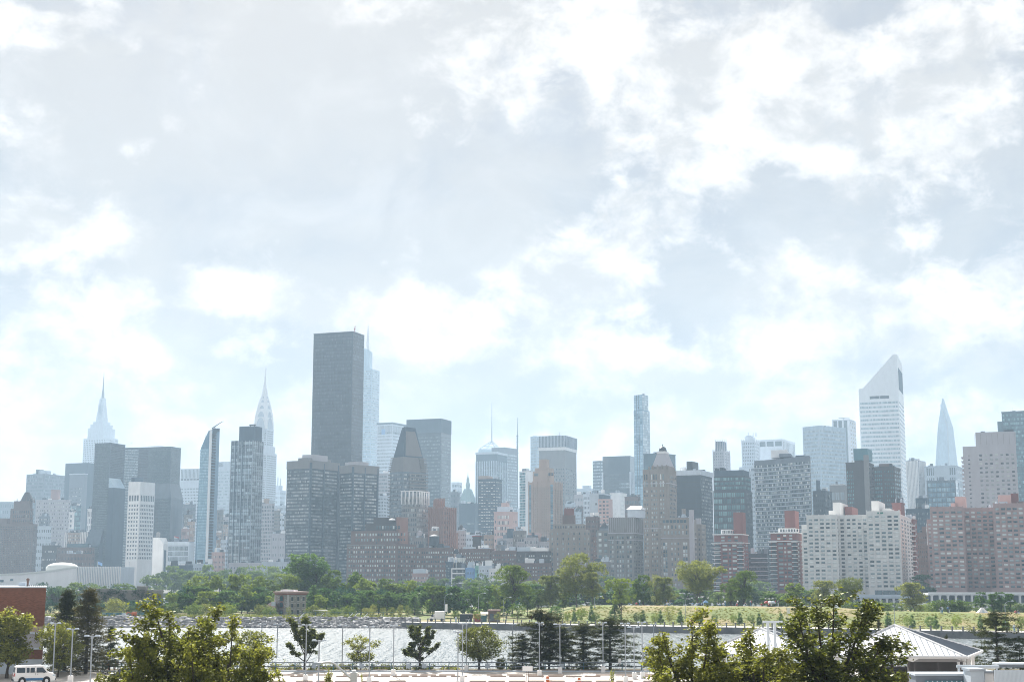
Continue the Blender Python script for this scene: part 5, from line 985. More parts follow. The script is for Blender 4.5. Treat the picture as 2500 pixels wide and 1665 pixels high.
# infill right behind the tree line so that no gap opens on empty ground
k_ = 0
for (x0, x1, yt, D_, m_, lab) in ((560, 640, 1374, 1150, 'rose_grey', 'low grey flats under the gridded glass tower'), (640, 704, 1372, 1120, 'pale_grey', 'low pale flats under the masonry buildings'), (1436, 1490, 1372, 930, 'grey_stone', 'low stone base left of the stone apartments'),
                                  (1700, 1748, 1392, 920, 'warm_grey', 'low flats between charcoal slab and red brick block'), (470, 520, 1376, 1180, 'pale_grey', 'low pale base under the leaning blue glass tower'), (225, 320, 1402, 1180, 'slate', 'dark low base beneath the mirrored towers'), (410, 470, 1380, 1150, 'slate', 'dark strip of low buildings beneath the ribbon window office')):
    T('low_block', lab, x0, x1 - 4, x1, yt, D_, m_, (10, 1, 3, .5, .45, 'panes_grey'), cl=3)

# elevated waterfront road with white columns
def colonnade(label, px0, px1, ytop, ybeam, D, n, base_m='white_concrete'):
    zt, zb_ = P(1250, ytop, D).z, P(1250, ybeam, D).z; x0, x1 = P(px0, ytop, D).x, P(px1, ytop, D).x
    r_ = thing('waterfront_viaduct', label, 'viaduct', ((x0 + x1) / 2, D, 0)); xm_ = (x0 + x1) / 2
    MB().box(x0 - xm_, x1 - xm_, 0, 14, zb_, zt).box(x0 - xm_, x1 - xm_, -.3, 0, zb_ + (zt - zb_) * .4, zt + .5).build('deck', M[base_m], r_)
    MB().box(x0 - xm_, x1 - xm_, 5, 6, 0, zb_ - .05).build('dark_backing', M['dark_grey'], r_)  # dark sheet standing in for the shade under the deck
    for i in range(n):
        x = x0 + (x1 - x0) * (i + .5) / n - xm_; MB().box(x - .45, x + .45, .4, 1.6, 0, zb_).box(x - .7, x + .7, .2, 1.8, zb_ - .4, zb_ - .01).build('column', M['white_concrete'], r_)
colonnade('elevated road on white columns below the beige apartments', 2046, 2222, 1453, 1460, 745, 11, 'pale_grey')
colonnade('elevated road on white columns below the pink apartments', 2266, 2520, 1447, 1452, 740, 13)
# ------------------------------------------------------------------ ground and water
def ground_mat(name, c1, c2, scale, rough=.95, bump=.0, c3=None):
    m, t, b, o = nodes_of(name); b.inputs['Roughness'].default_value = rough; b.inputs['Specular IOR Level'].default_value = .15
    g = t.nodes.new('ShaderNodeNewGeometry'); n = t.nodes.new('ShaderNodeTexNoise'); n.inputs['Scale'].default_value = scale; n.inputs['Detail'].default_value = 8; n.inputs['Roughness'].default_value = .7
    t.links.new(g.outputs['Position'], n.inputs['Vector'])
    r = t.nodes.new('ShaderNodeValToRGB'); e = r.color_ramp.elements; e[0].position = .35; e[0].color = (*c1, 1); e[1].position = .65; e[1].color = (*c2, 1); t.links.new(n.outputs[0], r.inputs[0])
    last = r.outputs[0]
    if c3:
        n2 = t.nodes.new('ShaderNodeTexNoise'); n2.inputs['Scale'].default_value = scale * .12; n2.inputs['Detail'].default_value = 3; t.links.new(g.outputs['Position'], n2.inputs['Vector'])
        r2 = t.nodes.new('ShaderNodeMapRange'); r2.inputs[1].default_value = .45; r2.inputs[2].default_value = .62; t.links.new(n2.outputs[0], r2.inputs[0])
        x = t.nodes.new('ShaderNodeMix'); x.data_type = 'RGBA'; t.links.new(r2.outputs[0], x.inputs[0]); t.links.new(last, x.inputs[6]); x.inputs[7].default_value = (*c3, 1); last = x.outputs[2]
    t.links.new(last, b.inputs['Base Color']); return m
M['lot'] = ground_mat('lot_paving', (.46, .425, .39), (.57, .525, .485), .6, c3=(.40, .37, .34))
M['earth'] = ground_mat('earth', (.10, .09, .06), (.16, .14, .09), .8)
M['city_ground'] = ground_mat('city_ground', (.10, .10, .095), (.16, .155, .15), .1)
M['meadow'] = ground_mat('meadow', (.11, .15, .035), (.18, .205, .06), .55, c3=(.26, .21, .10))
M['path'] = ground_mat('path', (.50, .48, .45), (.58, .56, .53), .7)
M['lawn'] = ground_mat('lawn', (.09, .12, .03), (.15, .16, .05), .5)
M['seawall'] = ground_mat('seawall', (.15, .16, .17), (.25, .255, .26), .45)
M['rock'] = ground_mat('rock', (.15, .15, .155), (.30, .30, .31), .5)

m, t, b, o = nodes_of('river_water'); M['water'] = m
b.inputs['Base Color'].default_value = (.10, .12, .13, 1); b.inputs['Roughness'].default_value = .24; b.inputs['IOR'].default_value = 1.33; b.inputs['Specular IOR Level'].default_value = .5
gpos = t.nodes.new('ShaderNodeNewGeometry')
last = None
for sc_, dist_, st_ in (((.06, .012, 1), .5, 1), ((.55, .08, 1), 1.25, 1), ((1.6, .22, 1), .5, 1)):
    mp_ = t.nodes.new('ShaderNodeMapping'); mp_.inputs['Scale'].default_value = sc_; t.links.new(gpos.outputs['Position'], mp_.inputs[0])
    n_ = t.nodes.new('ShaderNodeTexNoise'); n_.inputs['Scale'].default_value = 1; n_.inputs['Detail'].default_value = 3; t.links.new(mp_.outputs[0], n_.inputs['Vector'])
    bu = t.nodes.new('ShaderNodeBump'); bu.inputs['Strength'].default_value = st_; bu.inputs['Distance'].default_value = dist_; t.links.new(n_.outputs[0], bu.inputs['Height'])
    if last: t.links.new(last, bu.inputs['Normal'])
    last = bu.outputs[0]
t.links.new(last, b.inputs['Normal'])

def sheet(name, pts, z, m):
    o = MB().add([(x, y, z) for x, y in pts], [tuple(range(len(pts)))]).build(name, M[m]); return struct(o)
sheet('river_water', [(-4200, -120), (4200, -120), (4200, 5600), (-4200, 5600)], 0, 'water')
struct(MB().box(-4000, 4000, 905, 5500, -1, 2.5).box(60, 4000, 747, 905.1, -1, 1.2).build('city_ground', M['city_ground']))
# the near bank with the car park
struct(MB().box(-420, 420, -80, 181, -1, 3.0).build('near_bank', M['earth']))
sheet('car_park', [(-120, 90), (120, 90), (120, 175), (-120, 175)], 3.006, 'lot')
sheet('planting_strip', [(-120, 175.2), (120, 175.2), (120, 180.9), (-120, 180.9)], 3.008, 'earth')
k = MB(); k.box(-60, 44, 174.9, 175.2, 3.0, 3.14); struct(k.build('kerb', M['pale_grey']))
# the island
EDGE = [(-600, 432), (-300, 414), (-144, 405), (-31, 397), (26, 371), (75, 351), (116, 327), (300, 262), (600, 200)]
ex = np.array([p[0] for p in EDGE], float); ey = np.array([p[1] for p in EDGE], float)
def edge(x): return float(np.interp(x, ex, ey))
def sst(a, b, x):
    t = min(1, max(0, (x - a) / (b - a))); return t * t * (3 - 2 * t)
def land(x, y):
    d = y - edge(x); w = sst(-34, -26, x)
    z = 2.4 * (1 - w) * sst(0, 8, d) + w * 1.5 + (1 - w) * .05
    hill = (4.2 - .9 * sst(84, 100, x)) * sst(4, 24, x)
    return z + hill * sst(13, 46, d) - (hill * .75) * sst(52, 92, d)
xs_ = list(np.arange(-600, -60, 30)) + list(np.arange(-60, 200, 4)) + list(np.arange(200, 620, 30)); ds = [0, 2, 4, 6, 8, 11, 14, 18, 22, 26, 30, 34, 38, 42, 47, 60, 80, 110, 150, 190]
V = [(x, edge(x) + d, land(x, edge(x) + d)) for x in xs_ for d in ds]; nd = len(ds)
Fq = [(i * nd + j, (i + 1) * nd + j, (i + 1) * nd + j + 1, i * nd + j + 1) for i in range(len(xs_) - 1) for j in range(nd - 1)]
struct(link('island_ground', mesh('island_ground', V, np.array(Fq), M['meadow'], smooth=True)))
mb = MB(); pth = MB()
wx = [-30, 0, 26, 50, 75, 95, 116, 160, 300]
for xa, xb in zip(wx[:-1], wx[1:]):
    ya, yb = edge(xa), edge(xb)
    mb.prism([(xa, ya - .5), (xb, yb - .5), (xb, yb + .6), (xa, ya + .6)], -1, [(xa, ya - .5), (xb, yb - .5), (xb, yb + .6), (xa, ya + .6)], 1.56)
    pth.prism([(xa, ya + .6), (xb, yb + .6), (xb, yb + 9), (xa, ya + 9)], 1.45, [(xa, ya + .6), (xb, yb + .6), (xb, yb + 9), (xa, ya + 9)], 1.53)
struct(mb.build('seawall', M['seawall'])); struct(pth.build('promenade', M['path']))
# boulders below the lab building
r = np.random.default_rng(4); n = 3600
bx = r.uniform(-175, -26, n); bd = r.uniform(-1.5, 8.5, n); by = np.array([edge(x) for x in bx]) + bd; bz = np.clip(bd / 8, 0, 1) * 2.3
s_ = r.uniform(.35, 1.0, n)
oct_ = np.array([(-1, -1, -.6), (1, -.8, -.6), (.9, 1, -.6), (-.8, .9, -.6), (-.6, -.7, .7), (.7, -.5, .55), (.6, .7, .75), (-.7, .5, .6)])
V = (oct_[None] * (1 + r.uniform(-.3, .3, (n, 8, 3)))) * s_[:, None, None] * np.array([1.1, .9, .8])
an = r.uniform(0, 6.28, n); ca, sa = np.cos(an)[:, None], np.sin(an)[:, None]
V = np.stack([V[..., 0] * ca - V[..., 1] * sa + bx[:, None], V[..., 0] * sa + V[..., 1] * ca + by[:, None], V[..., 2] + bz[:, None]], -1).reshape(-1, 3)
Fi = (BOXF[None] + (np.arange(n) * 8)[:, None, None]).reshape(-1, 4)
M['boulder'] = pane_mat('boulder', [(0, (.12, .12, .125)), (.5, (.24, .24, .25)), (1, (.46, .46, .46))], .9, .2)
stuff(link('boulders', mesh('boulders', V, Fi, M['boulder'])))

# tufts of tall grass on the slope
def tufts(name, n, xr, dr, h, m, seed):
    r = np.random.default_rng(seed); x = r.uniform(*xr, n); d = r.uniform(*dr, n)
    y = np.array([edge(q) for q in x]) + d; z = np.array([land(a, c) for a, c in zip(x, y)])
    hh = r.uniform(.4, 1, n) * h; w = r.uniform(.25, .7, n); an = r.uniform(0, 3.14, n); lx = r.normal(0, .25, n)
    a = np.stack([x - w * np.cos(an), y - w * np.sin(an), z - .05], -1); b_ = np.stack([x + w * np.cos(an), y + w * np.sin(an), z - .05], -1); c_ = np.stack([x + lx, y, z + hh], -1)
    return stuff(link(name, mesh(name, np.stack([a, b_, c_], 1).reshape(-1, 3), np.arange(n * 3).reshape(-1, 3), M[m])))
L = leaf_mat
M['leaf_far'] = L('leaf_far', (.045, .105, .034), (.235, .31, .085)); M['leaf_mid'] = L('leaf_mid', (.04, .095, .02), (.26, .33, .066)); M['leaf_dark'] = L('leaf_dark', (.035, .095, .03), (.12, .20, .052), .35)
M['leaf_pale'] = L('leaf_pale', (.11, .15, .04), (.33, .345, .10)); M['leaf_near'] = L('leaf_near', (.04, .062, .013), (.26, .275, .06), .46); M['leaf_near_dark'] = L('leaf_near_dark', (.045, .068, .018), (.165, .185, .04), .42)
M['needle'] = L('needle', (.024, .040, .016), (.10, .108, .036), .2); M['needle_brown'] = L('needle_brown', (.036, .040, .016), (.11, .10, .036), .2); M['leaf_teal'] = L('leaf_teal', (.02, .06, .045), (.05, .10, .06), .3); M['leaf_plum'] = L('leaf_plum', (.07, .055, .06), (.14, .11, .11), .3)
M['grass_blade'] = L('grass_blade', (.10, .13, .03), (.20, .19, .07), .4)
tufts('tall_grass', 3500, (8, 135), (13, 40), .3, 'grass_blade', 3); tufts('shore_weeds', 2500, (-170, -28), (8, 16), 1.0, 'grass_blade', 5)

# ------------------------------------------------------------------ trees
def leaf_quads(cent, per, spread, size, r, flat=1.0, aspect=.62, up=.4):
    n = len(cent) * per
    p = np.repeat(cent, per, 0) + r.normal(0, 1, (n, 3)) * np.array([spread, spread, spread * flat])
    nn = r.normal(0, 1, (n, 3)); nn[:, 2] = np.abs(nn[:, 2]) + up; nn /= np.linalg.norm(nn, axis=1)[:, None]
    t_ = np.cross(nn, r.normal(0, 1, (n, 3))); t_ /= np.linalg.norm(t_, axis=1)[:, None] + 1e-9; u = np.cross(nn, t_)
    s = size * r.uniform(.55, 1.3, n)[:, None]
    q = np.stack([p - t_ * s, p - u * s * aspect, p + t_ * s, p + u * s * aspect], 1)   # leaf-shaped lozenge
    return q.reshape(-1, 3), np.arange(n * 4).reshape(-1, 4)
def profile(kind, t):
    if kind == 'round': return math.sqrt(max(0, 1 - (2 * t - 1) ** 2))
    if kind == 'vase': return min(1, .25 + 1.15 * t) * math.sqrt(max(0, 1 - max(0, (t - .55) / .45) ** 2))
    if kind == 'cone': return (1 - t) ** .85 * (1 if t > .1 else .6 + 4 * t)
    if kind == 'column': return math.sin(PI * min(1, .12 + t * .88)) ** .55
    if kind == 'egg': return math.sin(PI * t ** .75) ** .8
    return math.sqrt(max(0, 1 - (2 * t - 1) ** 2)) * (.75 + .25 * math.sin(t * 9))
def crown_centres(kind, n, w, z0, r, shell=.55, lobes=0):
    out_ = []
    lob = [(r.uniform(0, 6.28), r.uniform(.15, .95), r.uniform(.55, 1.25)) for _ in range(lobes)]
    while len(out_) < n:
        t_ = r.uniform(0, 1); R_ = profile(kind, t_)
        if r.uniform() > R_ + .06: continue
        a_ = r.uniform(0, 6.28)
        k_ = 1.0
        if lob:
            k_ = .72
            for la, lt, ls in lob:
                dd = abs((a_ - la + PI) % (2 * PI) - PI)
                if dd < .75 and abs(t_ - lt) < .2: k_ = max(k_, ls)
        q = R_ * w / 2 * k_ * (1 - (1 - r.uniform() ** .5) * (1 - shell * .5))
        out_.append((q * math.cos(a_), q * math.sin(a_), z0 + (1 - z0) * t_))
    return np.array(out_)
def make_tree(kind, seed, w=.8, z0=.25, n=110, per=26, spread=.045, leaf=.022, trunk=.02, lm='leaf_mid', bm='bark', limbs=16, flat=.8, shell=.6, lobes=7, name='tree', lean=0.0, puffs=0):
    """a tree one unit tall: trunk with limbs, and a crown of leaf clumps"""
    r = np.random.default_rng(seed)
    cen = crown_centres(kind, n, w, z0, r, shell, lobes)
    if puffs:      # rounded sub-masses of foliage, fuller on their upper side, with gaps between
        pc = crown_centres(kind, puffs, w * .82, z0 + .06, r, .9, lobes); pr = (1 - z0) * r.uniform(.12, .24, puffs) * min(1, .55 + w * .5)
        ii = r.integers(0, puffs, n); dv = r.normal(0, 1, (n, 3)); dv[:, 2] = np.abs(dv[:, 2]) * 1.1 - .25; dv /= np.linalg.norm(dv, axis=1)[:, None]
        cen = pc[ii] + dv * pr[ii][:, None] * np.array([1.05, 1.05, .85]); cen[:, 2] = np.minimum(cen[:, 2], 1.0)
    mb = MB(); zt_ = z0 + (1 - z0) * (.55 if kind not in ('cone', 'column') else .93)
    k_ = 5; pt = [(0.012 * r.normal() * i + lean * (i / k_) ** 2 * .1, .012 * r.normal() * i, -.02 + (zt_ + .02) * i / k_) for i in range(k_ + 1)]
    for i in range(k_): mb.tube(pt[i], pt[i + 1], trunk * (1 - .8 * i / k_) * (1.35 if i == 0 else 1), trunk * (1 - .8 * (i + 1) / k_), 6)
    ids = r.choice(len(cen), min(limbs * 2, len(cen)), replace=False)
    for j, i in enumerate(ids):
        c_ = Vector(cen[i]); tt = min(.97, max(.25, (c_.z * .62) / zt_ + r.uniform(-.08, .05))); f_ = tt * k_; q = int(f_); s_ = Vector(pt[q]).lerp(Vector(pt[min(k_, q + 1)]), f_ - q)
        mid = s_.lerp(c_, .5) + Vector((0, 0, .03 * (c_ - s_).length + (-.02 if kind == 'cone' else .03)))
        rr_ = trunk * (.42 if j < limbs else .22); mb.tube(s_, mid, rr_, rr_ * .65, 5).tube(mid, c_, rr_ * .65, rr_ * .2, 4)
    V, Fq = leaf_quads(cen, per, spread, leaf, r, flat)
    return mb.mesh('trunk', M[bm]), mesh('crown', V, Fq, M[lm]), min(w, 2 * float(np.percentile(np.hypot(cen[:, 0], cen[:, 1]), 96)) + spread)
def make_pine(seed, w=.7, n_br=60, leaf=.018, per=42, lm='needle', z0=.12, droop=-.05, irregular=.3, trunk=.018, spread=.028, pads=4, top_taper=.9):
    """a conifer one unit tall: straight trunk, tiers of boughs with flat needle pads"""
    r = np.random.default_rng(seed); mb = MB(); mb.tube((0, 0, -.02), (0, 0, .55), trunk * 1.2, trunk * .6, 7).tube((0, 0, .55), (0, 0, .98), trunk * .6, .003, 6)
    cen = [(0, 0, .985), (0, 0, .95), (0.004, 0, .91)]
    for i in range(n_br):
        t_ = (i + r.uniform(0, 1)) / n_br; z = z0 + (.95 - z0) * t_; ln = w / 2 * (1 - t_ ** 1.2 * top_taper) * (1 + irregular * r.normal()); ln = max(.03, min(ln, w * .62)); a_ = i * 2.4 + r.uniform(-.4, .4)
        e_ = (ln * math.cos(a_), ln * math.sin(a_), z + droop * ln * 2 + .06 * ln + .02 * r.normal()); mb.tube((0, 0, z), e_, trunk * .28, .0015, 4)
        for k_ in range(pads):
            f_ = .35 + .7 * k_ / max(1, pads - 1); f_ = min(f_, 1.02)
            sp = .22 * ln; cen.append((e_[0] * f_ + r.normal() * sp * .5, e_[1] * f_ + r.normal() * sp * .5, z + (e_[2] - z) * f_ + .012 + .006 * r.normal()))
    V, Fq = leaf_quads(np.array(cen), per, spread, leaf, r, .42, .22, .9)
    return mb.mesh('trunk', M['bark']), mesh('crown', V, Fq, M[lm]), w
VAR = {}
for i in range(4): VAR['round%d' % i] = make_tree('round', 20 + i, .95, .1, 170, 18, .03, .034, lm='leaf_mid', lobes=3, puffs=13)
for i in range(3): VAR['far%d' % i] = make_tree('round', 30 + i, 1.05, .08, 150, 16, .032, .036, lm='leaf_far', lobes=3, puffs=12)
for i in range(2): VAR['dark%d' % i] = make_tree('egg', 40 + i, .85, .08, 170, 20, .028, .032, lm='leaf_dark', lobes=3, puffs=14)
for i in range(3): VAR['cone%d' % i] = make_tree('cone', 50 + i, .62, .06, 130, 22, .03, .022, lm='leaf_dark', limbs=10, lobes=0)
for i in range(2): VAR['column%d' % i] = make_tree('column', 55 + i, .45, .06, 150, 20, .024, .022, lm='leaf_dark', limbs=8, lobes=3, puffs=16)
VAR['big'] = make_tree('egg', 48, .95, .06, 420, 20, .022, .02, lm='leaf_dark', lobes=3, puffs=34)
VAR['vase'] = make_tree('vase', 60, 1.25, .3, 420, 24, .026, .018, .022, 'leaf_pale', 'pale_bark', 34, .8, .8, 5, puffs=34); VAR['vase_dark'] = make_tree('vase', 61, 1.05, .28, 400, 24, .025, .017, .02, 'leaf_mid', 'bark', 34, .8, .8, 5, puffs=32)
VAR['plane'] = make_tree('round', 62, 1.15, .18, 430, 24, .026, .018, .016, 'leaf_pale', 'pale_bark', 30, .8, .4, 8, puffs=34); VAR['plane1'] = make_tree('wild', 63, .95, .18, 280, 24, .028, .02, .016, 'leaf_pale', 'pale_bark', 22, .8, .5, 6, puffs=22)
VAR['wild'] = make_tree('wild', 64, .95, .18, 180, 20, .028, .021, .018, 'leaf_mid', 'bark', 22, .8, .5, 8, puffs=20); VAR['open'] = make_tree('wild', 65, 1.0, .25, 90, 18, .04, .02, .016, 'leaf_pale', 'pale_bark', 24, .7, .6, 10)
VAR['shrub0'] = make_tree('round', 70, 1.5, .02, 60, 24, .1, .05, .02, 'leaf_mid', limbs=5, lobes=6); VAR['shrub1'] = make_tree('round', 71, 1.6, .02, 60, 24, .1, .05, .02, 'leaf_teal', limbs=5, lobes=6); VAR['shrub2'] = make_tree('round', 72, 1.5, .02, 60, 24, .1, .05, .02, 'leaf_plum', limbs=5, lobes=6); VAR['shrub3'] = make_tree('round', 73, 1.5, .02, 60, 24, .1, .05, .02, 'leaf_pale', limbs=5, lobes=6)
VAR['sapling'] = make_tree('egg', 74, .75, .28, 60, 22, .055, .03, .014, 'leaf_mid', limbs=8); VAR['sapling_pale'] = make_tree('egg', 75, .8, .25, 50, 20, .055, .03, .014, 'leaf_pale', limbs=8); VAR['cypress'] = make_tree('cone', 76, .5, .1, 60, 26, .04, .03, .014, 'leaf_dark', limbs=4, lobes=0); VAR['ball'] = make_tree('round', 77, 1.0, .28, 60, 26, .06, .03, .016, 'leaf_dark', limbs=8, lobes=3); VAR['ball_pale'] = make_tree('round', 78, 1.05, .25, 60, 24, .06, .03, .016, 'leaf_mid', limbs=8, lobes=3)
TR = random.Random(9)
LM = [(130, 'the brick apartments'), (165, 'the plain grey slab'), (200, 'the low finned block'), (235, 'the flag on the hall'), (252, 'the antenna spire'), (283, 'the hall corner'), (312, 'the bare flagpole'), (342, 'the white concrete tower'), (378, 'the slit window'), (405, 'the chapel block edge'),
      (430, 'the mirrored tower edge'), (458, 'the ribbon window office'), (482, 'the leaning tower base'), (508, 'the leaning tower crane'), (532, 'the sandy low building'), (556, 'the thin office mast'), (580, 'the first dark rib'), (604, 'the dark box top'), (628, 'the gridded tower corner'), (645, 'the needle spire'), (668, 'the blank grey building'), (690, 'the lab annex roof'),
      (712, 'the lab building'), (735, 'the tallest grove tree'), (760, 'the twin tower corner'), (786, 'the slab tower left part'), (808, 'the brown penthouse'), (830, 'the twin tower seam'), (855, 'the slab tower corner'), (878, 'the second brown penthouse'), (900, 'the slim glass spire'), (925, 'the white flat dome'), (948, 'the blue sign'), (972, 'the brick block corner'), (996, 'the wedge tip'), (1020, 'the white crown posts'), (1046, 'the white truck'), (1062, 'the black tank'), (1090, 'the fluted orange tower'), (1115, 'the balcony house'), (1150, 'the domed cupola'), (1175, 'the red rimmed chimney'), (1192, 'the needle mast'), (1215, 'the white flat roofed house'), (1240, 'the pink tank room'),
      (1262, 'the broadcast mast'), (1290, 'the two tone slab'), (1316, 'the tan tower'), (1345, 'the blue window strips'), (1388, 'the red brick turret'), (1420, 'the stepped brown block'), (1452, 'the blank grey slab'), (1480, 'the low stone base'), (1510, 'the lone bare trunk tree'), (1545, 'the gabled penthouse'), (1575, 'the thin blue skyscraper'), (1608, 'the domed stone tower'), (1640, 'the arched windows'), (1665, 'the pale corner pier'), (1690, 'the fan tree edge'), (1715, 'the charcoal slab'), (1745, 'the gothic crown tower'), (1780, 'the first red brick block'), (1808, 'the first lift house'), (1835, 'the terraced flats'), (1868, 'the red parasol'), (1905, 'the second red brick block'), (1935, 'the second lift house'), (1975, 'the beige block edge'),
      (2040, 'the first beige roof tower'), (2090, 'the beige recess'), (2140, 'the slanted silver tower'), (2166, 'the beige corner'), (2212, 'the white balcony stack'), (2226, 'the green pyramid lantern'), (2283, 'the blade tower base'), (2330, 'the blade tower'), (2345, 'the pink roof room'), (2391, 'the white tent'), (2452, 'the second pink roof room'), (2490, 'the roof masts')]
USED = {}
def uniq(base, px):
    for d, x, n in sorted((abs(q[0] - px), q[0], q[1]) for q in LM):
        k_ = (base, n)
        if k_ not in USED: USED[k_] = 1; return '%s, in line with %s' % (base, n)
    return base
UNIQ = {'hazy garden trees on the far bank': 'hazy far bank garden tree', 'second row of hazy garden trees': 'greyish tree low on the far bank', 'blue green trees along the far bank below the brick blocks': 'bluish far bank tree mass', 'broad trees in the back row of the island grove': 'broad tall back row grove tree', 'front row trees of the island grove': 'rounded front row grove tree', 'front row trees beyond the stone lab building': 'dark pointed grove tree',
        'small round trees planted along the promenade': 'small round promenade tree', 'small dark cypresses planted along the slope': 'small dark pointed slope tree', 'bushes along the rocky shore': 'light green shore bush', 'pale saplings on the rocky shore': 'pale willowy sapling', 'dark shore bushes on the island tip': 'dark teal island tip bush', 'dark understorey trees of the grove': 'dark understorey grove tree', 'dark tree belt behind the meadow crest': 'dark teal tree behind the crest', 'low dark bushes before the viaduct columns': 'low bush before the viaduct columns', 'hazy bushes below the long white hall': 'hazy bush below the white hall'}
def tree(var, px, ytop, wpx, D, label, ybase=None, z=None, group=None, name='tree', cat='tree', rot=None):
    """one tree: column and top row on the photograph, crown width in pixels there, depth in metres"""
    tm, cm, w = VAR[var]
    x = gx(px, D, 8)
    if z is None: z = land(x, D) if 300 < D < 620 else (2.5 if D >= 620 else 3.0)
    H = P(px, ytop, D).z - z; Wm = wpx / F * D
    if group in UNIQ: label = uniq(UNIQ[group], px)
    t_ = thing(name, label, cat, (x, D, z), TR.uniform(0, 6.28) if rot is None else rot, group)
    t_.scale = (Wm / w, Wm / w, H)
    link('trunk', tm, t_); link('crown', cm, t_); return t_
rv = lambda *a: TR.choice(a)
# garden trees beyond the island on the far bank, hazy
G = 'hazy garden trees on the far bank'
for px, yt, w in ((360, 1402, 46), (392, 1390, 44), (420, 1384, 40), (448, 1381, 42), (478, 1386, 46), (505, 1381, 40), (535, 1385, 44), (560, 1390, 44), (588, 1385, 40), (612, 1380, 44), (640, 1382, 44), (668, 1386, 42), (694, 1386, 40)):
    tree(rv('far0', 'far1', 'far2'), px, yt + TR.uniform(-2, 3), w, 915 + TR.uniform(0, 25), 'hazy rounded garden tree on the far bank in the row before the glass towers', z=2.5, group=G)
for px, yt, w in ((380, 1412, 50), (425, 1400, 52), (465, 1396, 56), (515, 1398, 60), (570, 1402, 60), (620, 1396, 56), (668, 1400, 50)):
    tree(rv('far0', 'far1', 'far2'), px, yt, w, 885 + TR.uniform(0, 12), 'greyish garden tree by the far water, in front of the hazy row', z=1, group='second row of hazy garden trees')
G = 'blue green trees along the far bank below the brick blocks'
for px, yt, w in ((1010, 1412, 46), (1048, 1403, 44), (1085, 1414, 46), (1120, 1409, 46), (1150, 1405, 44), (1175, 1411, 46), (1205, 1407, 40), (985, 1416, 46), (1300, 1412, 50), (1345, 1420, 56), (1480, 1408, 56), (1440, 1412, 50), (1570, 1420, 60), (1640, 1426, 56), (1860, 1412, 60), (1830, 1420, 60)):
    tree(rv('far0', 'far1', 'far2'), px, yt, w, 800 + TR.uniform(0, 60), 'bluish tree mass on the far bank between island grove and brick blocks', z=0.5, group=G)
tree('dark0', 2250, 1404, 62, 790, 'dark tree at the gap between beige and pink apartments', z=1); tree('far1', 1172, 1400, 30, 890, 'small dark tree before the mint green house', z=2)
# the island grove
G = 'dark understorey trees of the grove'
for i in range(33): tree(rv('dark0', 'dark1', 'shrub1'), 425 + i * 25.5 + TR.uniform(-6, 6), 1438 + TR.uniform(-8, 10), 58, 462 + TR.uniform(0, 10), 'x', group=G)
G = 'dark tree belt behind the meadow crest'
for i in range(34): tree(rv('far0', 'dark0', 'dark1', 'far2'), 1225 + i * 25 + TR.uniform(-8, 8), 1436 + TR.uniform(-10, 12), 62, 545 + TR.uniform(0, 30), 'x', group=G, z=1.2)
G = 'low dark bushes before the viaduct columns'
for i in range(26): tree(rv('shrub0', 'shrub1', 'far0'), 2058 + i * 18 + TR.uniform(-5, 5), 1471 + TR.uniform(-3, 5), 34, 455 + TR.uniform(0, 20), 'x', group=G, name='bush', cat='bush')
G = 'hazy bushes below the long white hall'
for i in range(15): tree(rv('far0', 'far1', 'shrub1', 'far2'), 95 + i * 18 + TR.uniform(-5, 5), 1428 + TR.uniform(-5, 8), 46, 640 + TR.uniform(0, 40), 'x', group=G, z=0)
tree('big', 735, 1355, 112, 520, 'tallest dark dense tree towering over the stone lab building', rot=1.2)
tree('big', 768, 1374, 86, 515, 'dark companion crown leaning against the tallest grove tree'); tree('wild', 698, 1403, 76, 505, 'olive tree right behind the stone lab building roof')
G = 'broad trees in the back row of the island grove'
for px, yt, w in ((455, 1432, 50), (490, 1412, 56), (540, 1410, 62), (585, 1408, 54), (630, 1412, 44), (655, 1420, 46), (812, 1398, 50), (860, 1394, 56), (900, 1410, 64), (945, 1418, 56), (838, 1418, 46), (1000, 1422, 44), (1045, 1428, 40), (965, 1430, 50)):
    tree(rv('round0', 'round1', 'round2', 'round3'), px, yt - 3, w * 1.2, 490 + TR.uniform(0, 25), 'broad leafy tree in the tall back row of the island grove', group=G)
G = 'front row trees of the island grove'
for px, yt, w, v in ((420, 1452, 46, 'round2'), (462, 1446, 50, 'dark1'), (508, 1448, 50, 'round1'), (550, 1446, 54, 'dark0'), (590, 1450, 46, 'round3'), (625, 1446, 40, 'dark1'), (655, 1458, 40, 'round0'), (605, 1432, 44, 'round2')):
    tree(v, px, yt - 3, w * 1.2, 440 + TR.uniform(0, 20), 'rounded tree at the front of the grove left of the stone lab building', group=G)
G = 'front row trees beyond the stone lab building'
for px, yt, w, v in ((765, 1428, 40, 'cone0'), (795, 1440, 40, 'dark0'), (815, 1444, 34, 'cone1'), (848, 1446, 42, 'dark1'), (882, 1444, 44, 'cone2'), (905, 1446, 34, 'dark0'), (945, 1444, 40, 'cone0'), (975, 1446, 44, 'dark1'), (1012, 1455, 34, 'cone1'), (925, 1456, 40, 'round1'), (780, 1456, 34, 'round0')):
    tree(v, px, yt - 3, w * 1.2, 435 + TR.uniform(0, 20), 'dark pointed tree in the grove between stone lab and white truck', group=G)
for px, yt, w, v, lab in ((1062, 1432, 60, 'round1', 'wide bright green tree above the white truck'), (1110, 1434, 56, 'dark0', 'dark broad tree near the tall white lamp'), (1085, 1448, 46, 'dark1', 'dark tree filling between white truck and the pair of cone shaped trees'),
                        (1153, 1424, 34, 'column0', 'dark cone shaped tree, taller of two beside the island kiosk'), (1188, 1432, 34, 'column1', 'dark cone shaped tree, lower of two beside the island kiosk')):
    tree(v, px, yt, w, 440, lab)
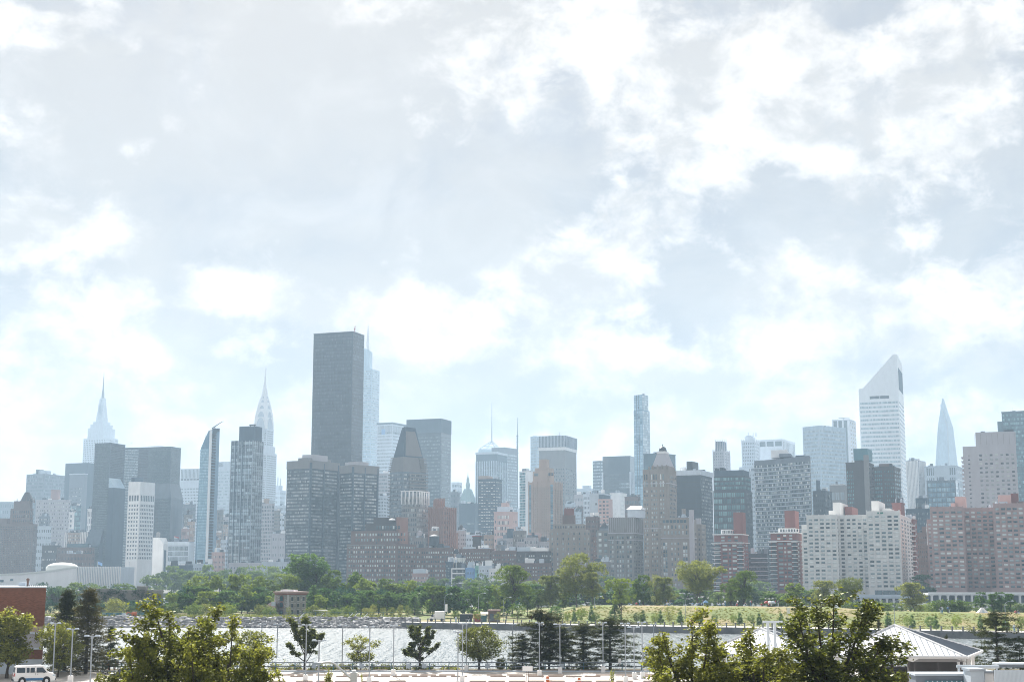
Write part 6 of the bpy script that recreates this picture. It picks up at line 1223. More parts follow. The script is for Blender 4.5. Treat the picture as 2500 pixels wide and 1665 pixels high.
tree('vase_dark', 1251, 1384, 94, 445, 'dark round crowned tree with visible fanning limbs on the bank', rot=.4); tree('round2', 1215, 1430, 50, 455, 'leafy tree under the left shoulder of the dark round crowned tree'); tree('round0', 1288, 1440, 46, 455, 'leafy tree under the right shoulder of the dark round crowned tree')
tree('plane', 1408, 1354, 118, 440, 'large pale green plane tree, tallest on the meadow', rot=2.0); tree('plane1', 1345, 1408, 70, 440, 'pale leaning tree attached to the large plane tree, lake side'); tree('plane1', 1448, 1400, 64, 437, 'pale lower crown on the far side of the large plane tree', rot=3); tree('wild', 1312, 1440, 46, 440, 'bushy olive tree at the meadow crest start'); tree('round3', 1375, 1440, 40, 445, 'low tree between the trunks of the plane tree group')
tree('wild', 1516, 1415, 72, 392, 'lone tree with bare trunk standing low on the grass slope', rot=1.0); tree('cone1', 1501, 1468, 34, 391, 'short bushy evergreen beside the lone bare trunked tree')
for px, yt, w, v, lab in ((1570, 1407, 54, 'round0', 'leafy crest tree next to the lone bare trunked tree'), (1600, 1404, 44, 'open', 'sparse pale tree with bare twigs on the crest'), (1622, 1412, 60, 'plane1', 'pale spreading tree by the picnic crowd'), (1785, 1425, 50, 'wild', 'olive crest tree between the fan tree and the round crest tree')): tree(v, px, yt, w, 448, lab)
tree('vase', 1706, 1372, 128, 445, 'wide fan shaped pale tree with many limbs on the crest', rot=.9)
tree('vase_dark', 1818, 1396, 74, 440, 'round green tree on the crest below the red brick blocks', rot=2.2)
for px, yt, w, v, lab in ((1942, 1426, 76, 'round2', 'yellow green wide tree below the second red brick block'), (2010, 1420, 66, 'plane1', 'yellow green wide tree in front of the beige apartments'), (2074, 1412, 66, 'vase', 'yellow green tree where the elevated road begins'), (2232, 1425, 76, 'plane1', 'lone bright tree before the gap in the elevated road'), (1885, 1450, 60, 'dark0', 'deep teal bushy tree below the terraced flats')): tree(v, px, yt, w, 425, lab)
for i, px in enumerate((2396, 2424, 2442, 2464)): tree(('column0', 'column1', 'column0', 'column1')[i], px, 1446 + (i % 2) * 4, 30, 398, 'dark columnar tree, %s of the close group of four' % ('first beside the white tent', 'second from the white tent', 'third from the white tent', 'last under the pink roof room')[i], group='four columnar trees on the meadow')
# little trees along the promenade
G = 'small round trees planted along the promenade'
for px, yt, w in ((1114, 1489, 20), (1165, 1490, 22), (1215, 1492, 18), (1263, 1470, 44), (1418, 1481, 28), (1452, 1494, 20), (1554, 1493, 24), (1597, 1496, 22), (1634, 1476, 34), (1700, 1495, 22), (1744, 1497, 20), (1790, 1498, 20), (1834, 1499, 20), (1868, 1497, 18), (2214, 1502, 24), (2331, 1500, 24), (2490, 1502, 22), (1385, 1490, 16)):
    x = gx(px, 390, 3); D_ = edge(x) + 11 + TR.uniform(0, 3); tree(rv('ball_pale', 'sapling', 'sapling_pale'), px, yt, w, D_, 'small round young tree along the island promenade', group=G, name='young_tree')
G = 'small dark cypresses planted along the slope'
for px, yt, w in ((1402, 1478, 14), (1444, 1473, 16), (1569, 1486, 16), (1612, 1486, 14), (1660, 1488, 18), (1708, 1487, 16), (1805, 1492, 16), (1852, 1493, 14), (1905, 1492, 18), (2166, 1490, 18), (2225, 1497, 16), (2283, 1498, 14), (2391, 1496, 14), (2452, 1498, 16), (2040, 1486, 18)):
    x = gx(px, 390, 3); D_ = edge(x) + 13 + TR.uniform(0, 4); tree('cypress', px, yt, w, D_, 'small dark pointed tree on the grass slope', group=G, name='young_tree')
for px, yt, w, lab in ((1358, 1478, 38, 'dark ball shaped tree on the slope before the plane trees'), (2268, 1504, 26, 'dark round bush beside the hip roof ridge line')):
    x = gx(px, 390, 3); tree('ball', px, yt, w, edge(x) + 12, lab, name='young_tree')
# shrubs by the shore
G = 'bushes along the rocky shore'
for px, yt, w, v in ((475, 1473, 40, 'shrub0'), (505, 1474, 40, 'shrub3'), (556, 1472, 40, 'shrub0'), (640, 1476, 44, 'shrub3'), (660, 1480, 36, 'shrub0'), (765, 1478, 36, 'shrub3'), (820, 1484, 34, 'shrub0'), (850, 1478, 30, 'shrub0'), (900, 1484, 30, 'shrub3'), (790, 1486, 34, 'shrub3')): tree(v, px, yt, w, 418 + TR.uniform(0, 8), 'low light green bush on the rocky island shore', group=G, name='bush', cat='bush')
G = 'pale saplings on the rocky shore'
for px in (913, 936, 957, 978, 996): tree('sapling_pale', px, 1477 + TR.uniform(-3, 6), 18, 413, 'pale willowy sapling at the end of the boulders', group=G, name='sapling')
tree('sapling_pale', 705, 1480, 14, 415, 'yellow sapling in front of the stone lab building', name='sapling')
for px, yt, w, v, lab in ((126, 1432, 34, 'cone0', 'dark teal fir at the far shore beside the brick wall'), (142, 1437, 24, 'cone1', 'smaller teal fir at the far shore'), (128, 1450, 34, 'shrub2', 'plum coloured bush beneath the teal firs'), (152, 1456, 36, 'shrub2', 'plum coloured bush behind the tall spruce')): tree(v, px, yt, w, 560, lab, z=1.5)
G = 'dark shore bushes on the island tip'
for px, yt, w, v in ((125, 1466, 44, 'shrub1'), (160, 1470, 50, 'shrub1'), (200, 1470, 50, 'shrub1'), (245, 1466, 50, 'shrub1'), (282, 1462, 50, 'shrub3'), (318, 1466, 50, 'shrub1'), (330, 1478, 40, 'shrub0'), (350, 1466, 50, 'shrub1'), (390, 1462, 60, 'shrub1'), (420, 1470, 50, 'shrub0')): tree(v, px, yt, w, 440 + TR.uniform(0, 15), 'dark teal bush on the island tip behind the spruces', group=G, name='bush', cat='bush')
iv = thing('ivy_wall', 'long ivy covered ruin wall behind the dark shore bushes', 'ruin', (P(310, 1450, 470).x, 470, 2.2))
MB().box(-11, 11, 0, 3, 0, 7.2).box(-11.5, -4, .2, 2.8, 7.2, 7.6).box(3, 6, .2, 2.8, 7.2, 8.4).build('wall', M['warm_grey'], iv)
r = np.random.default_rng(8); c_ = np.stack([r.uniform(-11, 11, 130), np.full(130, -.15), r.uniform(0, 7.4, 130) ** 1.0], -1); V, Fq = leaf_quads(c_, 18, .4, .28, r, 1.2); stuff(link('ivy', mesh('ivy', V, Fq, M['leaf_teal']), iv))
hd = MB(); hedge_c = []
for px0, px1, yt, D_, lab in ((2068, 2180, 1471, 415, 'long clipped hedge in front of the elevated road'), (2280, 2360, 1468, 405, 'loose hedge with shrubs before the white columns')):
    x0, x1 = gx(px0, D_), gx(px1, D_); z0_ = land((x0 + x1) / 2, D_); hh = P(px0, yt, D_).z - z0_
    c_ = np.stack([r.uniform(x0, x1, 120), r.uniform(D_ - 1.2, D_ + 1.2, 120), z0_ + r.uniform(.1, 1, 120) * hh], -1); V, Fq = leaf_quads(c_, 22, .35, .28, r); tag(link('hedge', mesh('hedge', V, Fq, M['leaf_mid'])), lab, 'hedge')

# ------------------------------------------------------------------ things on the island
lab_ = Bld('stone_lab_building', 'small rough stone building with arched windows and a red cornice on the shore', 673, 704, 748, 1446, 428, 'grey_stone', z0=2.2, phi=52, cat='building', body=True)
b = lab_
b.box('cornice', 'pink_brick', -.55, b.a + .55, -.55, b.b + .55, b.h - .15, b.h + .35); b.box('cornice_band', 'red_brick', -.25, b.a + .25, -.25, b.b + .25, b.h - .6, b.h - .15)
nz = 3
for i in range(3):
    z = .7 + i * (b.h - 1.2) / 3
    for j, u in enumerate((.22, .55, .85)):
        o = MB().box(b.a - .05, b.a + .06, b.b * u - .28, b.b * u + .28, z, z + 1.15).build('window', M['dark_glass'], b.root)
        MB().box(b.a, b.a + .12, b.b * u - .42, b.b * u + .42, z - .16, z - .003).box(b.a, b.a + .12, b.b * u - .42, b.b * u + .42, z + 1.153, z + 1.35).build('sill', M['rose_grey'], o)
    x = b.a * .5; w = .95; ar = [(x - w, z), (x + w, z)] + [(x + w * math.cos(t), z + .75 + (w * .75 * math.sin(t) if i else .3)) for t in [k * PI / 8 for k in range(9)]]
    for s_, m_, y_, nm in ((1.22, 'red_brick', -.10, 'arch_surround'), (1, 'teal_glass', -.16, 'arched_window')):
        zc_ = z + .7; ar2 = [(x + (p[0] - x) * s_, zc_ + (p[1] - zc_) * s_) for p in ar]; n = len(ar2); V = [(p[0], y_, p[1]) for p in ar2] + [(p[0], .05, p[1]) for p in ar2]
        MB().add(V, [tuple(range(n))] + [(q, (q + 1) % n, n + (q + 1) % n, n + q) for q in range(n)]).build(nm, M[m_], b.root)
for u in (0, 1): b.box('corner_pier', 'rose_grey', b.a * u - .22, b.a * u + .22, -.2, .2, 0, b.h - .6)
st = MB()   # rough stone courses, larger stones proud of the wall
r2 = random.Random(2)
for i in range(150):
    z = r2.uniform(.1, b.h - 1); w = r2.uniform(.25, .6)
    if r2.random() < .5:
        x = r2.uniform(.2, b.a - .8)
        if abs(x + w / 2 - b.a / 2) > 1.5: st.box(x, x + w, -.05, .02, z, z + .22)
    else:
        y = r2.uniform(.1, b.b - .8)
        if all(abs(y + w / 2 - b.b * u) > .75 for u in (.22, .55, .85)): st.box(b.a - .02, b.a + .05, y, y + w, z, z + .22)
stuff(st.build('stone', M['rose_grey'], b.root))
b.box('roof_drum', 'white_paint', b.a * .25, b.a * .85, b.b * .1, b.b * .4, b.h + .3, b.h + .85); b.box('roof_unit', 'white_paint', b.a * .2, b.a * .5, b.b * .55, b.b * .68, b.h + .3, b.h + .8); b.box('roof_unit', 'white_paint', b.a * .2, b.a * .5, b.b * .75, b.b * .88, b.h + .3, b.h + .8); b.done()
x0, x1 = gx(640, 432), gx(674, 432); hs = thing('annex', 'low annex with a sloping red roof beside the stone lab building', 'building', (x0, 430, 2.2)); w = x1 - x0
MB().box(.6, w, 0, 4, 0, 2.0).build('wall', M['rose_grey'], hs); MB().prism([(0, -.4), (w, -.4), (w, 4.4), (0, 4.4)], 2.0, [(w * .6, 1.6), (w, 1.6), (w, 2.4), (w * .6, 2.4)], 4.0).build('roof', M['pink_brick'], hs); MB().box(w * .7, w, .6, 1.6, 2.6, 4.2).build('chimney', M['pale_grey'], hs)
# kiosk, truck, container
ks = thing('kiosk', 'small flat brick kiosk by the promenade with awning', 'kiosk', (gx(1192, 402), 402, 1.53)); MB().box(0, 3.2, 0, 3, 0, 2.9).build('wall', M['brown_brick'], ks); MB().box(-.2, 3.4, -.3, 3.2, 2.9, 3.2).build('roof', M['pink_brick'], ks); MB().box(.4, 1.5, -.06, 0, .3, 2.2).box(1.8, 2.9, -.06, 0, .9, 2.2).build('window', M['grey_glass'], ks)
ks = thing('food_stand', 'red and teal stand with a pinkish canopy beside the brick kiosk', 'stand', (gx(1156, 402), 402.5, 1.53)); MB().box(0, 1.9, 0, 2, 0, 2.0).build('red_counter', M['red_paint'], ks); MB().box(2.0, 3.6, 0, 2, 0, 1.6).build('teal_counter', M['teal_paint'], ks); MB().prism([(1.9, -.8), (4.0, -.8), (4.0, 2), (1.9, 2)], [2.0, 2.0, 2.5, 2.5], [(1.9, -.8), (4.0, -.8), (4.0, 2), (1.9, 2)], [2.1, 2.1, 2.6, 2.6]).build('canopy', M['ivory'], ks)
for x in (2.0, 3.9): MB().tube((x, -.7, 0), (x, -.7, 2.05), .05, n=5).build('post', M['steel'], ks)
ks = thing('shed', 'dark low shed behind a small round tree on the promenade', 'shed', (gx(1122, 404), 404, 1.53)); MB().box(0, 3.4, 0, 2.4, 0, 1.9).build('wall', M['dark_grey'], ks); MB().box(-.2, 3.6, -.2, 2.6, 1.9, 2.05).build('roof', M['warm_grey'], ks)
tk = thing('box_truck', 'small white box truck parked behind the seawall', 'truck', (gx(1046, 405), 406, 1.53))
MB().box(1.7, 4.6, -1, 1.0, .55, 2.7).build('cargo_box', M['white_paint'], tk); MB().prism([(0, -.95), (1.65, -.95), (1.65, .95), (0, .95)], .5, [(.55, -.9), (1.65, -.9), (1.65, .9), (.55, .9)], [1.2, 2.1, 2.1, 1.2]).build('cab', M['white_paint'], tk); MB().box(.8, 1.4, -.97, -.93, 1.25, 1.75).build('window', M['dark_glass'], tk)
for x in (.8, 3.7):
    for y in (-.95, .95): MB().tube((x, y - .12, .4), (x, y + .12, .4), .4, n=12).build('wheel', M['rubber'], tk)
# construction hoarding and excavator on the tip
hb = thing('hoarding', 'teal green hoarding along the island tip behind the boulders', 'fence', (gx(300, 413), 413.5, 2.35)); w = 12
for i in range(12): MB().box(-6 + i, -5.04 + i, 0, .1, 0, 1.35).build('panel', M['teal_paint' if i % 3 else 'green_copper'], hb)
ev = thing('excavator', 'small orange excavator parked by the teal hoarding', 'excavator', (gx(322, 411), 412, 2.35)); MB().box(-.2, 1.0, -.6, .6, .5, 1.6).build('cab', M['orange_plastic'], ev); MB().box(-1.2, 1.3, -.8, -.4, 0, .45).box(-1.2, 1.3, .4, .8, 0, .45).build('track', M['black_metal'], ev); MB().tube((-.2, 0, 1.0), (-1.4, 0, 1.5), .14, .12, 6).tube((-1.4, 0, 1.5), (-2.3, 0, .5), .12, .1, 6).box(-2.6, -2.1, -.3, .3, .1, .5).build('boom', M['orange_plastic'], ev)
wb = thing('boat', 'small white launch hauled out by the orange excavator', 'boat', (gx(300, 410.5), 411, 2.5)); MB().prism([(-1.6, 0), (1.2, -.5), (1.4, 0), (1.2, .5)], 0, [(-2, 0), (1.4, -.7), (1.6, 0), (1.4, .7)], .6).build('hull', M['white_paint'], wb); MB().box(-.4, .7, -.35, .35, .6, 1.0).build('cabin', M['pale_grey'], wb)
# railing posts along the seawall and the fence above the boulders
rl = thing('promenade_railing', 'long low railing of short posts on the seawall', 'railing', (0, 0, 0)); pm = MB().box(-.16, .16, -.16, .16, 0, 1.0).box(-.2, .2, -.2, .2, 1.0, 1.1).mesh('post', M['warm_grey']); rb = MB()
x = -29.0
while x < 130:
    link('post', pm, rl, (x, edge(x) + .3, 1.56)); xn = x + 2.1; rb.tube((x, edge(x) + .3, 2.45), (xn, edge(xn) + .3, 2.45), .035, n=4).tube((x, edge(x) + .3, 2.0), (xn, edge(xn) + .3, 2.0), .03, n=4); x = xn
rb.build('rail', M['mid_grey'], rl)
fc = thing('chain_fence', 'teal wire fence above the boulders near the stone lab building', 'fence', (0, 0, 0)); rb = MB(); x = -68.0; pm = MB().tube((0, 0, 0), (0, 0, 1.7), .05, n=5).mesh('post', M['teal_paint'])
while x < -33: link('post', pm, fc, (x, edge(x) + 11, 2.3)); x += 3.2
rb.tube((-68, edge(-68) + 11, 3.95), (-33, edge(-33) + 11, 3.95), .04, n=4).tube((-68, edge(-68) + 11, 3.1), (-33, edge(-33) + 11, 3.1), .025, n=4); rb.build('rail', M['teal_paint'], fc)
G = 'sloping white braces on the boulder shore'
for i, px in enumerate((736, 784, 856, 868, 893)): x = gx(px, 408); o = MB().tube((x - 1.0, edge(x) + 7, 1.9), (x + .5, edge(x) + 10.5, 3.6), .09, .09, 6).tube((x - 1.0, edge(x) + 7, 1.7), (x - 1, edge(x) + 7, 2.1), .16, .16, 6).build('brace', M['pale_stone']); tag(o, uniq('slanting pale strut over the boulders', px), 'strut', G)
wf = thing('awning_frame', 'white low canopy frame near the stone lab building', 'canopy', (gx(782, 420), 420, 2.4)); MB().box(-2, 2, -.6, .6, 1.7, 1.85).build('roof', M['white_paint'], wf)
for x in (-1.9, 1.9): MB().tube((x, 0, 0), (x, 0, 1.72), .06, n=5).build('post', M['white_paint'], wf)
# curved street lamps of the island
def cobra(px, yt, D_, side, label, banner=False):
    x = gx(px, D_, 6); z = land(x, D_) if D_ > 300 else 3.0; h = P(px, yt, D_).z - z; t_ = thing('street_lamp', label, 'street lamp', (x, D_, z))
    MB().lathe([(.16, 0), (.12, .5), (.075, .6), (.06, h * .86)], 0, 0, 8).build('pole', M['steel'], t_); pts = [(0, 0, h * .86)] + [(side * 1.5 * (1 - math.cos(a_)) , 0, h * .86 + h * .13 * math.sin(a_)) for a_ in [PI / 2 * k / 6 for k in range(1, 7)]]
    MB().path(pts, .045, 6).build('arm', M['steel'], t_); e_ = pts[-1]; MB().lathe([(.05, e_[2] - .1), (.22, e_[2] - .08), (.24, e_[2]), (.05, e_[2] + .12)], e_[0] + side * .3, 0, 10, sx=1.5).build('lamp_head', M['pale_grey'], t_)
    if banner: MB().box(.1, .75, -.03, .03, h * .35, h * .62).build('banner', M['white_paint'], t_)
for px, yt, D_, sd_, lab, bn in ((1086, 1448, 405, 1, 'tall white lamp with a white banner near the white truck', True), (1168, 1446, 412, 1, 'curved street lamp between the two cone shaped trees', False), (1230, 1456, 404, 1, 'curved street lamp under the dark round crowned tree', False), (1452, 1455, 410, 1, 'curved street lamp beside the large plane tree', False), (1673, 1458, 386, 1, 'curved street lamp on the slope below the fan shaped tree', False), (1921, 1463, 376, 1, 'curved street lamp with white banner below the second red brick block', True), (2183, 1463, 345, 1, 'curved street lamp in front of the lone bright meadow tree', False), (2454, 1465, 332, 1, 'curved street lamp near the four columnar trees', False)): cobra(px, yt, D_, sd_, lab, bn)

# people on the meadow crest
def person_mesh(pose):
    me = bpy.data.meshes.new('person')
    if pose == 'stand': J = [((0, 0, .92), .15), ((0, 0, 1.15), .14), ((0, 0, 1.38), .17), ((0, 0, 1.5), .06), ((0, -.01, 1.62), .105), ((0, 0, 1.72), .09), ((.1, 0, .5), .075), ((.11, 0, .06), .05), ((.12, -.12, .03), .045), ((-.1, 0, .5), .075), ((-.11, .02, .06), .05), ((-.12, -.1, .03), .045), ((.24, 0, 1.36), .06), ((.28, -.03, 1.1), .048), ((.27, -.12, .9), .04), ((-.24, 0, 1.36), .06), ((-.28, .0, 1.1), .048), ((-.27, -.08, .88), .04)]
    else: J = [((0, 0, .12), .17), ((0, .03, .38), .15), ((0, .03, .6), .17), ((0, .02, .71), .06), ((0, 0, .83), .105), ((0, 0, .93), .09), ((.12, -.38, .36), .08), ((.12, -.62, .07), .05), ((.12, -.74, .05), .04), ((-.14, -.38, .3), .08), ((-.16, -.66, .07), .05), ((-.16, -.78, .05), .04), ((.24, .02, .58), .06), ((.3, -.1, .38), .048), ((.22, -.3, .36), .04), ((-.24, .02, .58), .06), ((-.3, -.06, .36), .048), ((-.26, -.22, .22), .04)]
    E_ = [(0, 1), (1, 2), (2, 3), (3, 4), (4, 5), (0, 6), (6, 7), (7, 8), (0, 9), (9, 10), (10, 11), (2, 12), (12, 13), (13, 14), (2, 15), (15, 16), (16, 17)]
    me.from_pydata([j[0] for j in J], E_, []); o = bpy.data.objects.new('person', me); COL.objects.link(o); md = o.modifiers.new('s', 'SKIN'); md.use_smooth_shade = True
    for i, j in enumerate(J): me.skin_vertices[0].data[i].radius = (j[1], j[1])
    me.skin_vertices[0].data[0].use_root = True
    dg = bpy.context.evaluated_depsgraph_get(); me2 = bpy.data.meshes.new_from_object(o.evaluated_get(dg)); bpy.data.objects.remove(o); hz_ = 1.52 if pose == 'stand' else .74; hip = .95 if pose == 'stand' else .2
    sets = []
    for top_, leg_ in (('white_paint', 'slate'), ('red_paint', 'dark_grey'), ('dark_grey', 'pale_grey'), ('blue_paint', 'black_metal'), ('pale_stone', 'blue_paint')):
        q = me2.copy(); q.materials.clear()
        for k_ in (top_, leg_, 'skin', 'black_metal'): q.materials.append(M[k_])
        for f_ in q.polygons:
            z = f_.center.z; f_.material_index = (3 if z > hz_ + .14 or (z > hz_ + .05 and f_.center.y > .03) else 2) if z > hz_ else (1 if z < hip or (pose == 'sit' and f_.center.y < -.2 and abs(f_.center.x) < .2) else (2 if abs(f_.center.x) > .2 and z < hz_ - .45 else 0))
        sets.append(q)
    return sets
M['skin'] = mat('skin', (.42, .26, .19), .6, .05)
stand_, sit_ = person_mesh('stand'), person_mesh('sit'); CL = ['in a white top', 'in a red top', 'in dark clothes', 'in a blue top', 'in a pale top']
PR = random.Random(21); G = 'picnickers along the meadow crest'
for i in range(38):
    px = PR.choice((PR.uniform(1545, 1570), PR.uniform(1630, 1655), PR.uniform(1690, 1760), PR.uniform(1690, 1800), PR.uniform(1795, 1830), PR.uniform(1855, 1885)))
    D_ = 404 + PR.uniform(0, 6); x = gx(px, D_, 5); D_ = edge(x) + 46 + PR.uniform(0, 7); k_ = PR.randrange(5); ps = PR.random() < .2; o = link('person', (stand_ if ps else sit_)[k_], None, (x, D_, land(x, D_) - .02)); o.rotation_euler.z = PR.uniform(-2, 2)
    tag(o, uniq('%s picnicker %s' % ('standing' if ps else 'seated', CL[k_]), px), 'person', G)
for px, k_, lab in ((2297, 2, 'standing person in dark clothes, one of a pair on the open meadow'), (2301, 4, 'standing person in a pale top, one of a pair on the open meadow'), (2315, 3, 'standing person in a blue top on the open meadow'), (2318, 2, 'second dark dressed stander beside the blue topped one'), (1236, 2, 'dark dressed person walking near the dark round crowned tree'), (1298, 1, 'person in a red top at the meadow start')):
    D_ = 372 if px > 2000 else 402; x = gx(px, D_, 4); tag(link('person', stand_[k_], None, (x, D_, land(x, D_))), lab, 'person')
for px, k_ in ((2480, 1), (2486, 2)): x = gx(px, 365, 4); tag(link('person', sit_[k_], None, (x, 365, land(x, 365))), 'seated person %s near the small white tent' % CL[k_], 'person')
for px in (1110, 1142, 2307, 2400, 1668):
    x = gx(px, 385, 2); D_ = edge(x) + 4; k_ = PR.randrange(5); tag(link('person', stand_[k_], None, (x, D_, 1.53)), 'walker %s on the promenade near column %s' % (CL[k_], {1110: 'of the white banner lamp', 1142: 'of the first cone tree', 2307: 'of the roof ridge', 2400: 'of the columnar trees', 1668: 'of the slope lamp'}[px]), 'person')
x = gx(2396, 372, 4); tn = thing('tent', 'small white tent pitched on the open meadow', 'tent', (x, 371, land(x, 371))); MB().prism([(-1.3, -.9), (1.3, -.9), (1.3, .9), (-1.3, .9)], 0, [(-.25, -.1), (.25, -.1), (.25, .1), (-.25, .1)], 1.25).build('canopy', M['white_paint'], tn); MB().prism([(-.35, -.93), (.35, -.93), (.35, -.88), (-.35, -.88)], 0, [(-.03, -.25), (.03, -.25), (.03, -.2), (-.03, -.2)], 1.0).build('door', M['pale_grey'], tn)
for px, m_, lab in ((1864, 'red_paint', 'round red parasol on the crest'), (1872, 'white_paint', 'round white parasol on the crest beside the red one'), (1879, 'pale_grey', 'round grey parasol on the crest beside the white one'), (1725, 'sky_render', 'light blue parasol in the picnic crowd')):
    x = gx(px, 405, 5); yy = edge(x) + 47; t_ = thing('parasol', lab, 'parasol', (x, yy, land(x, yy))); MB().tube((0, 0, 0), (0, 0, 1.5), .03, n=5).build('pole', M['steel'], t_); MB().lathe([(.75, .85), (.7, 1.05), (.4, 1.4), (.04, 1.5)], 0, 0, 12).build('canopy', M[m_], t_)
# ------------------------------------------------------------------ the near bank: car park, lamps, van, fence, pavilions
def lot_d(py): return gdist(py, 3.0)
# brick warehouse at the edge of the frame
bw = thing('brick_warehouse', 'plain red brick warehouse with concrete bands at the car park edge', 'building', (0, 0, 3))
m, t, b_, o = nodes_of('warehouse_brick'); M['warehouse_brick'] = m; b_.inputs['Roughness'].default_value = .9
br = t.nodes.new('ShaderNodeTexBrick'); br.inputs['Color1'].default_value = (.16, .064, .042, 1); br.inputs['Color2'].default_value = (.235, .098, .063, 1); br.inputs['Mortar'].default_value = (.20, .11, .08, 1); br.inputs['Scale'].default_value = 1; br.inputs['Brick Width'].default_value = .32; br.inputs['Row Height'].default_value = .12; br.inputs['Mortar Size'].default_value = .012
gp = t.nodes.new('ShaderNodeTexCoord'); sx = t.nodes.new('ShaderNodeSeparateXYZ'); cx_n = t.nodes.new('ShaderNodeCombineXYZ'); ad = t.nodes.new('ShaderNodeMath'); t.links.new(gp.outputs['Object'], sx.inputs[0]); t.links.new(sx.outputs[0], ad.inputs[0]); t.links.new(sx.outputs[1], ad.inputs[1]); t.links.new(ad.outputs[0], cx_n.inputs[0]); t.links.new(sx.outputs[2], cx_n.inputs[1]); t.links.new(cx_n.outputs[0], br.inputs['Vector']); t.links.new(br.outputs[0], b_.inputs['Base Color'])
D = 171; x1 = P(112.5, 1440, D).x; zz = lambda py: P(100, py, D).z - 3
def slab_(o_, za, zb):      # the end wall runs straight away from the eye
    xr = x1 + o_; return MB().prism([(x1 - 40, D - o_), (xr, D - o_), (xr * 1.055, D + 9), (x1 - 40, D + 9)], za, [(x1 - 40, D - o_), (xr, D - o_), (xr * 1.055, D + 9), (x1 - 40, D + 9)], zb)
slab_(0, zz(1528), zz(1434)).build('wall', M['warehouse_brick'], bw); slab_(.15, zz(1434), zz(1430)).build('coping', M['pale_stone'], bw)
for ya, yb, m_, o_ in ((1542, 1528, 'tan_brick', .02), (1546, 1542, 'pale_stone', .12), (1580, 1546, 'rose_grey', .01), (1584, 1580, 'pale_stone', .1)): slab_(o_, zz(ya), zz(yb) - .003).build('concrete_band', M[m_], bw)
slab_(-.02, zz(1608), zz(1584)).build('wall', M['warehouse_brick'], bw); slab_(.05, 0, zz(1608) - .003).build('base_course', M['pale_grey'], bw)
MB().box(P(24, 1430, D).x, P(41, 1430, D).x, D + 3, D + 4.5, zz(1430), zz(1421)).build('roof_unit', M['pale_grey'], bw)
x = P(53.5, 1430, D).x; MB().lathe([(.13, zz(1430)), (.13, zz(1416)), (.2, zz(1415.5)), (.2, zz(1413)), (.04, zz(1410))], x, D + 2, 12).build('vent_pipe', M['brown_brick'], bw)
rp = MB()
for i in range(9): xx = P(66 + i * 5, 1430, D).x; rp.tube((xx, D + .1, zz(1430)), (xx, D + .1, zz(1426)), .03, n=4)
rp.build('roof_spike', M['dark_grey'], bw)

# railing by the water
rl = thing('waterside_railing', 'blue grey two rail railing between the car park and the river', 'railing', (0, 0, 3)); D = 177
x0, x1 = gx(250, D), gx(1660, D); pm = MB().box(-.06, .06, -.05, .05, 0, 1.0).mesh('post', M['teal_paint']); n = 30
for i in range(n + 1): link('post', pm, rl, (x0 + (x1 - x0) * i / n, D, 0))
for z in (.5, .96): MB().box(x0 - .1, x1 + .1, D - .11, D - .055, z - .06, z + .06).build('rail', M['mid_grey'], rl)
sg = [(767, 'plain grey plate on the railing close to the twin tower axis'), (883, 'plain grey plate on the railing near the spreading small tree'), (997, 'plain grey plate on the railing right of the upright maple'), (1036, 'second plain grey plate on the railing right of the upright maple'), (1190, 'plain grey plate on the railing under the broad round tree'), (1372, 'plain grey plate on the railing among the pines')]
for px, lab in sg:
    s_ = thing('railing_sign', lab, 'sign', (gx(px, D), D - .14, 3.3)); MB().box(-.28, .28, -.03, 0, 0, .55).build('plate', M['pale_grey'], s_); MB().box(-.24, .24, -.015, .0, .02, .53).box(-.04, .04, -.01, .04, -.1, .0).build('bracket', M['steel'], s_)
# lamps
def lamp(px, ytop, ybase, label, wpx=26, single=0, block=True, group='tall grey lamps of the car park'):
    D_ = lot_d(ybase) if ybase else 6.1 * F / (ytop - 1400) * .985
    z0_ = 3.0; x = gx(px, D_, 6); zt = P(px, ytop, D_).z; t_ = thing('lot_lamp', label, 'lamp', (x, D_, z0_), 0, group); h = zt - z0_; w = max(.7, wpx / F * D_)
    if block: MB().box(-.24, .24, -.24, .24, 0, .68).box(-.2, .2, -.2, .2, .68, .72).build('base_block', M['white_concrete'], t_)
    MB().box(-.055, .055, -.055, .055, .66 if block else 0, h - .12).build('pole', M['lamp_grey'], t_)
    MB().box(-w * .28, w * .28, -.035, .035, h - .12, h - .04).box(-.1, .1, -.1, .1, h - .3, h - .02).build('arm', M['lamp_grey'], t_)
    for s_ in (-1, 1): MB().prism([(s_ * w * .36 - w * .17, -.19), (s_ * w * .36 + w * .17, -.19), (s_ * w * .36 + w * .17, .19), (s_ * w * .36 - w * .17, .19)], h - .09, [(s_ * w * .36 - w * .12, -.13), (s_ * w * .36 + w * .12, -.13), (s_ * w * .36 + w * .12, .13), (s_ * w * .36 - w * .12, .13)], h + .05).build('lamp_head', M['pale_grey'], t_)
    return t_
